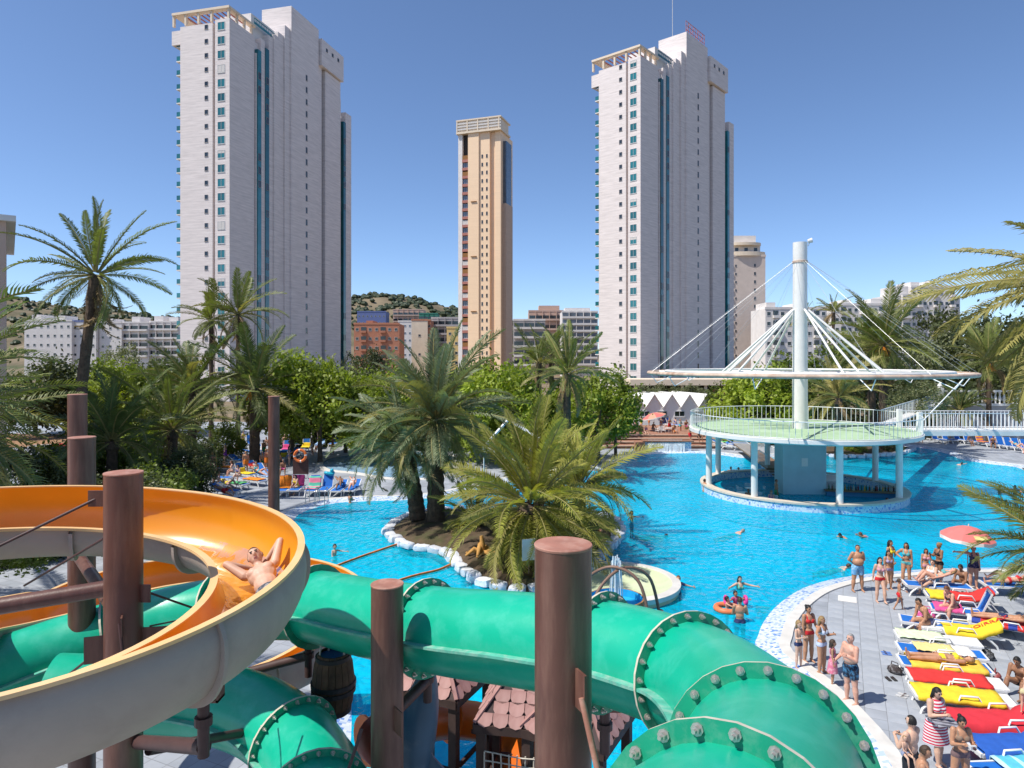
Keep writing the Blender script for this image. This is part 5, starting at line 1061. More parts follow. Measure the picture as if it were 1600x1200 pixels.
def shoes(label, p, c, rz):
    t = thing('flip_flops', label, 'flip flops', p, rz)
    for s in (-.08, .08):
        mb = MB(); mb.prism([(s+x, y) for x, y in ((-.045, -.13), (.045, -.13), (.05, .05), (.03, .13), (-.03, .13), (-.05, .05))], .002, .022); o = mb.build('sole', mat('sole '+str(c), c, .8), t)
        mb = MB(); mb.tube([(s-.045, -.01, .02), (s, .07, .06), (s+.045, -.01, .02)], .008, 5); mb.build('strap', m_dsteel, o)
for k, (px, py, c, nm) in enumerate([(1392, 1062, (.03, .03, .03), 'black flip flops at the foot of the amber towel'), (1385, 1022, (.1, .2, .5), 'blue flip flops by the pale lime towel'), (1425, 985, (.4, .05, .05), 'red flip flops before the hunched man'), (1410, 1088, (.5, .5, .5), 'pale flip flops by the red towel')]): shoes(nm, G(px, py)+V(0, 0, .012), c, k*1.3)
# parasols
def parasol(label, p, z0, r, cols, tilt=(0, 0), n=8, badge=None):
    t = thing('parasol', label, 'parasol', p); mb = MB(); mb.cyl((0, 0, 0), (0, 0, z0), .022, n=8); mb.build('pole', m_frame, t)
    mb = MB(); mb.lathe([(.24, 0), (.24, .1), (.05, .16)], 14, capb=True); mb.build('base', m_greyr, t)
    can = link('canopy', None, t, (0, 0, z0-.05), (tilt[0], tilt[1], 0))
    for k in range(n):
        a0, a1 = 2*PI*k/n, 2*PI*(k+1)/n; mb = MB(); prev = None; vs = []
        for q, (rr, z) in enumerate(((.02, .42), (.35*r, .36), (.7*r, .21), (r, 0), (r*1.01, -.12))):
            am = (a0+a1)/2; vs += [(rr*math.cos(a0), rr*math.sin(a0), z), (rr*.975*math.cos(am), rr*.975*math.sin(am), z-.012*q), (rr*math.cos(a1), rr*math.sin(a1), z)]
        mb.add(vs, [(i*3+j, (i+1)*3+j, (i+1)*3+j+1, i*3+j+1) for i in range(3) for j in range(2)], 0); mb.add(vs[9:], [(j, 3+j, 4+j, 1+j) for j in range(2)], 1)
        mb.build('panel', [mat('parasol '+str(cols[k % len(cols)]), cols[k % len(cols)], .8, .05), m_pwhite], can)
        rb = MB(); rb.cyl((.02*math.cos(a0), .02*math.sin(a0), .40), (r*.99*math.cos(a0), r*.99*math.sin(a0), -.01), .008, n=4); rb.build('rib', m_frame, can)
    if badge: mb = MB(); mb.add([(-.25, -.72*r, .215), (.25, -.72*r, .215), (.25, -.90*r, .095), (-.25, -.90*r, .095)], [(3, 2, 1, 0)]); mb.build('badge', mat('yellow badge', (.75, .62, .25), .8), can)
    mb = MB(); mb.cyl((0, 0, .4), (0, 0, .5), .02, n=6); mb.build('finial', m_pwhite, can); return t
parasol('faded red parasol with yellow badge beside the short palm', G(1512, 918), 2.05, .95, [(.62, .17, .155)], badge=True, tilt=(.04, .05))
parasol('pink red parasol on the brick terrace before the cabins', V(XP(1022, 78), 78, .5), 2.0, 1.35, [(.65, .16, .14), (.65, .3, .2)], tilt=(.0, -.25))
# left deck loungers
left = []
for k, px in enumerate((444, 464, 490, 510, 530, 551)):
    left.append(((px, 772-(k % 2)), 96-k*1.5, 68 if k < 4 else 28, ['orange towelled lounger', 'blue lounger with a sitting woman', 'blue lounger with a green and pink striped towel', 'upright blue lounger with an inflatable on top', 'blue lounger with a man lying on it', 'blue lounger with a woman lying on it'][k]+' in the row at the pool ladder'))
LSP = [(360, 786, 160, 0), (352, 775, 165, 28), (366, 764, 160, 0), (382, 748, 150, 68), (340, 754, 170, 28), (350, 738, 165, 0), (400, 737, 140, 28), (374, 726, 150, 28), (420, 722, 120, 28), (448, 708, 100, 68), (460, 715, 95, 28), (478, 705, 100, 68), (500, 700, 95, 28), (522, 698, 90, 28), (545, 696, 90, 0), (405, 709, 120, 28), (430, 700, 110, 68), (350, 718, 160, 28), (332, 724, 165, 28), (385, 711, 140, 0), (415, 752, 140, 28), (396, 758, 150, 0), (410, 742, 130, 28), (362, 708, 150, 68), (340, 708, 150, 28), (392, 698, 120, 68), (470, 698, 95, 0), (440, 720, 100, 28), (700, 702, 90, 28), (715, 704, 90, 28), (728, 700, 90, 28), (690, 696, 90, 0)]
tl = [('white', C_W), ('yellow', C_Y), ('red', C_R), ('pink', C_P), ('pale blue', (.3, .45, .7)), ('striped white', (.6, .6, .62)), ('green', (.1, .4, .15)), ('orange', C_O)]
for k, ((px, py), dg, bk, lab) in enumerate(left): p = G(px, py); lounger(lab, p, dg, bk, 'b', 'loungers by the pool ladder')
for k, (px, py, dg, bk) in enumerate(LSP):
    st = {0: 'flat', 28: 'half raised', 68: 'upright'}[bk]; wh = 'seen between the island palms' if px > 600 else 'under the trees behind the paddling pool' if (px > 430 and py < 720) else 'in the crowd by the tall palms' if py < 730 else 'beside the dark shrub' if px < 390 else 'behind the slender pillar'
    nm, c = tl[(k*3) % 8]; has = k % 3 != 1
    lounger(f'{st} blue lounger '+(f'with a {nm} towel ' if has else 'without a towel ')+wh, G(px, py), dg, bk, 'b', 'loungers '+wh)
    if has: cloth('towel', f'{nm} towel on the {st} lounger '+wh, G(px, py), dg, -.8, .7, .75, c, back=bk, seed=k)
cloth('towel', 'orange towel over an upright lounger', G(444, 772), 96, -.3, 1.05, .75, C_O, back=68, seed=31); cloth('towel', 'pink towel behind the sitting woman at the pool ladder', G(464, 771), 94.5, .3, 1.05, .75, (.5, .05, .2), back=68, seed=32)
cloth('towel', 'green and pink striped towel over an upright lounger', G(490, 772), 93, -.6, 1.0, .75, (.10, .5, .35), back=68, seed=33, stripes=((3, 6), 1, [mat('pink stripe', (.7, .2, .3), .9)]))
g = G(510, 771); mb = MB(); mb.tube([(.26*math.cos(a), .20*math.sin(a), .06*math.sin(2*a)) for a in np.linspace(0, 2*PI, 20, endpoint=False)], .11, 8, closed=True); mb.sph((.18, -.05, .2), (.13, .11, .13), 10, 7)
tag(mb.build('inflatable_toy', mat('turquoise inflatable', (.03, .42, .55), .35), None, True, loc=(g.x, g.y+.75, 1.22)), 'turquoise inflatable on top of an upright lounger back', 'inflatable')
# far right row along the bank, under the bridge
for k, px in enumerate((1466, 1482, 1500, 1516, 1536, 1556, 1568, 1580, 1592, 1606, 1622)):
    p = G(px, 692+max(0, (px-1500))*.13); lounger('raised blue lounger '+('carrying the striped towel' if k == 4 else ['four places', 'three places', 'two places', 'one place', '', 'one place', 'two places', 'three places', 'four places', 'five places', 'six places'][k]+(' barward of the striped towel' if k < 4 else ' past the striped towel'))+', below the footbridge', p, 105-(px-1466)*.12, 68, 'b', 'loungers below the footbridge')
cloth('towel', 'orange and purple striped towel over a lounger below the footbridge', G(1536, 697), 97, -.5, 1.05, .75, (.80, .30, .03), back=68, seed=51, stripes=((1, 3), 1, [mat('purple stripe', (.3, .06, .2), .9)]))
for k, (px, py) in enumerate([(1130, 700), (1143, 703), (1152, 698), (1120, 697), (1160, 703)]): lounger(['blue lounger with a green towel behind the bar columns', 'white lounger behind the bar columns', 'blue lounger with a blue towel behind the bar columns', 'white lounger by the foot of the bar footbridge', 'bare blue lounger by the foot of the bar footbridge'][k], G(px, py), 150+k*8, 28, 'w' if k % 2 else 'b', 'loungers behind the bar columns')
for k, (px, py, c) in enumerate([(1128, 697, (.15, .5, .15)), (1146, 701, (.05, .2, .6))]): cloth('towel', ['green towel on a lounger behind the bar columns', 'blue towel on a lounger behind the bar columns'][k], G(px, py), 150, -.7, .7, .75, c, back=28, seed=60+k)
for k, (px, py) in enumerate([(1072, 664), (1083, 662), (1050, 668)]): lounger('blue lounger on the brick terrace before the cabins', G(px, py, .6), 100+k*20, 68, 'b', 'loungers on the brick terrace')
cafe_table('white table among the people on the brick terrace', V(XP(1045, 76), 76, .62))
for k, px in enumerate((1036, 1054, 1028)): plastic_chair('white plastic chair on the brick terrace before the cabins', V(XP(px, 76.5), 76.5, .62), k*2.0)
# lamp posts with three globes
def lamp(label, px, Y, ytop):
    z = ZP(ytop, Y); t = thing('globe_lamp_post', label, 'lamp post', gp(px, Y)); mb = MB(); mb.tube([(0, 0, 0), (0, 0, .6), (0, 0, z-.35)], [.09, .06, .04], 10); mb.build('post', m_pwhite, t)
    for dx, dz in ((-.55, -.62), (.55, -.62), (0, 0)):
        mb = MB(); mb.tube([(0, 0, z-.95), (dx*.8, 0, z-.9+dz*.1), (dx, 0, z-.3+dz-.2+.25)], .025, 6)
        mb.build('arm', m_pwhite, t); mb = MB(); mb.sph((dx, 0, z-.1+dz*.8), .20, 12, 8); mb.build('globe', mat('opal globe', (.75, .75, .73), .3, .03), t, True)
lamp('white lamp post with three globes in front of the trees', 487, 68, 648); lamp('white lamp post with globes behind the bar railing', 1170, 80, 632)
# life ring on its stand, pool ladder, sign, rope, frame
t = thing('life_ring_stand', 'grey notice stand by the paddling pool', 'stand', G(470, 748)); mb = MB(); mb.box((0, 0, .9), (1.15, .12, 1.1)); mb.build('panel', m_dsteel, t)
for s in (-.5, .5): mb = MB(); mb.box((s, 0, .7), (.08, .1, 1.4)); mb.build('post', m_frame, t)
p = G(470, 748); mb = MB(); mb.tube([(.42*math.cos(a), -.16, .42*math.sin(a)) for a in np.linspace(0, 2*PI, 28, endpoint=False)], .10, 10, closed=True); mb.m = [1 if (f//10) % 7 < 1 else 0 for f in range(len(mb.f))]
o = mb.build('life_ring', [mat('orange life ring', (.75, .18, .04), .6), m_pwhite], None, True, loc=(p.x, p.y, 1.75)); tag(o, 'orange and white life ring on the notice stand', 'life ring')
for k, px in enumerate((487, 503)):
    p = G(px, 786); t = thing('pool_ladder', 'steel pool ladder rail at the lounger row', 'ladder', p, group='pool ladder rails')
    for s in (-.27, .27):
        mb = MB(); mb.tube(catmull([V(s, .45, 0), V(s, .4, .75), V(s, .1, .95), V(s, -.35, .6), V(s, -.4, -.6)], 4), .024, 8); smooth_angle(mb.build('handrail', mat('polished steel', (.5, .5, .5), .2, .05, metal=.9), t), 60)
    for z in (-.2, -.5): mb = MB(); mb.box((0, -.4, z), (.54, .1, .03)); mb.build('rung', m_frame, t)
m_rope = mat('orange float line', (.70, .17, .03), .7, .2, 6)
for lab, pts in (('orange float line from the slide to the island stones', [(470, 908), (540, 880), (590, 862), (638, 846)]), ('orange float line crossing the splash pool to the island', [(560, 930), (640, 903), (690, 890), (722, 872)])):
    q = catmull([G(a, b, -.06)+V(0, 0, .04) for a, b in pts], 8); mb = MB(q[0]); mb.tube(q, .05, 6); tag(smooth_angle(mb.build('float_line', m_rope), 60), lab, 'rope')
t = thing('tubular_frame', 'white tubular frame leaning behind the island palms', 'frame', G(800, 765)); c = [P(794, 656, 47), P(852, 690, 46), P(806, 722, 44), P(756, 698, 46)]
for a, b in ((0, 3), (0, 1), (3, 2)): mb = MB(t.location); mb.bar(c[a], c[b], .2, .12); mb.build('bar', m_rail, t)
for k in (1, 3): mb = MB(t.location); mb.cyl(c[k], V(c[k].x, c[k].y, 0), .04, n=6); mb.build('leg', m_rail, t)
t = thing('island_sign', 'small white sign board on the palm island', 'sign', G(826, 896, .4)); mb = MB(); mb.box((0, 0, .95), (.55, .03, .85), rz=.3); mb.build('board', m_frame, t); mb = MB(); mb.cyl((0, .03, 0), (0, .03, .6), .03, n=6); mb.build('post', m_teak, t)
# carved wooden crocodile-like root on the island
mb = MB(); rr = random.Random(5)
for k in range(7): a = k*.9; mb.tube([(0, 0, .1), (math.cos(a)*.35, math.sin(a)*.25, .2+.12*(k % 3)), (math.cos(a)*.75, math.sin(a)*.5, .05)], [.14, .10, .05], 7)
mb.tube([(0, 0, .1), (.05, 0, .5), (.0, .05, .85)], [.16, .12, .07], 8)
tag(smooth_angle(mb.build('driftwood', mat('orange driftwood', (.50, .26, .07), .8, .25, 4, bump=.6), None, True, loc=tuple(G(752, 868, .35))), 60), 'orange brown driftwood on the island soil', 'driftwood')
# ================================================================== splash area under the green tube
m_wood = mat('barrel oak', (.11, .062, .032), .75, .3, 7, bump=.4, bscale=30, rnd=.25); m_hoop = mat('dark hoop iron', (.03, .028, .03), .5, .2, 6); m_ropew = mat('pale rope', (.55, .50, .42), .9, .15, 9)
# hanging barrel
bc = P(521, 1066, 10.6); t = thing('hanging_barrel', 'wooden barrel hanging from the green tube on ropes', 'barrel', bc); n = 18; prof = [(.235, -.46), (.29, -.30), (.325, 0), (.29, .30), (.235, .46)]
mb = MB(); a0, a1 = -PI/n*.93, PI/n*.93
vs = [(r*math.cos(a)*o, r*math.sin(a)*o, z) for o in (1, .9) for r, z in prof for a in (a0, 0, a1)]; m = len(prof); fs = []
for i in range(m-1):
    for k in range(2): fs += [(i*3+k, i*3+k+1, (i+1)*3+k+1, (i+1)*3+k)]
fs += [(i*3, (i+1)*3, m*3+(i+1)*3, m*3+i*3) for i in range(m-1)]+[(i*3+2, m*3+i*3+2, m*3+(i+1)*3+2, (i+1)*3+2) for i in range(m-1)]+[((m-1)*3+k, (m-1)*3+k+1, m*3+(m-1)*3+k+1, m*3+(m-1)*3+k) for k in range(2)]
mb.add(vs, fs); sme = mb.mesh('stave', m_wood)
for k in range(n): link('stave', sme, t, (0, 0, 0), (0, 0, 2*PI*k/n))
for z, r in ((-.40, .262), (-.10, .328), (.0, .334), (.40, .262)): mb = MB(); mb.lathe([(r-.01, z-.03), (r+.008, z-.03), (r+.008, z+.03), (r-.01, z+.03)], 28); mb.build('hoop', m_hoop, t)
mb = MB(); mb.lathe([(.22, .42), (.01, .42)], 20); mb.build('blue_lid', mat('blue tub lining', (.02, .12, .38), .4), t); mb = MB(); mb.lathe([(.01, -.44), (.22, -.44)], 20); mb.build('bottom', m_wood, t)
for sx, sy in ((-.2, -.12), (.2, -.12), (-.12, .15), (.15, .15)): mb = MB(); mb.cyl((sx, sy, .30), (sx*.55, sy*.4+.1, 1.25), .016, n=6); mb.build('rope', m_ropew, t)
# diving dolphin figure
m_dol = mat('blue grey dolphin paint', (.045, .10, .155), .4, .2, 2, stain=(.22, .27, .30), stain_amt=.6, stain_scale=1.6); c0 = P(655, 1040, 9.9)
t = thing('dolphin_figure', 'blue grey dolphin figure hung head down below the green tube', 'figure', c0)
ax = catmull([V(.16, 0, .1), V(.1, 0, -.25), V(.0, 0, -.7), V(-.07, 0, -1.2), V(-.08, 0, -1.7), V(-.02, 0, -2.1), V(.06, 0, -2.35)], 4); rr_ = [.05, .075, .10, .13, .17, .20, .235, .26, .275, .285, .29, .29, .28, .27, .26, .245, .225, .20, .17, .14, .11, .08, .06, .04, .02]
mb = MB(); mb.tube(ax, (rr_+[.02]*40)[:len(ax)], 18); mb.v = [(x, y*1.0, z) for x, y, z in mb.v]; smooth_angle(mb.build('dolphin_body', m_dol, t), 80)
def fin(name, pts, th, org):
    mb = MB(); n = len(pts); mb.add([Vector(p)+V(0, -th, 0) for p in pts]+[Vector(p)+V(0, th, 0) for p in pts], [tuple(range(n)), tuple(range(2*n-1, n-1, -1))]+[(i, n+i, n+(i+1) % n, (i+1) % n) for i in range(n)]); mb.build(name, m_dol, org)
fin('pectoral_fin', [V(.12, -.1, -1.05), V(.22, -.1, -1.25), V(.42, -.12, -1.46), V(.30, -.1, -1.5), V(.05, -.1, -1.42)], .025, t); fin('dorsal_fin', [V(-.28, 0, -.8), V(-.5, 0, -.72), V(-.36, 0, -1.05), V(-.3, 0, -1.15)], .03, t); fin('tail_fluke', [V(.1, 0, .05), V(-.2, 0, .26), V(.0, 0, .22), V(.17, 0, .16), V(.35, 0, .3), V(.5, 0, .28), V(.22, 0, .05)], .03, t)
# huts with scalloped shingle roofs
m_sh = mat('pinkish shingle', (.36, .19, .17), .75, .12, 5, rnd=.14, stain=(.5, .36, .33), stain_amt=.35); m_post = mat('dark brown post', (.055, .032, .026), .7, .2, 4); m_rbase = mat('dark roof board', (.06, .04, .04), .8)
sb = MB(); w_, l_ = .125, .22; prof = [(-w_, 0), (w_, 0), (w_, -l_*.6), (w_*.7, -l_*.88), (0, -l_), (-w_*.7, -l_*.88), (-w_, -l_*.6)]; nq = len(prof)
sb.add([(x, y, 0) for x, y in prof]+[(x, y, .022) for x, y in prof], [tuple(range(nq, 2*nq))]+[(i, (i+1) % nq, nq+(i+1) % nq, nq+i) for i in range(nq)]); shm = sb.mesh('shingle', m_sh)
def hut(label, corner, a, W, eave, rise, posts=(0, 1, 2, 3), floor_z=1.0):
    """corner: near corner; a: unit vector of one eave; square hip roof"""
    a = Vector((a[0], a[1], 0)).normalized(); b = Vector((-a.y, a.x, 0)); c = Vector((corner[0], corner[1], 0)); root = thing('play_hut', label, 'hut', c, math.atan2(a.y, a.x)); o = .0
    roof = MB(); ap = V(W/2, W/2, eave+rise); cs = [V(0, 0, eave), V(W, 0, eave), V(W, W, eave), V(0, W, eave)]; cap = .16
    roof.add(cs+[ap], [(0, 1, 4), (1, 2, 4), (2, 3, 4), (3, 0, 4), (3, 2, 1, 0)]); rf = roof.build('roof', m_rbase, root)
    for e in range(4):
        p0, p1 = cs[e], cs[(e+1) % 4]; mid_ = (p0+p1)/2; up = (ap-mid_); sl = up.length; up.normalize(); xd = (p1-p0).normalized(); nrm = xd.cross(up); M = Matrix((xd, up, nrm)).transposed().to_euler(); nr = int(sl/.185)
        for r in range(nr):
            d = .20+r*.185; half = (W/2)*(1-d/sl)
            k = int(2*(half+.05)/.26); 
            for q in range(k): x = (q-(k-1)/2)*.26+(.06 if r % 2 else -.06)*(1 if k > 1 else 0); pos = mid_+up*d+xd*x+nrm*(.012+.004*(q % 2)); link('shingle', shm, rf, pos, (M.x+.0, M.y, M.z))
        fb = MB(); fb.bar(p0+V(0, 0, -.05), p1+V(0, 0, -.05), .05, .14); fb.build('fascia', m_post, root); hb = MB(); hb.bar(p0+V(0, 0, .05), ap+V(0, 0, .04), .06, .03); hb.build('hip_cap', m_sh, rf)
    for i in posts: q = [V(.1, .1, 0), V(W-.1, .1, 0), V(W-.1, W-.1, 0), V(.1, W-.1, 0)][i]; pb = MB(); pb.box(q+V(0, 0, (eave-1.3)/2), (.15, .15, eave+1.3)); pb.build('post', m_post, root)
    for e in range(4): p0, p1 = [(V(.1, .1, 0), V(W-.1, .1, 0)), (V(W-.1, .1, 0), V(W-.1, W-.1, 0)), (V(W-.1, W-.1, 0), V(.1, W-.1, 0)), (V(.1, W-.1, 0), V(.1, .1, 0))][e]; pb = MB(); pb.bar(p0+V(0, 0, floor_z+.75), p1+V(0, 0, floor_z+.75), .05, .08); pb.build('handrail', m_post, root)
    return root
hut('hut with pink shingles lit by the sun behind the dolphin', (-.97, 12.0), (.42, .91), 1.5, 3.02, .85)
hut('hut with shaded shingle roof beside the thickest pillar', (-.62, 11.3), (.985, -.17), 1.5, 3.0, .95)
hut('hut whose roof edge shows between the thickest pillar and the tube elbow', (1.40, 10.5), (.47, .88), 1.45, 3.0, .8)
# deck of the play structure with yellow boards, nets
pl = thing('play_platform', 'yellow boarded play platform standing in the splash pool', 'platform', (.5, 11.6, 0)); m_yb = mat('yellow board', (.62, .38, .03), .6, .15, 4, stain=(.4, .24, .05), stain_amt=.4); m_ob = mat('ochre board', (.33, .19, .04), .7, .2, 4)
for k in range(9): mb = MB(); mb.box((-1.2+k*.42, .2, 1.0), (.40, 3.0, .06)); mb.build('board', m_yb, pl)
for k in range(5): mb = MB(); mb.box((-2.2+k*.24, -.6, 1.5), (.225, .06, 1.1)); mb.build('side_board', m_ob, pl)
for k in range(4): mb = MB(); mb.box((1.0+k*.26, -1.1, 1.35), (.245, .06, .8)); mb.build('side_board', m_yb, pl)
for x, y in ((-1.3, -1.1), (2.2, -1.1), (-1.3, 1.6), (2.2, 1.6)): mb = MB(); mb.box((x, y, -.15), (.14, .14, 2.3)); mb.build('post', m_teak, pl)
def net(label, c0, c1, h, nx, nz):
    mb = MB(Vector(c0)); c0, c1 = Vector(c0), Vector(c1)
    for i in range(nx+1): p = c0+(c1-c0)*(i/nx); mb.tube([p, p+V(.02*math.sin(i), 0, h*.5), p+V(0, 0, h)], .012, 4)
    for k in range(nz+1): mb.tube([c0+(c1-c0)*(i/8)+V(0, .015*math.sin(i+k), h*k/nz-.03*math.sin(PI*i/8)) for i in range(9)], .012, 4)
    tag(mb.build('rope_net', m_ropew), label, 'net')
net('rope net stretched between the posts of the shaded hut', (-.45, 11.25, 1.6), (.75, 11.0, 1.6), 1.0, 9, 7); net('rope net below the sunlit hut', (-.9, 11.9, 1.1), (-.3, 11.5, 1.1), .85, 6, 6)
# small orange and blue slides of the play structure
m_or = mat('orange play slide', (.70, .15, .015), .35, .1, 2, stain=(.5, .12, .06), stain_amt=.4); m_bl = mat('blue play slide', (.01, .08, .50), .35, .1, 2)
def kid_tube(label, ctrl, r, m, nm):
    path = catmull(ctrl, 6); t = thing('play_tube_slide', label, 'play slide', path[0]); mb = MB(path[0]); mb.tube(path, r, 18, False); smooth_angle(mb.build('tube', m, t), 80)
    for i in range(0, len(path), 6):
        d = (path[min(i+1, len(path)-1)]-path[max(0, i-1)]).normalized(); mb = MB(path[0]); mb.tube([path[i]-d*.02, path[i]+d*.02], [r+.07, r+.07], 18); mb.build('flange', m, t)
    return t
kid_tube('orange play tube slide winding past the sunlit hut', [V(-2.6, 12.3, 2.2), V(-1.9, 12.9, 2.15), V(-1.2, 13.6, 1.9), V(-.4, 13.9, 1.6), V(.1, 13.4, 1.3), V(-.1, 12.7, 1.0), V(-.9, 12.5, .7), V(-1.5, 12.9, .4)], .36, m_or, 'o')
kid_tube('orange play tube slide behind the rope net', [V(.1, 12.6, 1.9), V(.7, 13.0, 1.5), V(.9, 13.8, 1.0), V(.3, 14.3, .5)], .40, m_or, 'o')
t = thing('play_open_slide', 'blue open play slide below the tube elbow', 'play slide', V(2.5, 11.6, 0)); mb = MB(); fr2 = frames([V(.0, -.8, 2.0), V(.05, .0, 1.6), V(.1, .9, .9), V(.15, 1.8, .1)])
sweep(mb, [(-.5, .35), (-.48, .0), (-.3, -.05), (.3, -.05), (.48, .0), (.5, .35)], fr2, 0); mb.build('chute', m_bl, t); mb = MB(); mb.box((0, -.9, 1.0), (1.0, .1, 2.0)); mb.build('support_panel', m_bl, t)
mb = MB(); mb.lathe([(.30, 0), (.34, .05), (.34, .5), (.30, .55)], 20, capb=True, capt=True); d = mb.build('red_drum', mat('dark red drum', (.25, .035, .02), .5, .15), None, True, loc=tuple(P(588, 1130, 10.4)-V(0, 0, .2))); d.rotation_euler = (PI/2*.9, 0, .6); tag(d, 'dark red drum end beside the pillar near the barrel', 'drum')
# fountain: pale round basin, wooden tub with blue lining, crossing pipes
m_lime = mat('pale green plaster', (.52, .58, .36), .7, .1, 2, stain=(.62, .62, .52), stain_amt=.5); fb = thing('fountain_basin', 'pale green round fountain basin at the end of the island', 'basin', G(962, 915))
mb = MB(); mb.lathe([(2.35, -1.3), (2.45, .12), (2.38, .22), (2.1, .22), (1.9, .12), (.02, .06)], 48, sy=1.0); smooth_angle(mb.build('basin_dish', m_lime, fb), 40); mb = MB(); mb.lathe([(2.5, .06), (2.52, .24), (2.2, .27), (2.18, .2)], 48); smooth_angle(mb.build('rim', m_coping, fb), 40)
tb = thing('wooden_tub', 'wooden splash tub lined in blue beside the fountain basin', 'tub', V(3.5, 23.2, 0)); n = 26
mb = MB(); mb.box((0, 0, .42), (.212, .05, 1.15)); sme = mb.mesh('stave', mat('tub oak', (.30, .16, .07), .7, .25, 5, rnd=.2))
for k in range(n): a = 2*PI*k/n; link('stave', sme, tb, (.9*math.cos(a), .9*math.sin(a), 0), (0, 0, a+PI/2))
mb = MB(); mb.lathe([(.87, 1.0), (.86, .75), (.02, .7)], 26); mb.build('blue_lining', mat('bright blue lining', (.02, .36, .65), .4), tb); mb = MB(); mb.lathe([(.94, .15), (.96, .15), (.96, .22), (.94, .22)], 26); mb.build('hoop', m_hoop, tb)
m_pipe = mat('brown pipe', (.20, .11, .075), .5, .15, 3); fp = thing('arched_pipe_fountain', 'crossing arched brown pipes spraying over the wooden tub', 'fountain', V(3.5, 23.2, 0))
for pts in ([(-1.3, .5, .1), (-1.1, .4, 1.3), (-.2, 0, 2.0), (.7, -.4, 1.6), (1.05, -.6, .0)], [(-.9, -.7, .1), (-.7, -.5, 1.3), (.2, 0, 1.95), (1.2, .5, 1.5), (1.6, .6, .1)]): mb = MB(); mb.tube(catmull([V(*p) for p in pts], 8), .055, 10); smooth_angle(mb.build('pipe', m_pipe, fp), 70)
mb = MB(); mb.lathe([(.13, 0), (.13, .25), (.08, .3)], 12, (1.6, .6, .05), capt=True); mb.build('foot_socket', m_pipe, fp)
mb = MB(); rq = random.Random(8)
for k in range(26): x, y = rq.gauss(0, .12), rq.gauss(0, .12); mb.tube([(x*.3, y*.3, 1.95), (x*.6, y*.6, 1.95+rq.uniform(.1, .45)), (x, y, .8)], [.012, .022, .015], 4)
o = mb.build('spray', m_foam, fp); o['kind'] = 'stuff'
# ---- behind the palms: garden wall, fence, parked cars, brown lot
lot = MB((-48, 70, 0)); lot.poly([(-70, 58, .012), (-40, 58, .012), (-36, 80, .012), (-70, 84, .012)]); struct(lot.build('dirt_lot', mat('brown dirt', (.30, .17, .09), .95, .2, 1)))
t = thing('garden_wall', 'grey concrete garden wall beyond the palms', 'wall', G(165, 676)); mb = MB(); mb.box((3, 0, 1.0), (8, .3, 2.0)); mb.build('panel', m_greyr, t); mb = MB(); mb.box((3, 0, 2.05), (8.2, .4, .1)); mb.build('coping', m_white, t)
t = thing('green_fence', 'teal green screen fence behind the garden wall', 'fence', V(XP(140, 92), 92, 0))
for k in range(6): mb = MB(); mb.box((.5+k*1.0, 0, 1.0+ZP(632, 92)), (.97, .05, 1.7)); mb.build('screen_panel', mat('teal screen', (.03, .25, .22), .7, .15), t); mb = MB(); mb.box((k*1.0, .05, (ZP(632, 92)+1.9)/2), (.06, .06, ZP(632, 92)+1.9)); mb.build('post', m_frame, t)
def car(label, p, c, rz):
    t = thing('parked_car', label, 'car', p, rz, group='cars beyond the palms'); m = mat('car '+str(c), c, .25, .04, 2, spec=.7); mb = MB(); sec = [(-2.05, .35), (-2.1, .75), (-1.3, .9), (-.75, 1.4), (.75, 1.42), (1.45, .95), (2.05, .85), (2.1, .35)]; n = len(sec)
    mb.add([(x, -.82, z) for x, z in sec]+[(x, .82, z) for x, z in sec], [tuple(range(n)), tuple(range(2*n-1, n-1, -1))]+[(i, n+i, n+(i+1) % n, (i+1) % n) for i in range(n)]); mb.build('body', m, t)
    for s in (-.826, .826): mb = MB(); mb.poly([(-.98, s, .95), (1.15, s, .98), (.65, s, 1.34), (-.68, s, 1.33)]); mb.build('side_window', m_dark, t)
    for x in (-1.3, 1.3):
        for s in (-.8, .8): mb = MB(); mb.cyl((x, s-.1, .33), (x, s+.1, .33), .33, n=14); mb.build('wheel', m_dsteel, t)
    for s in (-.55, .55): mb = MB(); mb.box((-2.08, s, .68), (.06, .3, .12)); mb.build('headlight', m_frame, t)
car('white parked car beyond the palms', V(XP(62, 60), 60, .02), (.7, .7, .7), .2); car('red parked car beyond the palms', V(XP(100, 61), 61, .02), (.4, .03, .03), .1); car('dark parked car beyond the palms', V(XP(160, 66), 66, .02), (.03, .03, .04), .0); car('silver parked car beyond the palms', V(XP(20, 58), 58, .02), (.4, .4, .42), .3)
for _o in LP.values(): drop(_o)
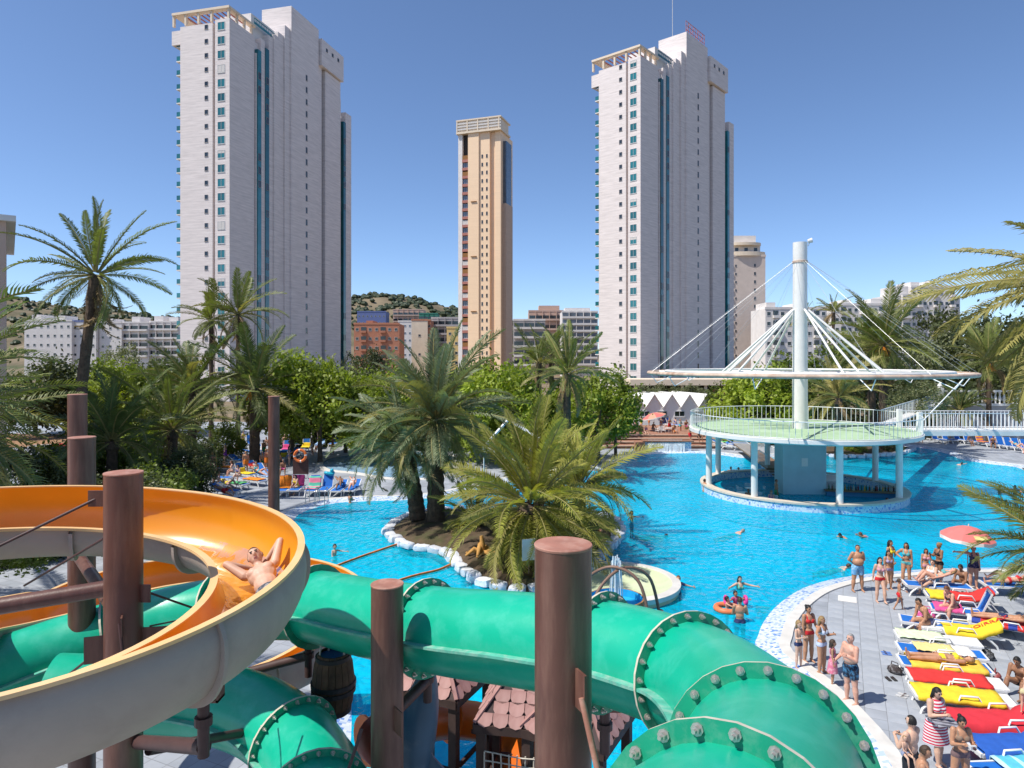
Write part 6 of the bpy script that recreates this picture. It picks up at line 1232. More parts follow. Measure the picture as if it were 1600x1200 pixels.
# ================================================================== people
SKIN = {'tan': (.46, .235, .135), 'fair': (.62, .38, .27), 'brown': (.30, .15, .085), 'pink': (.62, .33, .235), 'dark': (.22, .11, .06)}
def skinmat(k): return mat('skin '+k, SKIN[k], .5, .10, 7, spec=.4, sub=.06)
HAIR = {'black': (.012, .010, .009), 'brown': (.05, .028, .015), 'blond': (.30, .19, .08), 'grey': (.25, .24, .23), 'auburn': (.13, .05, .02)}
ARM = {'down': ((.14, .02, -1), (.06, .16, -1)), 'behind': ((.42, -.35, -1), (-.62, -.55, -.45)), 'hip': ((.85, -.15, -.72), (-.75, .5, -.42)), 'fold': ((.16, .35, -1), (-1, .5, .12)), 'hold': ((.22, .25, -1), (-.35, 1, .5)), 'front': ((.15, .3, -1), (-.2, .9, -.3)),
       'point': ((1, .15, .18), (1, .2, .05)), 'head': ((.50, .30, .80), (-.80, -.60, -.12)), 'up': ((.3, .3, 1), (0, .1, 1)), 'out': ((1, .35, -.25), (.8, .7, 0)), 'reach': ((.25, .9, -.2), (0, 1, -.05)), 'knee': ((.12, .65, -.8), (-.1, .9, -.35)), 'swim1': ((.35, .15, 1), (.1, .0, 1)), 'swim2': ((.8, .1, -.4), (.3, .2, -.8)), 'baby': ((.3, .35, -1), (-.8, .8, .35)), 'prop': ((.2, -.6, -.8), (.1, -.4, -.9)), 'swing': ((.16, .35, -1), (.0, .5, -1)), 'swingb': ((.16, -.35, -1), (.05, -.1, -1))}
LEG = {'stand': ((.05, .02, -1), (.03, -.04, -1)), 'wide': ((.14, .02, -1), (.08, -.04, -1)), 'fwd': ((.04, .38, -1), (.02, .1, -1)), 'back': ((.04, -.25, -1), (.02, -.5, -1)), 'sit': ((.22, 1, -.06), (.03, .18, -1)), 'sitlow': ((.25, 1, .35), (.05, .4, -1)), 'long': ((.10, 1, .02), (.0, 1, -.15)), 'kneeup': ((.10, .85, -.75), (.02, -.55, -1)), 'lie': ((.07, .03, -1), (.03, .0, -1)), 'swim': ((.12, -.12, -1), (.04, -.05, -1)), 'kick': ((.18, .15, -1), (.06, -.25, -1)), 'slide': ((.12, .22, -1), (-.1, .05, -1))}
JOBS = []
def person(label, loc, yaw, h=1.7, sex='m', arms=('down', 'down'), legs=('stand', 'stand'), skin='tan', wear=(), hair=('black', 'short'), fat=0.0, U=(0, 0, 1), Fw=None, bend=0.0, base='feet', z=None, vox=None, group=None, look=(0, 0), eyes=None, side=0.0):
    """wear: list of (garment, colour or material); yaw 0 faces the camera side (-Y)"""
    JOBS.append(dict(label=label, loc=Vector(loc), yaw=math.radians(yaw), h=h, sex=sex, arms=arms, legs=legs, skin=skin, wear=wear, hair=hair, fat=fat, U=Vector(U).normalized(), Fw=Fw, bend=bend, base=base, z=z, vox=vox, group=group, look=look, eyes=eyes, side=side))
def prims_of(j):
    k = j['h']; U = j['U']; Fv = Vector(j['Fw'] if j['Fw'] else (0, -1, 0)); Fv = (Fv-U*Fv.dot(U)).normalized(); S = U.cross(Fv); man = j['sex'] == 'm'; ch = j['sex'] == 'c'; fat = j['fat']
    q = Matrix.Rotation(j['bend'], 3, S) ; U2 = (q@U); F2 = (q@Fv)
    if U2.dot(Fv) < 0 and j['bend'] > 0: q = Matrix.Rotation(-j['bend'], 3, S); U2 = q@U; F2 = q@Fv
    if j['side']: q2 = Matrix.Rotation(j['side'], 3, F2); U2 = q2@U2
    S2 = U2.cross(F2); P0 = Vector((0, 0, 0)); L = []; hs = 1.22 if ch else 1.0; th = .82 if ch else 1.0
    def ell(n, c, r, ax=None): L.append(('e', n, Vector(c), tuple(x*k for x in r), Matrix((S2, F2, U2)).transposed() if ax is None else ax))
    def seg(n, a, ra, b, rb): L.append(('s', n, Vector(a), ra*k, Vector(b), rb*k))
    axl = Matrix((S, Fv, U)).transposed()
    ell('pelvis', P0+U*.02*k, ((.088 if man else .094)*th+fat*.4, .068*th+fat*.5, .072), axl)
    ell('belly', P0+U2*.12*k+F2*fat*.6*k, ((.080 if man else .068)*th+fat, .062*th+fat*1.3, .09)); ell('chest', P0+U2*.225*k, ((.098 if man else .083)*th+fat*.5, .068*th+fat*.5, .098))
    for s in (1, -1):
        ell('glute', P0+S*s*.042*k-Fv*.032*k-U*.018*k, (.046*th+fat*.2, .046*th+fat*.2, .05), axl)
        if j['sex'] == 'w': ell('breast', P0+U2*.205*k+S2*s*.042*k+F2*.052*k, (.037+fat*.3, .035+fat*.3, .036))
        elif man: ell('chest', P0+U2*.245*k+S2*s*.045*k+F2*.035*k, (.048, .032+fat*.2, .04))
    neck = P0+U2*.315*k; lk = j['look']; Uh = (U2+F2*lk[0]+S2*lk[1]).normalized(); Fh = (F2-U2*lk[0]); Fh = (Fh-Uh*Fh.dot(Uh)).normalized()
    if len(lk) > 2: Fh = (Matrix.Rotation(lk[2], 3, Uh)@Fh).normalized()
    Sh = Uh.cross(Fh); ah = Matrix((Sh, Fh, Uh)).transposed(); hc = neck+Uh*(.092*k*(1.12 if ch else 1))
    seg('neck', neck-U2*.03*k, .036*th, hc-Uh*.03*k, .029*th)
    ell('head', hc, (.046*hs, .057*hs, .068*hs), ah); ell('head', hc-Uh*.034*k*hs+Fh*.014*k*hs, (.034*hs, .038*hs, .035*hs), ah); ell('head', hc+Fh*.058*k*hs-Uh*.008*k, (.010, .014, .017), ah)
    for s in (1, -1): ell('head', hc+Sh*s*.047*k*hs-Uh*.006*k, (.007, .013, .018), ah)
    hands = []
    for s, an in zip((1, -1), j['arms']):
        d1, d2 = (ARM[an] if isinstance(an, str) else an); D = lambda d: (S2*(s*d[0])+F2*d[1]+U2*d[2]).normalized(); a, b = D(d1), D(d2)
        sh = P0+U2*.288*k+S2*s*(.103 if man else .088)*th*k; el = sh+a*.17*k; wr = el+b*.148*k
        seg('uarm', sh, .037*th+fat*.15, el, .026*th+fat*.1); seg('farm', el, .027*th+fat*.1, wr, .0175*th); seg('hand', wr, .017*th, wr+b*.042*k, .019*th); hands.append((wr+b*.045*k, b, s, S2, F2, U2))
    for s, ln in zip((1, -1), j['legs']):
        d1, d2 = (LEG[ln] if isinstance(ln, str) else ln); D = lambda d: (S*(s*d[0])+Fv*d[1]+U*d[2]+(S*d[3] if len(d) > 3 else Vector())).normalized(); a, b = D(d1), D(d2)
        hp = P0+S*s*.05*th*k-U*.01*k; kn = hp+a*.243*k; an = kn+b*.235*k
        seg('thigh', hp, .060*th+fat*.35, kn, .038*th+fat*.12); seg('calf', kn, .036*th, kn+b*.08*k, .041*th+fat*.1); seg('calf', kn+b*.08*k, .041*th+fat*.1, an, .022*th)
        ft = Fv if abs(b.dot(U)) > .6 else (Fv*.6+U*.0+U*.5).normalized()
        ft = (ft-b*ft.dot(b)*.8).normalized(); seg('foot', an+b*.015*k-ft*.022*k, .024*th, an+b*.028*k+ft*.095*k, .015*th)
    return L, hc, (Sh, Fh, Uh), hands, (U, Fv, S, U2, F2, S2)
def seg_mesh(mb, a, ra, b, rb, n=10):
    d = (b-a); d.normalize(); pts = []; rs = []
    for t in (-.985, -.7, 0): pts.append(a+d*ra*t); rs.append(ra*math.sqrt(max(.01, 1-t*t)))
    for t in (0, .7, .985): pts.append(b+d*rb*t); rs.append(rb*math.sqrt(max(.01, 1-t*t)))
    mb.tube(pts, rs, n, True)
def finger_mesh(mb, hand, k):
    p, d, s, S2, F2, U2 = hand; w = d.cross(S2); w = (w if w.length > .3 else d.cross(F2)).normalized(); nrm = w.cross(d).normalized()*(-s); ln = (.036, .042, .039, .031)
    for i in range(4):
        o = p+w*(i-1.5)*.0105*k; c1 = o+d*ln[i]*.5*k+nrm*.004*k; c2 = c1+(d*.8+nrm*.55).normalized()*ln[i]*.55*k; mb.tube([o-d*.012*k, c1, c2], [.0062*k, .0056*k, .0042*k], 5)
    o = p-d*.03*k+w*.018*k; mb.tube([o, o+(w*.8+d*.6).normalized()*.024*k, o+(w*.5+d*.95+nrm*.3).normalized()*.042*k], [.0075*k, .0065*k, .005*k], 5)
def solve_people():
    tmp = []
    for j in JOBS:
        pr = prims_of(j); j['pr'] = pr; mb = MB()
        for q in pr[0]:
            if q[0] == 'e': mb.sph(q[2], q[3], 14, 10, rot=q[4])
            else: seg_mesh(mb, q[2], q[3], q[4], q[5])
        o = link('tmp', mb.mesh('tmp', skinmat(j['skin'])), None); d = j['loc'].y; v = j['vox'] or (.0145 if d < 24 else .019 if d < 34 else .027 if d < 50 else .036); j['v'] = v
        m = o.modifiers.new('r', 'REMESH'); m.mode = 'VOXEL'; m.voxel_size = v; m = o.modifiers.new('s', 'SMOOTH'); m.factor = .5; m.iterations = 3 if v < .02 else 2
        tmp.append(o)
    dg = bpy.context.evaluated_depsgraph_get(); dg.update()
    for j, o in zip(JOBS, tmp):
        me = bpy.data.meshes.new_from_object(o.evaluated_get(dg)); nv = len(me.vertices); co = np.empty(nv*3); me.vertices.foreach_get('co', co); j['co'] = co.reshape(-1, 3)
        no = np.empty(nv*3); me.vertices.foreach_get('normal', no); j['no'] = no.reshape(-1, 3); j['faces'] = [tuple(p.vertices) for p in me.polygons]; bpy.data.meshes.remove(me)
    for o in tmp: d = o.data; bpy.data.objects.remove(o); bpy.data.meshes.remove(d)
def bone_of(pts, L):
    D = []; T = []
    for q in L:
        if q[0] == 'e':
            M = np.array(q[4]); loc = (pts-np.array(q[2]))@M; r = np.array(q[3]); s = np.linalg.norm(loc/r, axis=1); D.append((s-1)*r.min()); T.append(np.zeros(len(pts)))
        else:
            a, b = np.array(q[2]), np.array(q[4]); ab = b-a; t = np.clip(((pts-a)@ab)/(ab@ab), 0, 1); D.append(np.linalg.norm(pts-a-t[:, None]*ab, axis=1)-(q[3]+(q[5]-q[3])*t)); T.append(t)
    D = np.array(D); i = D.argmin(0); return np.array([q[1] for q in L])[i], np.array(T)[i, np.arange(len(pts))]
def shell(j, mask, off, name, m, parent, shift, extra=None):
    idx = [f for f, k in zip(j['faces'], mask) if k]
    if not idx and extra is None: return None
    used = sorted({v for f in idx for v in f}); mp = {v: i for i, v in enumerate(used)}; mb = MB()
    if used: mb.add([tuple(j['co'][v]+j['no'][v]*off+shift) for v in used], [tuple(mp[v] for v in f) for f in idx])
    if extra: extra(mb)
    o = mb.build(name, m, parent, True); return o
def colmat(c): return c if not isinstance(c, tuple) else mat('garment '+str(c), c, .8, .15, 12)
def build_people():
    solve_people()
    for j in JOBS:
        L, hc, (Sh, Fh, Uh), hands, (U, Fv, S, U2, F2, S2) = j['pr']; k = j['h']; co = j['co']
        if j['base'] == 'pelvis': sh = np.array((0, 0, 0.0))
        else: sh = np.array((0, 0, -co[:, 2].min()))
        loc = j['loc']+(Vector((0, 0, j['z'])) if j['z'] is not None else Vector()); mb = MB(); mb.add([tuple(p+sh) for p in co], j['faces'])
        if j['v'] < .03:
            shv = Vector(sh)
            for hd in hands: finger_mesh(mb, (hd[0]+shv, *hd[1:]), k)
        body = mb.build('person', skinmat(j['skin']), None, True, loc=tuple(loc)); body.rotation_euler = (0, 0, j['yaw']); tag(body, j['label'], 'person', j['group'])
        fc = np.array([co[list(f)].mean(0) for f in j['faces']]); b, t = bone_of(fc, L); u = fc@np.array(U2)/k; f = fc@np.array(F2)/k; s = fc@np.array(S2)/k; u0 = fc@np.array(U)/k; f0 = fc@np.array(Fv)/k
        torso = np.isin(b, ('pelvis', 'belly', 'chest', 'breast', 'glute')); low = np.isin(b, ('pelvis', 'glute')); thg = b == 'thigh'
        v = j['v']
        for g, c in j['wear']:
            m = colmat(c); off = .008+.2*v
            if g == 'shorts': shell(j, (low & (u0 < .075)) | ((b == 'belly') & (u < .055)) | (thg & (t < .62)), off+.008, 'shorts', m, body, sh)
            elif g == 'trunks': shell(j, (low & (u0 < .06)) | (thg & (t < .30)), off, 'swim_trunks', m, body, sh)
            elif g == 'briefs': shell(j, (low & (u0 < .035) & (u0 > -.06)) | (thg & (t < .10)), off-.003, 'bikini_bottom', m, body, sh)
            elif g == 'top': shell(j, ((b == 'breast') & (u < .24)) | (np.isin(b, ('chest', 'belly')) & (u > .178) & (u < .20)) | (np.isin(b, ('chest',)) & (np.abs(np.abs(s)-.055) < .007+.2*v) & (u > .2)), off-.003, 'bikini_top', m, body, sh)
            elif g == 'onepiece': shell(j, (low & (u0 > -.055)) | (torso & ~low & (u < .235)) | ((b == 'chest') & (np.abs(np.abs(s)-.055) < .012) & (u > .2)) | (thg & (t < .10)), off, 'swimsuit', m, body, sh)
            elif g == 'shirt': shell(j, torso & (u > -.02) & (u < .30) | ((b == 'uarm') & (t < .6)), off+.006, 'shirt', m, body, sh)
            elif g == 'dress':
                shell(j, (torso & (u < .275) & ~low) | (low & (u0 > -.02)) | ((b == 'chest') & (np.abs(s) < .075)), off+.006, 'dress', m, body, sh)
                sk = MB(); P0 = Vector(sh); prof = [(.088, .06), (.105, .02), (.118, -.06), (.130, -.14), (.142, -.23)]
                vs = []; n = 22
                for i, (r, z) in enumerate(prof):
                    for q in range(n): a = 2*PI*q/n; w = 1+.05*math.sin(a*5+i)*i/4; vs.append(P0+(S*math.cos(a)*(r+j['fat'])*w+Fv*math.sin(a)*(r*.82+j['fat'])*w+U*z)*k)
                sk.add(vs, [(i*n+q, i*n+(q+1) % n, (i+1)*n+(q+1) % n, (i+1)*n+q) for i in range(len(prof)-1) for q in range(n)]); sk.build('skirt', m, body, True)
        if j['hair']:
            hcol, kind = j['hair']; m = mat('hair '+hcol, HAIR[hcol], .55, .3, 20, bump=.4, bscale=60); rel = fc-np.array(hc); ru, rf = rel@np.array(Uh)/k, rel@np.array(Fh)/k; hs = 1.22 if j['sex'] == 'c' else 1
            mask = (b == 'head') & ((ru > .040*hs) | ((rf < .012*hs) & (ru > -.035*hs)) | ((rf < .032*hs) & (ru > .02*hs)))
            if kind == 'crop': mask = (b == 'head') & ((ru > .044*hs) | ((rf < .005*hs) & (ru > -.02*hs)))
            hcs = hc+Vector(sh)
            def extra(mb, hcs=hcs, kind=kind):
                if kind in ('long', 'mid'):
                    e = -.20 if kind == 'long' else -.10
                    seg_mesh(mb, hcs-Fh*.035*k, .036*k, hcs-Fh*.058*k+Uh*e*k, .022*k); 
                    for q in (1, -1): seg_mesh(mb, hcs+Sh*q*.036*k-Fh*.015*k, .022*k, hcs+Sh*q*.045*k-Fh*.03*k+Uh*e*.8*k, .016*k)
                elif kind == 'bun': mb.sph(hcs-Fh*.06*k+Uh*.03*k, .027*k, 8, 6)
            shell(j, mask, {'crop': .004}.get(kind, .010), 'hair', m, body, sh, extra if kind in ('long', 'mid', 'bun') else None)
        if j['v'] < .02:
            for q in (1, -1):
                e = MB(); c = hc+Vector(sh)+(Sh*q*.017+Fh*.0515+Uh*.006)*k*(1.2 if j['sex'] == 'c' else 1); e.sph(c, .0065*k, 6, 5); e.build('eye', mat('eye', (.02, .015, .012), .2), body, True)
                e = MB(); c2 = c+(Uh*.011+Fh*.001)*k; e.bar(c2-Sh*.011*k, c2+Sh*.011*k, .006*k, .004*k, up=Uh); e.build('eyebrow', mat('hair '+(j['hair'][0] if j['hair'] else 'brown'), HAIR[j['hair'][0] if j['hair'] else 'brown']), body)
            e = MB(); c = hc+Vector(sh)+(Fh*.052-Uh*.036)*k*(1.15 if j['sex'] == 'c' else 1); e.sph(c, (.015*k, .005*k, .005*k), 8, 5, rot=Matrix((Sh, Fh, Uh)).transposed()); e.build('mouth', mat('lips', (.32, .10, .085), .5), body, True)
def pattern(name, base, spot, scale=9, thr=.5):
    if name in MATS: return MATS[name]
    m = mat(name, base, .8, .1, 10, stain=spot, stain_amt=1, stain_scale=scale); return m
def stripes(name, a, b, freq):
    if name in MATS: return MATS[name]
    m = bpy.data.materials.new(name); MATS[name] = m; t, n, l, bs = nodes_of(m); bs.inputs['Roughness'].default_value = .85; tc = n.new('ShaderNodeTexCoord'); w = n.new('ShaderNodeTexWave'); w.bands_direction = 'Z'; w.inputs['Scale'].default_value = freq; l.new(tc.outputs['Object'], w.inputs[0])
    cr = n.new('ShaderNodeValToRGB'); cr.color_ramp.interpolation = 'CONSTANT'; cr.color_ramp.elements[0].color = (*a, 1); cr.color_ramp.elements[1].color = (*b, 1); cr.color_ramp.elements[1].position = .5; l.new(w.outputs['Fac'], cr.inputs[0]); l.new(cr.outputs[0], bs.inputs['Base Color']); return m
# ---- who is where
pat_blue = pattern('blue floral swim shorts', (.12, .35, .62), (.6, .7, .65), 14); pat_blk = pattern('black shorts with blue flowers', (.012, .014, .03), (.10, .32, .55), 11); pat_navy = pattern('navy floral swimsuit', (.012, .014, .06), (.28, .2, .35), 16); pat_pink = pattern('pink printed dress', (.62, .16, .24), (.75, .55, .55), 14)
RED, TEAL, BLK, WHT, YEL, PNK, NAV = (.55, .02, .025), (.10, .38, .40), (.015, .015, .02), (.7, .7, .7), (.78, .62, .03), (.60, .30, .36), (.02, .03, .10)
GD = 'people on the sunny deck'
person('big bellied man with hands behind his back in blue flowered shorts', G(1340, 924), 0, 1.80, 'm', ('behind', 'behind'), ('wide', 'wide'), 'tan', [('shorts', pat_blue)], ('brown', 'crop'), fat=.038)
person('woman walking in a pink bikini top and red bottom', G(1375, 941), -5, 1.66, 'w', ('swing', 'swingb'), ('fwd', 'stand'), 'fair', [('top', PNK), ('briefs', RED)], ('black', 'mid'))
person('dark haired girl in a patterned bikini behind the woman walking', G(1388, 921), 5, 1.52, 'w', ('hold', 'down'), skin='tan', wear=[('top', (.35, .3, .45)), ('briefs', (.3, .25, .4))], hair=('black', 'mid'))
person('woman with long black hair in a yellow bikini at the pool edge', G(1391, 910), 30, 1.70, 'w', ('hip', 'down'), skin='tan', wear=[('top', YEL), ('briefs', YEL)], hair=('black', 'long'))
person('woman in a teal bikini with a hand on her hip', G(1416, 914), -35, 1.68, 'w', ('down', 'hip'), ('stand', 'fwd'), 'tan', [('top', TEAL), ('briefs', TEAL)], ('black', 'mid'), fat=.008)
person('small boy in red trunks walking towards the loungers', G(1405, 953), 75, 1.12, 'c', ('front', 'down'), ('fwd', 'back'), 'tan', [('trunks', RED)], ('brown', 'crop'))
plastic_chair('white plastic chair holding the woman wrapped in a white towel', G(1456, 928), math.radians(-60))
person('woman wrapped in a white towel sitting back in a plastic chair', G(1455, 928)+V(0, 0, .52), -60, 1.66, 'w', ('front', 'front'), ('long', 'sit'), 'fair', [('onepiece', WHT), ('shorts', WHT)], ('brown', 'bun'), base='pelvis', bend=-.15)
person('woman in a black bikini standing sideways at the pool edge', G(1467, 914), -80, 1.68, 'w', ('hold', 'hold'), skin='brown', wear=[('top', BLK), ('briefs', BLK)], hair=('blond', 'bun'))
person('girl in pink with dark hair beside the woman in black', G(1447, 912), -20, 1.40, 'w', ('hold', 'down'), skin='tan', wear=[('top', PNK), ('briefs', PNK)], hair=('black', 'mid'))
person('woman in a navy flowered swimsuit pointing across the pool', G(1521, 920), -10, 1.68, 'w', ('down', 'point'), skin='pink', wear=[('onepiece', pat_navy)], hair=('auburn', 'short'), fat=.012)
person('tanned person sitting with knees up below the parasol', G(1506, 924)+V(0, 0, 0), -60, 1.70, 'm', ('knee', 'knee'), ('sitlow', 'sitlow'), 'brown', [('trunks', BLK)], ('black', 'short'), bend=.35)
# right-hand loungers
def on(i, dx=0.0, dy=0.0, z=.40):
    p, dg, bk = LPOS[i]; a = math.radians(dg); return V(p.x+math.cos(a)*dx-math.sin(a)*dy, p.y+math.sin(a)*dx+math.cos(a)*dy, z), dg
q, dg = on(1, .0); person('blond woman reclining with knees drawn up on a blue lounger', q, dg, 1.66, 'w', ('down', 'prop'), ('kneeup', 'kneeup'), 'pink', [('top', TEAL), ('briefs', TEAL)], ('blond', 'mid'), U=(1, 0, .45), Fw=(0, 0, 1), base='x')
q, dg = on(2, -.35, .0, .52); person('woman in a black bikini sitting on the pink towel, leaning forward', q, -75, 1.66, 'w', ('knee', 'front'), ('sit', 'sit'), 'pink', [('top', BLK), ('briefs', BLK)], ('auburn', 'short'), base='pelvis', bend=.5)
q, dg = on(3, -.25, -.15, .50); person('man in grey blue trunks sitting hunched on a blue lounger', q, -84, 1.78, 'm', ('knee', 'knee'), ('sit', 'sit'), 'tan', [('trunks', (.12, .14, .25))], ('black', 'crop'), base='pelvis', bend=.55)
q, dg = on(7, .0, 0, .44); person('sunbather in a yellow bikini lying flat on her back', q, dg, 1.70, 'w', ('down', 'down'), ('lie', 'lie'), 'tan', [('top', YEL), ('briefs', YEL)], ('blond', 'short'), U=(1, 0, .04), Fw=(0, 0, 1), base='x')
q, dg = on(10, .45, .0, .55); person('toddler in pale trunks bending over the big red towel', q, 120, 1.0, 'c', ('reach', 'down'), ('stand', 'fwd'), 'fair', [('trunks', (.6, .55, .3))], ('brown', 'crop'), bend=.5)
q, dg = on(15, -.2, .0, .42); person('sunbather stretched on the lounger half hidden by the short palm', q, dg, 1.7, 'w', ('head', 'head'), ('lie', 'kneeup'), 'pink', [('top', RED), ('briefs', RED)], ('brown', 'short'), U=(1, 0, .1), Fw=(0, 0, 1), base='x')
q, dg = on(14, -.1, .0, .46); person('sunbather lying on the striped towel by the short palm', q, dg, 1.7, 'm', ('down', 'head'), ('lie', 'lie'), 'tan', [('trunks', NAV)], ('black', 'short'), U=(1, 0, .1), Fw=(0, 0, 1), base='x')
# family at the corner of the pool
person('girl in a dark bikini clutching her hands', G(1248, 1044), 20, 1.36, 'c', ('hold', 'hold'), skin='fair', wear=[('briefs', NAV)], hair=('blond', 'mid'))
person('dark haired woman in a red bikini behind the girl', G(1263, 1034), 15, 1.68, 'w', ('front', 'down'), skin='tan', wear=[('top', RED), ('briefs', RED)], hair=('black', 'bun'))
person('blond woman in a pale blue and white bikini', G(1284, 1052), 35, 1.63, 'w', ('hold', 'out'), ('stand', 'stand'), 'tan', [('top', (.55, .6, .7)), ('briefs', (.45, .5, .65))], ('blond', 'mid'))
person('small girl in a pink dress looking up at the family', G(1301, 1070), 60, 1.22, 'c', ('hold', 'down'), skin='tan', wear=[('dress', pat_pink)], hair=('brown', 'mid'))
person('grey haired man in black shorts with blue flowers offering something', G(1329, 1098), -70, 1.80, 'm', ('hold', 'front'), ('wide', 'stand'), 'pink', [('shorts', pat_blk)], ('grey', 'crop'), fat=.022)
# near group at the lower edge
st_dress = stripes('red white striped dress', (.55, .02, .06), (.70, .66, .66), 5.2)
person('dark haired woman in a red and white striped dress', G(1462, 1194), 12, 1.72, 'w', ('down', 'baby'), ('stand', 'fwd'), 'fair', [('dress', st_dress)], ('black', 'mid'), fat=.022, look=(.25, 0))
person('woman in a dark bikini holding up a camera', G(1501, 1243), -5, 1.66, 'w', ('hold', 'hold'), ('stand', 'wide'), 'tan', [('top', (.25, .17, .12)), ('briefs', (.16, .10, .10))], ('black', 'bun'), look=(.3, 0))
person('dark haired man in black trunks carrying a baby', G(1424, 1258), -150, 1.80, 'm', ('baby', 'baby'), ('stand', 'stand'), 'fair', [('shorts', BLK)], ('black', 'crop'))
pm_ = G(1424, 1258); person('baby held on the arm of the dark haired man', V(pm_.x-.20, pm_.y-.12, 1.12), 10, .72, 'c', ('front', 'front'), ('sit', 'sit'), 'fair', [('trunks', (.25, .28, .4))], ('blond', 'crop'), base='pelvis')
person('close cropped man with bare shoulders beside the baby', G(1441, 1312), 60, 1.78, 'm', ('down', 'down'), skin='tan', wear=[('shorts', NAV)], hair=('brown', 'crop'), look=(.3, 0))
person('tanned person sitting on the paving with knees drawn up', G(1597, 1085), -60, 1.70, 'm', ('knee', 'knee'), ('sitlow', 'sitlow'), 'brown', [('trunks', BLK)], ('black', 'short'), bend=.4)
c_ = G(1501, 1243); t = thing('camera', 'small silver camera held by the woman in the dark bikini', 'camera', V(c_.x-.02, c_.y-.42, 1.22)); mb = MB(); mb.box((0, 0, 0), (.12, .04, .075)); mb.build('camera_body', m_frame, t); mb = MB(); mb.cyl((0, -.02, 0), (0, -.06, 0), .028, n=12); mb.build('lens', m_dsteel, t)
w_ = G(1462, 1194); cloth('checked_cloth', 'grey checked cloth hanging over the arm of the striped dress woman', V(w_.x+.02, w_.y-.12, .62), 90, -.38, .1, .5, (.3, .3, .34), seed=77, stripes=((1, 2), 1, [mat('dark check', (.08, .08, .1), .9)]))
# in the water (feet on the pool floor)
def wade(label, px, py, yaw, h=1.72, sex='m', arms=('out', 'out'), skin='tan', wear=(), hair=('black', 'short'), z=-1.22, **k): person(label, G(px, py, -.1)*1.0-V(0, 0, -.1), yaw, h, sex, arms, ('stand', 'stand'), skin, wear, hair, z=z, **k)
def swim(label, px, py, yaw, skin='tan', wear=(), hair=('black', 'short'), sex='m', h=1.72, tilt=.40, arms=('swim1', 'swim2'), supine=False, z=-.19):
    g = G(px, py, -.1); person(label, V(g.x, g.y, -.1), yaw, h, sex, arms, ('swim', 'kick'), skin, wear, hair, U=(math.cos(tilt)*0, -math.cos(tilt), math.sin(tilt)), Fw=(0, -.3, 1) if supine else (0, -.1, -1), base='pelvis', z=z, look=(-.5, 0))
wade('boy in a dark swim shirt wading beside the fountain basin', 1060, 916, 0, 1.5, 'c', wear=[('shirt', NAV)], hair=('auburn', 'crop'), z=-1.2)
wade('woman in a green top wading with arms spread', 1156, 920, 10, 1.62, 'w', wear=[('top', (.1, .4, .3))], hair=('black', 'mid'), skin='fair')
wade('man seen from behind standing waist deep with the children', 1156, 972, 170, 1.78, 'm', ('front', 'baby'), 'tan', [('trunks', NAV)], ('brown', 'crop'), z=-1.02)
wade('child with pink armbands held in the water', 1149, 948, 20, 1.25, 'c', ('out', 'out'), 'tan', [('shirt', (.5, .08, .2))], ('black', 'short'), z=-.78)
wade('child leaning on an orange float ring', 1136, 952, 60, 1.2, 'c', ('reach', 'reach'), 'pink', [('trunks', RED)], ('black', 'short'), z=-.85)
swim('man swimming face down towards the sunny deck', 1222, 948, 80, 'pink', [('trunks', NAV)], tilt=.02, z=-.17)
swim('grey haired swimmer doing breaststroke in open water', 1142, 832, 75, 'pink', hair=('grey', 'crop'), arms=('out', 'out'))
swim('dark haired swimmer with arms spread beyond the deck', 1324, 838, -60, arms=('out', 'out')); swim('swimmer in a pink swimsuit', 1361, 838, -80, 'tan', [('onepiece', PNK)], ('auburn', 'short'), 'w')
swim('woman swimming close to the man in flowered shorts', 1302, 886, 60, 'fair', [('top', TEAL)], ('brown', 'short'), 'w', arms=('out', 'out')); swim('swimmer splashing with a raised pale back', 1020, 836, 90, 'fair', tilt=.05, z=-.15)
wade('dark haired bather standing near the island palms', 987, 812, 40, 1.6, 'c'); wade('auburn haired bather reaching out beside the island', 938, 842, 60, 1.62, 'c', ('reach', 'out'), 'pink', hair=('auburn', 'crop'))
wade('child wading in the splash pool by the float line', 523, 868, 30, 1.45, 'c', ('out', 'front'), 'fair', z=-1.05); wade('boy resting his folded arms on the pool edge', 547, 786, 160, 1.6, 'c', ('fold', 'fold'), 'tan', z=-1.0); swim('swimmer stretched along the edge below the slender pillar', 464, 806, -75, 'pink', tilt=.1)
swim('swimmer gliding under the tips of the yellow palm', 1012, 772, 85, 'pink', tilt=.03, z=-.2); wade('bather leaning on the bar rim from the water', 1101, 768, 100, 1.72, 'm', ('reach', 'fold'), 'tan', z=-.95); wade('bather hanging on the bar rim near the front column', 1386, 793, 20, 1.7, 'm', z=-1.2)
wade('dark haired bather in the water behind the bar rim', 1401, 772, -40, 1.7, 'm', z=-1.05); wade('bather behind the bar beside the back columns', 1142, 742, 0, 1.7, 'm', z=-1.15); wade('second bather behind the bar beside the back columns', 1154, 743, 30, 1.7, 'w', hair=('brown', 'short'), z=-1.15)
wade('dark haired bather chatting in open water', 1562, 772, 60, 1.7, 'w', z=-1.2); wade('brown haired bather chatting in open water', 1586, 772, -60, 1.7, 'm', hair=('brown', 'short'), z=-1.2); wade('bather near the red parasol far in the water', 1579, 808, 20, 1.7, 'm', z=-1.2); wade('bather with pink shoulders beside another in the water', 1597, 808, -20, 1.7, 'm', skin='pink', z=-1.2); swim('swimmer with raised arm crossing towards the footbridge', 1490, 726, 70, 'pink', arms=('up', 'out'))
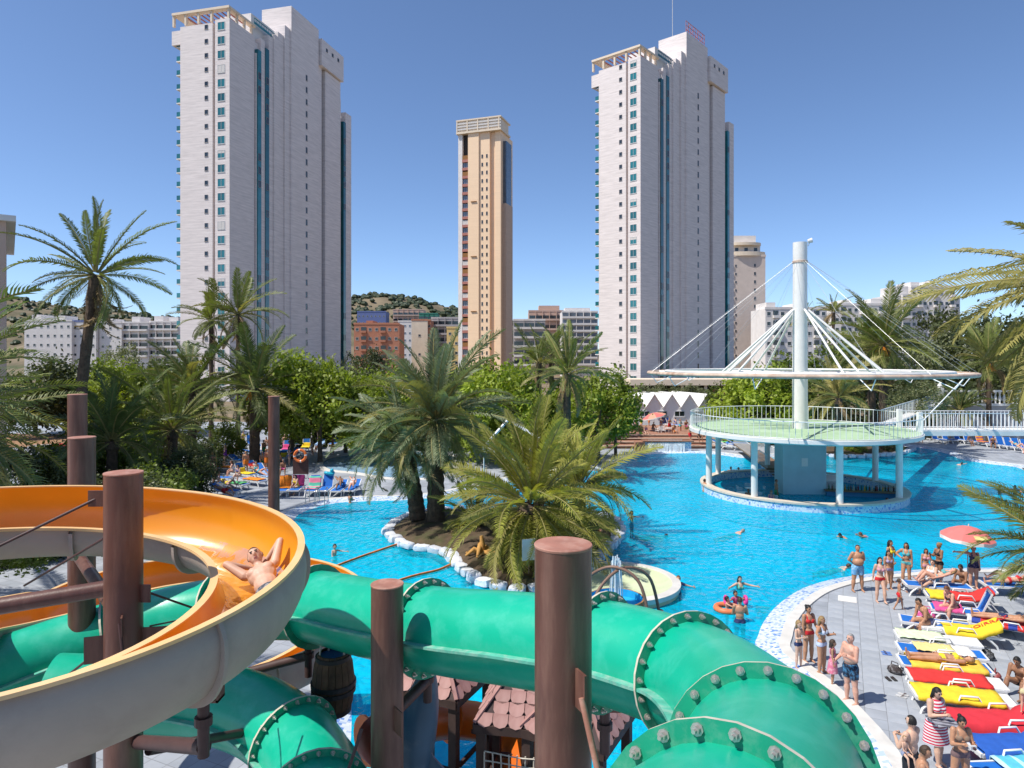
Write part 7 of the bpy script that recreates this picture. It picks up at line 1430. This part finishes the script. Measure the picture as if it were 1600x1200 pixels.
g = G(1136, 953, -.1); mb = MB(); mb.tube([(.38*math.cos(a), .38*math.sin(a), 0) for a in np.linspace(0, 2*PI, 20, endpoint=False)], .11, 8, closed=True); tag(mb.build('float_ring', mat('orange float', (.75, .2, .08), .5), None, True, loc=(g.x, g.y, -.04)), 'orange inflatable ring round the child in the pool', 'float')
g = G(1149, 948, -.1)
for k, s in enumerate((-.36, .36)): mb = MB(); mb.tube([(0, .13*math.cos(a), .13*math.sin(a)) for a in np.linspace(0, 2*PI, 12, endpoint=False)], .06, 8, closed=True); tag(mb.build('armband', mat('pink armband', (.7, .05, .28), .4), None, True, loc=(g.x+s, g.y-.05, .16)), 'bright pink inflatable armband on the child', 'armband', 'pink armbands')
# the man on the slide
def fpt(t, o, z): r = R1+o; return V(C1.x+r*math.sin(t), C1.y+r*math.cos(t), Z1-DROP*t/(2*PI)+z)
hp, hd = fpt(1.18, .13, -.67), fpt(.79, .17, -.52); out = V(math.sin(1.0), math.cos(1.0), 0)
_U = (hd-hp).normalized(); _F = (V(0, 0, 1)-out*.35); _F = (_F-_U*_F.dot(_U)).normalized(); _s = 1 if _U.cross(_F).dot(-out) > 0 else -1; _lg = ((.10, .30, -1, .40*_s), (.02, -.12, -1, .85*_s))
person('man lying back in the orange slide with hands behind his head', hp, 0, 1.80, 'm', ('head', 'head'), (_lg, _lg), 'fair', [('shorts', pattern('grey checked shorts', (.05, .06, .08), (.55, .55, .55), 16))], ('black', 'crop'), U=(hd-hp), Fw=(V(0, 0, 1)-out*.35), base='pelvis', vox=.011, look=(.42, 0), bend=.12)
# crowd on the far decks
cr = random.Random(12); gar = [('red', RED), ('blue', (.04, .12, .45)), ('black', BLK), ('white', WHT), ('green', (.05, .3, .12)), ('yellow', YEL), ('pink', (.6, .1, .3)), ('turquoise', (.05, .4, .45)), ('orange', (.7, .2, .02)), ('purple', (.2, .05, .3)), ('grey', (.25, .25, .27)), ('navy', NAV)]
hn = ['black', 'brown', 'blond', 'grey', 'auburn']
def crowd(where, spots, cat, zz=0.0, start=0):
    for i, (px, py, pose) in enumerate(spots):
        gi = (i*5+start) % 12; gn, gc = gar[gi]; sex = 'w' if (i+start) % 2 else 'm'; hr = hn[(i*3+start) % 5]; who = 'woman' if sex == 'w' else 'man'; sk = ['tan', 'fair', 'brown', 'pink'][(i+start) % 4]
        wear = [('shorts', gc)] if sex == 'm' else ([('top', gc), ('briefs', gc)] if i % 3 else [('onepiece', gc)]); p = G(px, py, zz); yaw = cr.uniform(-100, 100)
        nm = ('shorts' if sex == 'm' else 'bikini' if i % 3 else 'swimsuit')
        hl = ('crop' if sex == 'm' else ('mid', 'bun', 'long')[i % 3]); hrn = hr+' haired '
        if pose == 'stand': person(f'{hrn}{who} in {gn} {nm} standing {where}', p, yaw, cr.uniform(1.6, 1.8), sex, (cr.choice(('down', 'hip', 'hold', 'fold')), cr.choice(('down', 'front'))), ('stand', cr.choice(('stand', 'fwd'))), sk, wear, (hr, hl), group='people '+where)
        elif pose == 'sit': person(f'{hrn}{who} in {gn} {nm} sitting {where}', p+V(0, 0, .48), yaw*.6, cr.uniform(1.6, 1.78), sex, ('knee', 'front'), ('sit', 'sit'), sk, wear, (hr, hl), base='pelvis', bend=.25, group='people '+where)
        elif pose == 'lie': person(f'{hrn}{who} in {gn} {nm} lying {where}', p+V(0, 0, .42), 90+cr.uniform(-10, 10) if px > 500 else 160, 1.7, sex, ('down', 'head'), ('kneeup', 'lie'), sk, wear, (hr, hl), U=(1, 0, .35), Fw=(0, 0, 1), base='x', group='people '+where)
crowd('among the loungers by the palms', [(350, 785, 'lie'), (355, 772, 'lie'), (338, 758, 'sit'), (365, 745, 'sit'), (416, 735, 'stand'), (452, 728, 'stand'), (443, 742, 'sit'), (395, 722, 'sit'), (410, 730, 'sit'), (352, 728, 'stand'), (468, 735, 'sit'), (345, 720, 'sit'), (372, 710, 'sit'), (425, 710, 'sit'), (395, 698, 'stand'), (400, 745, 'sit'), (384, 738, 'stand'), (374, 752, 'sit'), (332, 742, 'stand'), (428, 738, 'stand'), (412, 716, 'stand'), (362, 716, 'stand'), (440, 730, 'sit'), (405, 752, 'lie'), (336, 712, 'sit'), (380, 700, 'stand'), (418, 702, 'sit')], 'l')
crowd('beside the paddling pool', [(487, 712, 'stand'), (520, 710, 'stand'), (497, 698, 'stand'), (445, 705, 'stand'), (500, 706, 'sit'), (540, 700, 'sit'), (560, 700, 'sit'), (530, 694, 'stand'), (478, 700, 'sit')], 'p', start=3)
crowd('in the lounger row at the pool ladder', [(464, 771, 'sit'), (530, 772, 'lie'), (551, 773, 'lie')], 'r', start=5)
crowd('on the brick terrace before the cabins', [(1063, 677, 'stand'), (1078, 692, 'stand'), (1002, 672, 'stand'), (1020, 676, 'sit'), (1033, 675, 'stand'), (1052, 680, 'sit'), (962, 668, 'stand'), (972, 668, 'stand'), (984, 672, 'sit'), (950, 676, 'sit'), (1008, 682, 'sit'), (1092, 690, 'sit'), (1104, 688, 'sit'), (1046, 674, 'stand'), (1098, 682, 'sit'), (940, 680, 'sit'), (993, 668, 'stand'), (1014, 668, 'stand'), (1056, 668, 'sit'), (1072, 672, 'sit'), (978, 680, 'sit'), (958, 684, 'stand')], 't', .55, start=7)
crowd('on the bank below the footbridge', [(1552, 700, 'sit'), (1590, 708, 'lie'), (1440, 692, 'stand'), (1478, 690, 'sit'), (1512, 696, 'sit'), (1600, 715, 'sit')], 'f', start=2)
crowd('behind the island palms', [(698, 700, 'lie'), (722, 703, 'lie'), (738, 706, 'stand')], 'i', start=9)
crowd('inside the sunken bar', [(1213, 789, 'stand'), (1206, 796, 'sit'), (1170, 792, 'sit'), (1268, 760, 'stand'), (1370, 788, 'sit')], 'b', -.79, start=4)
build_people()
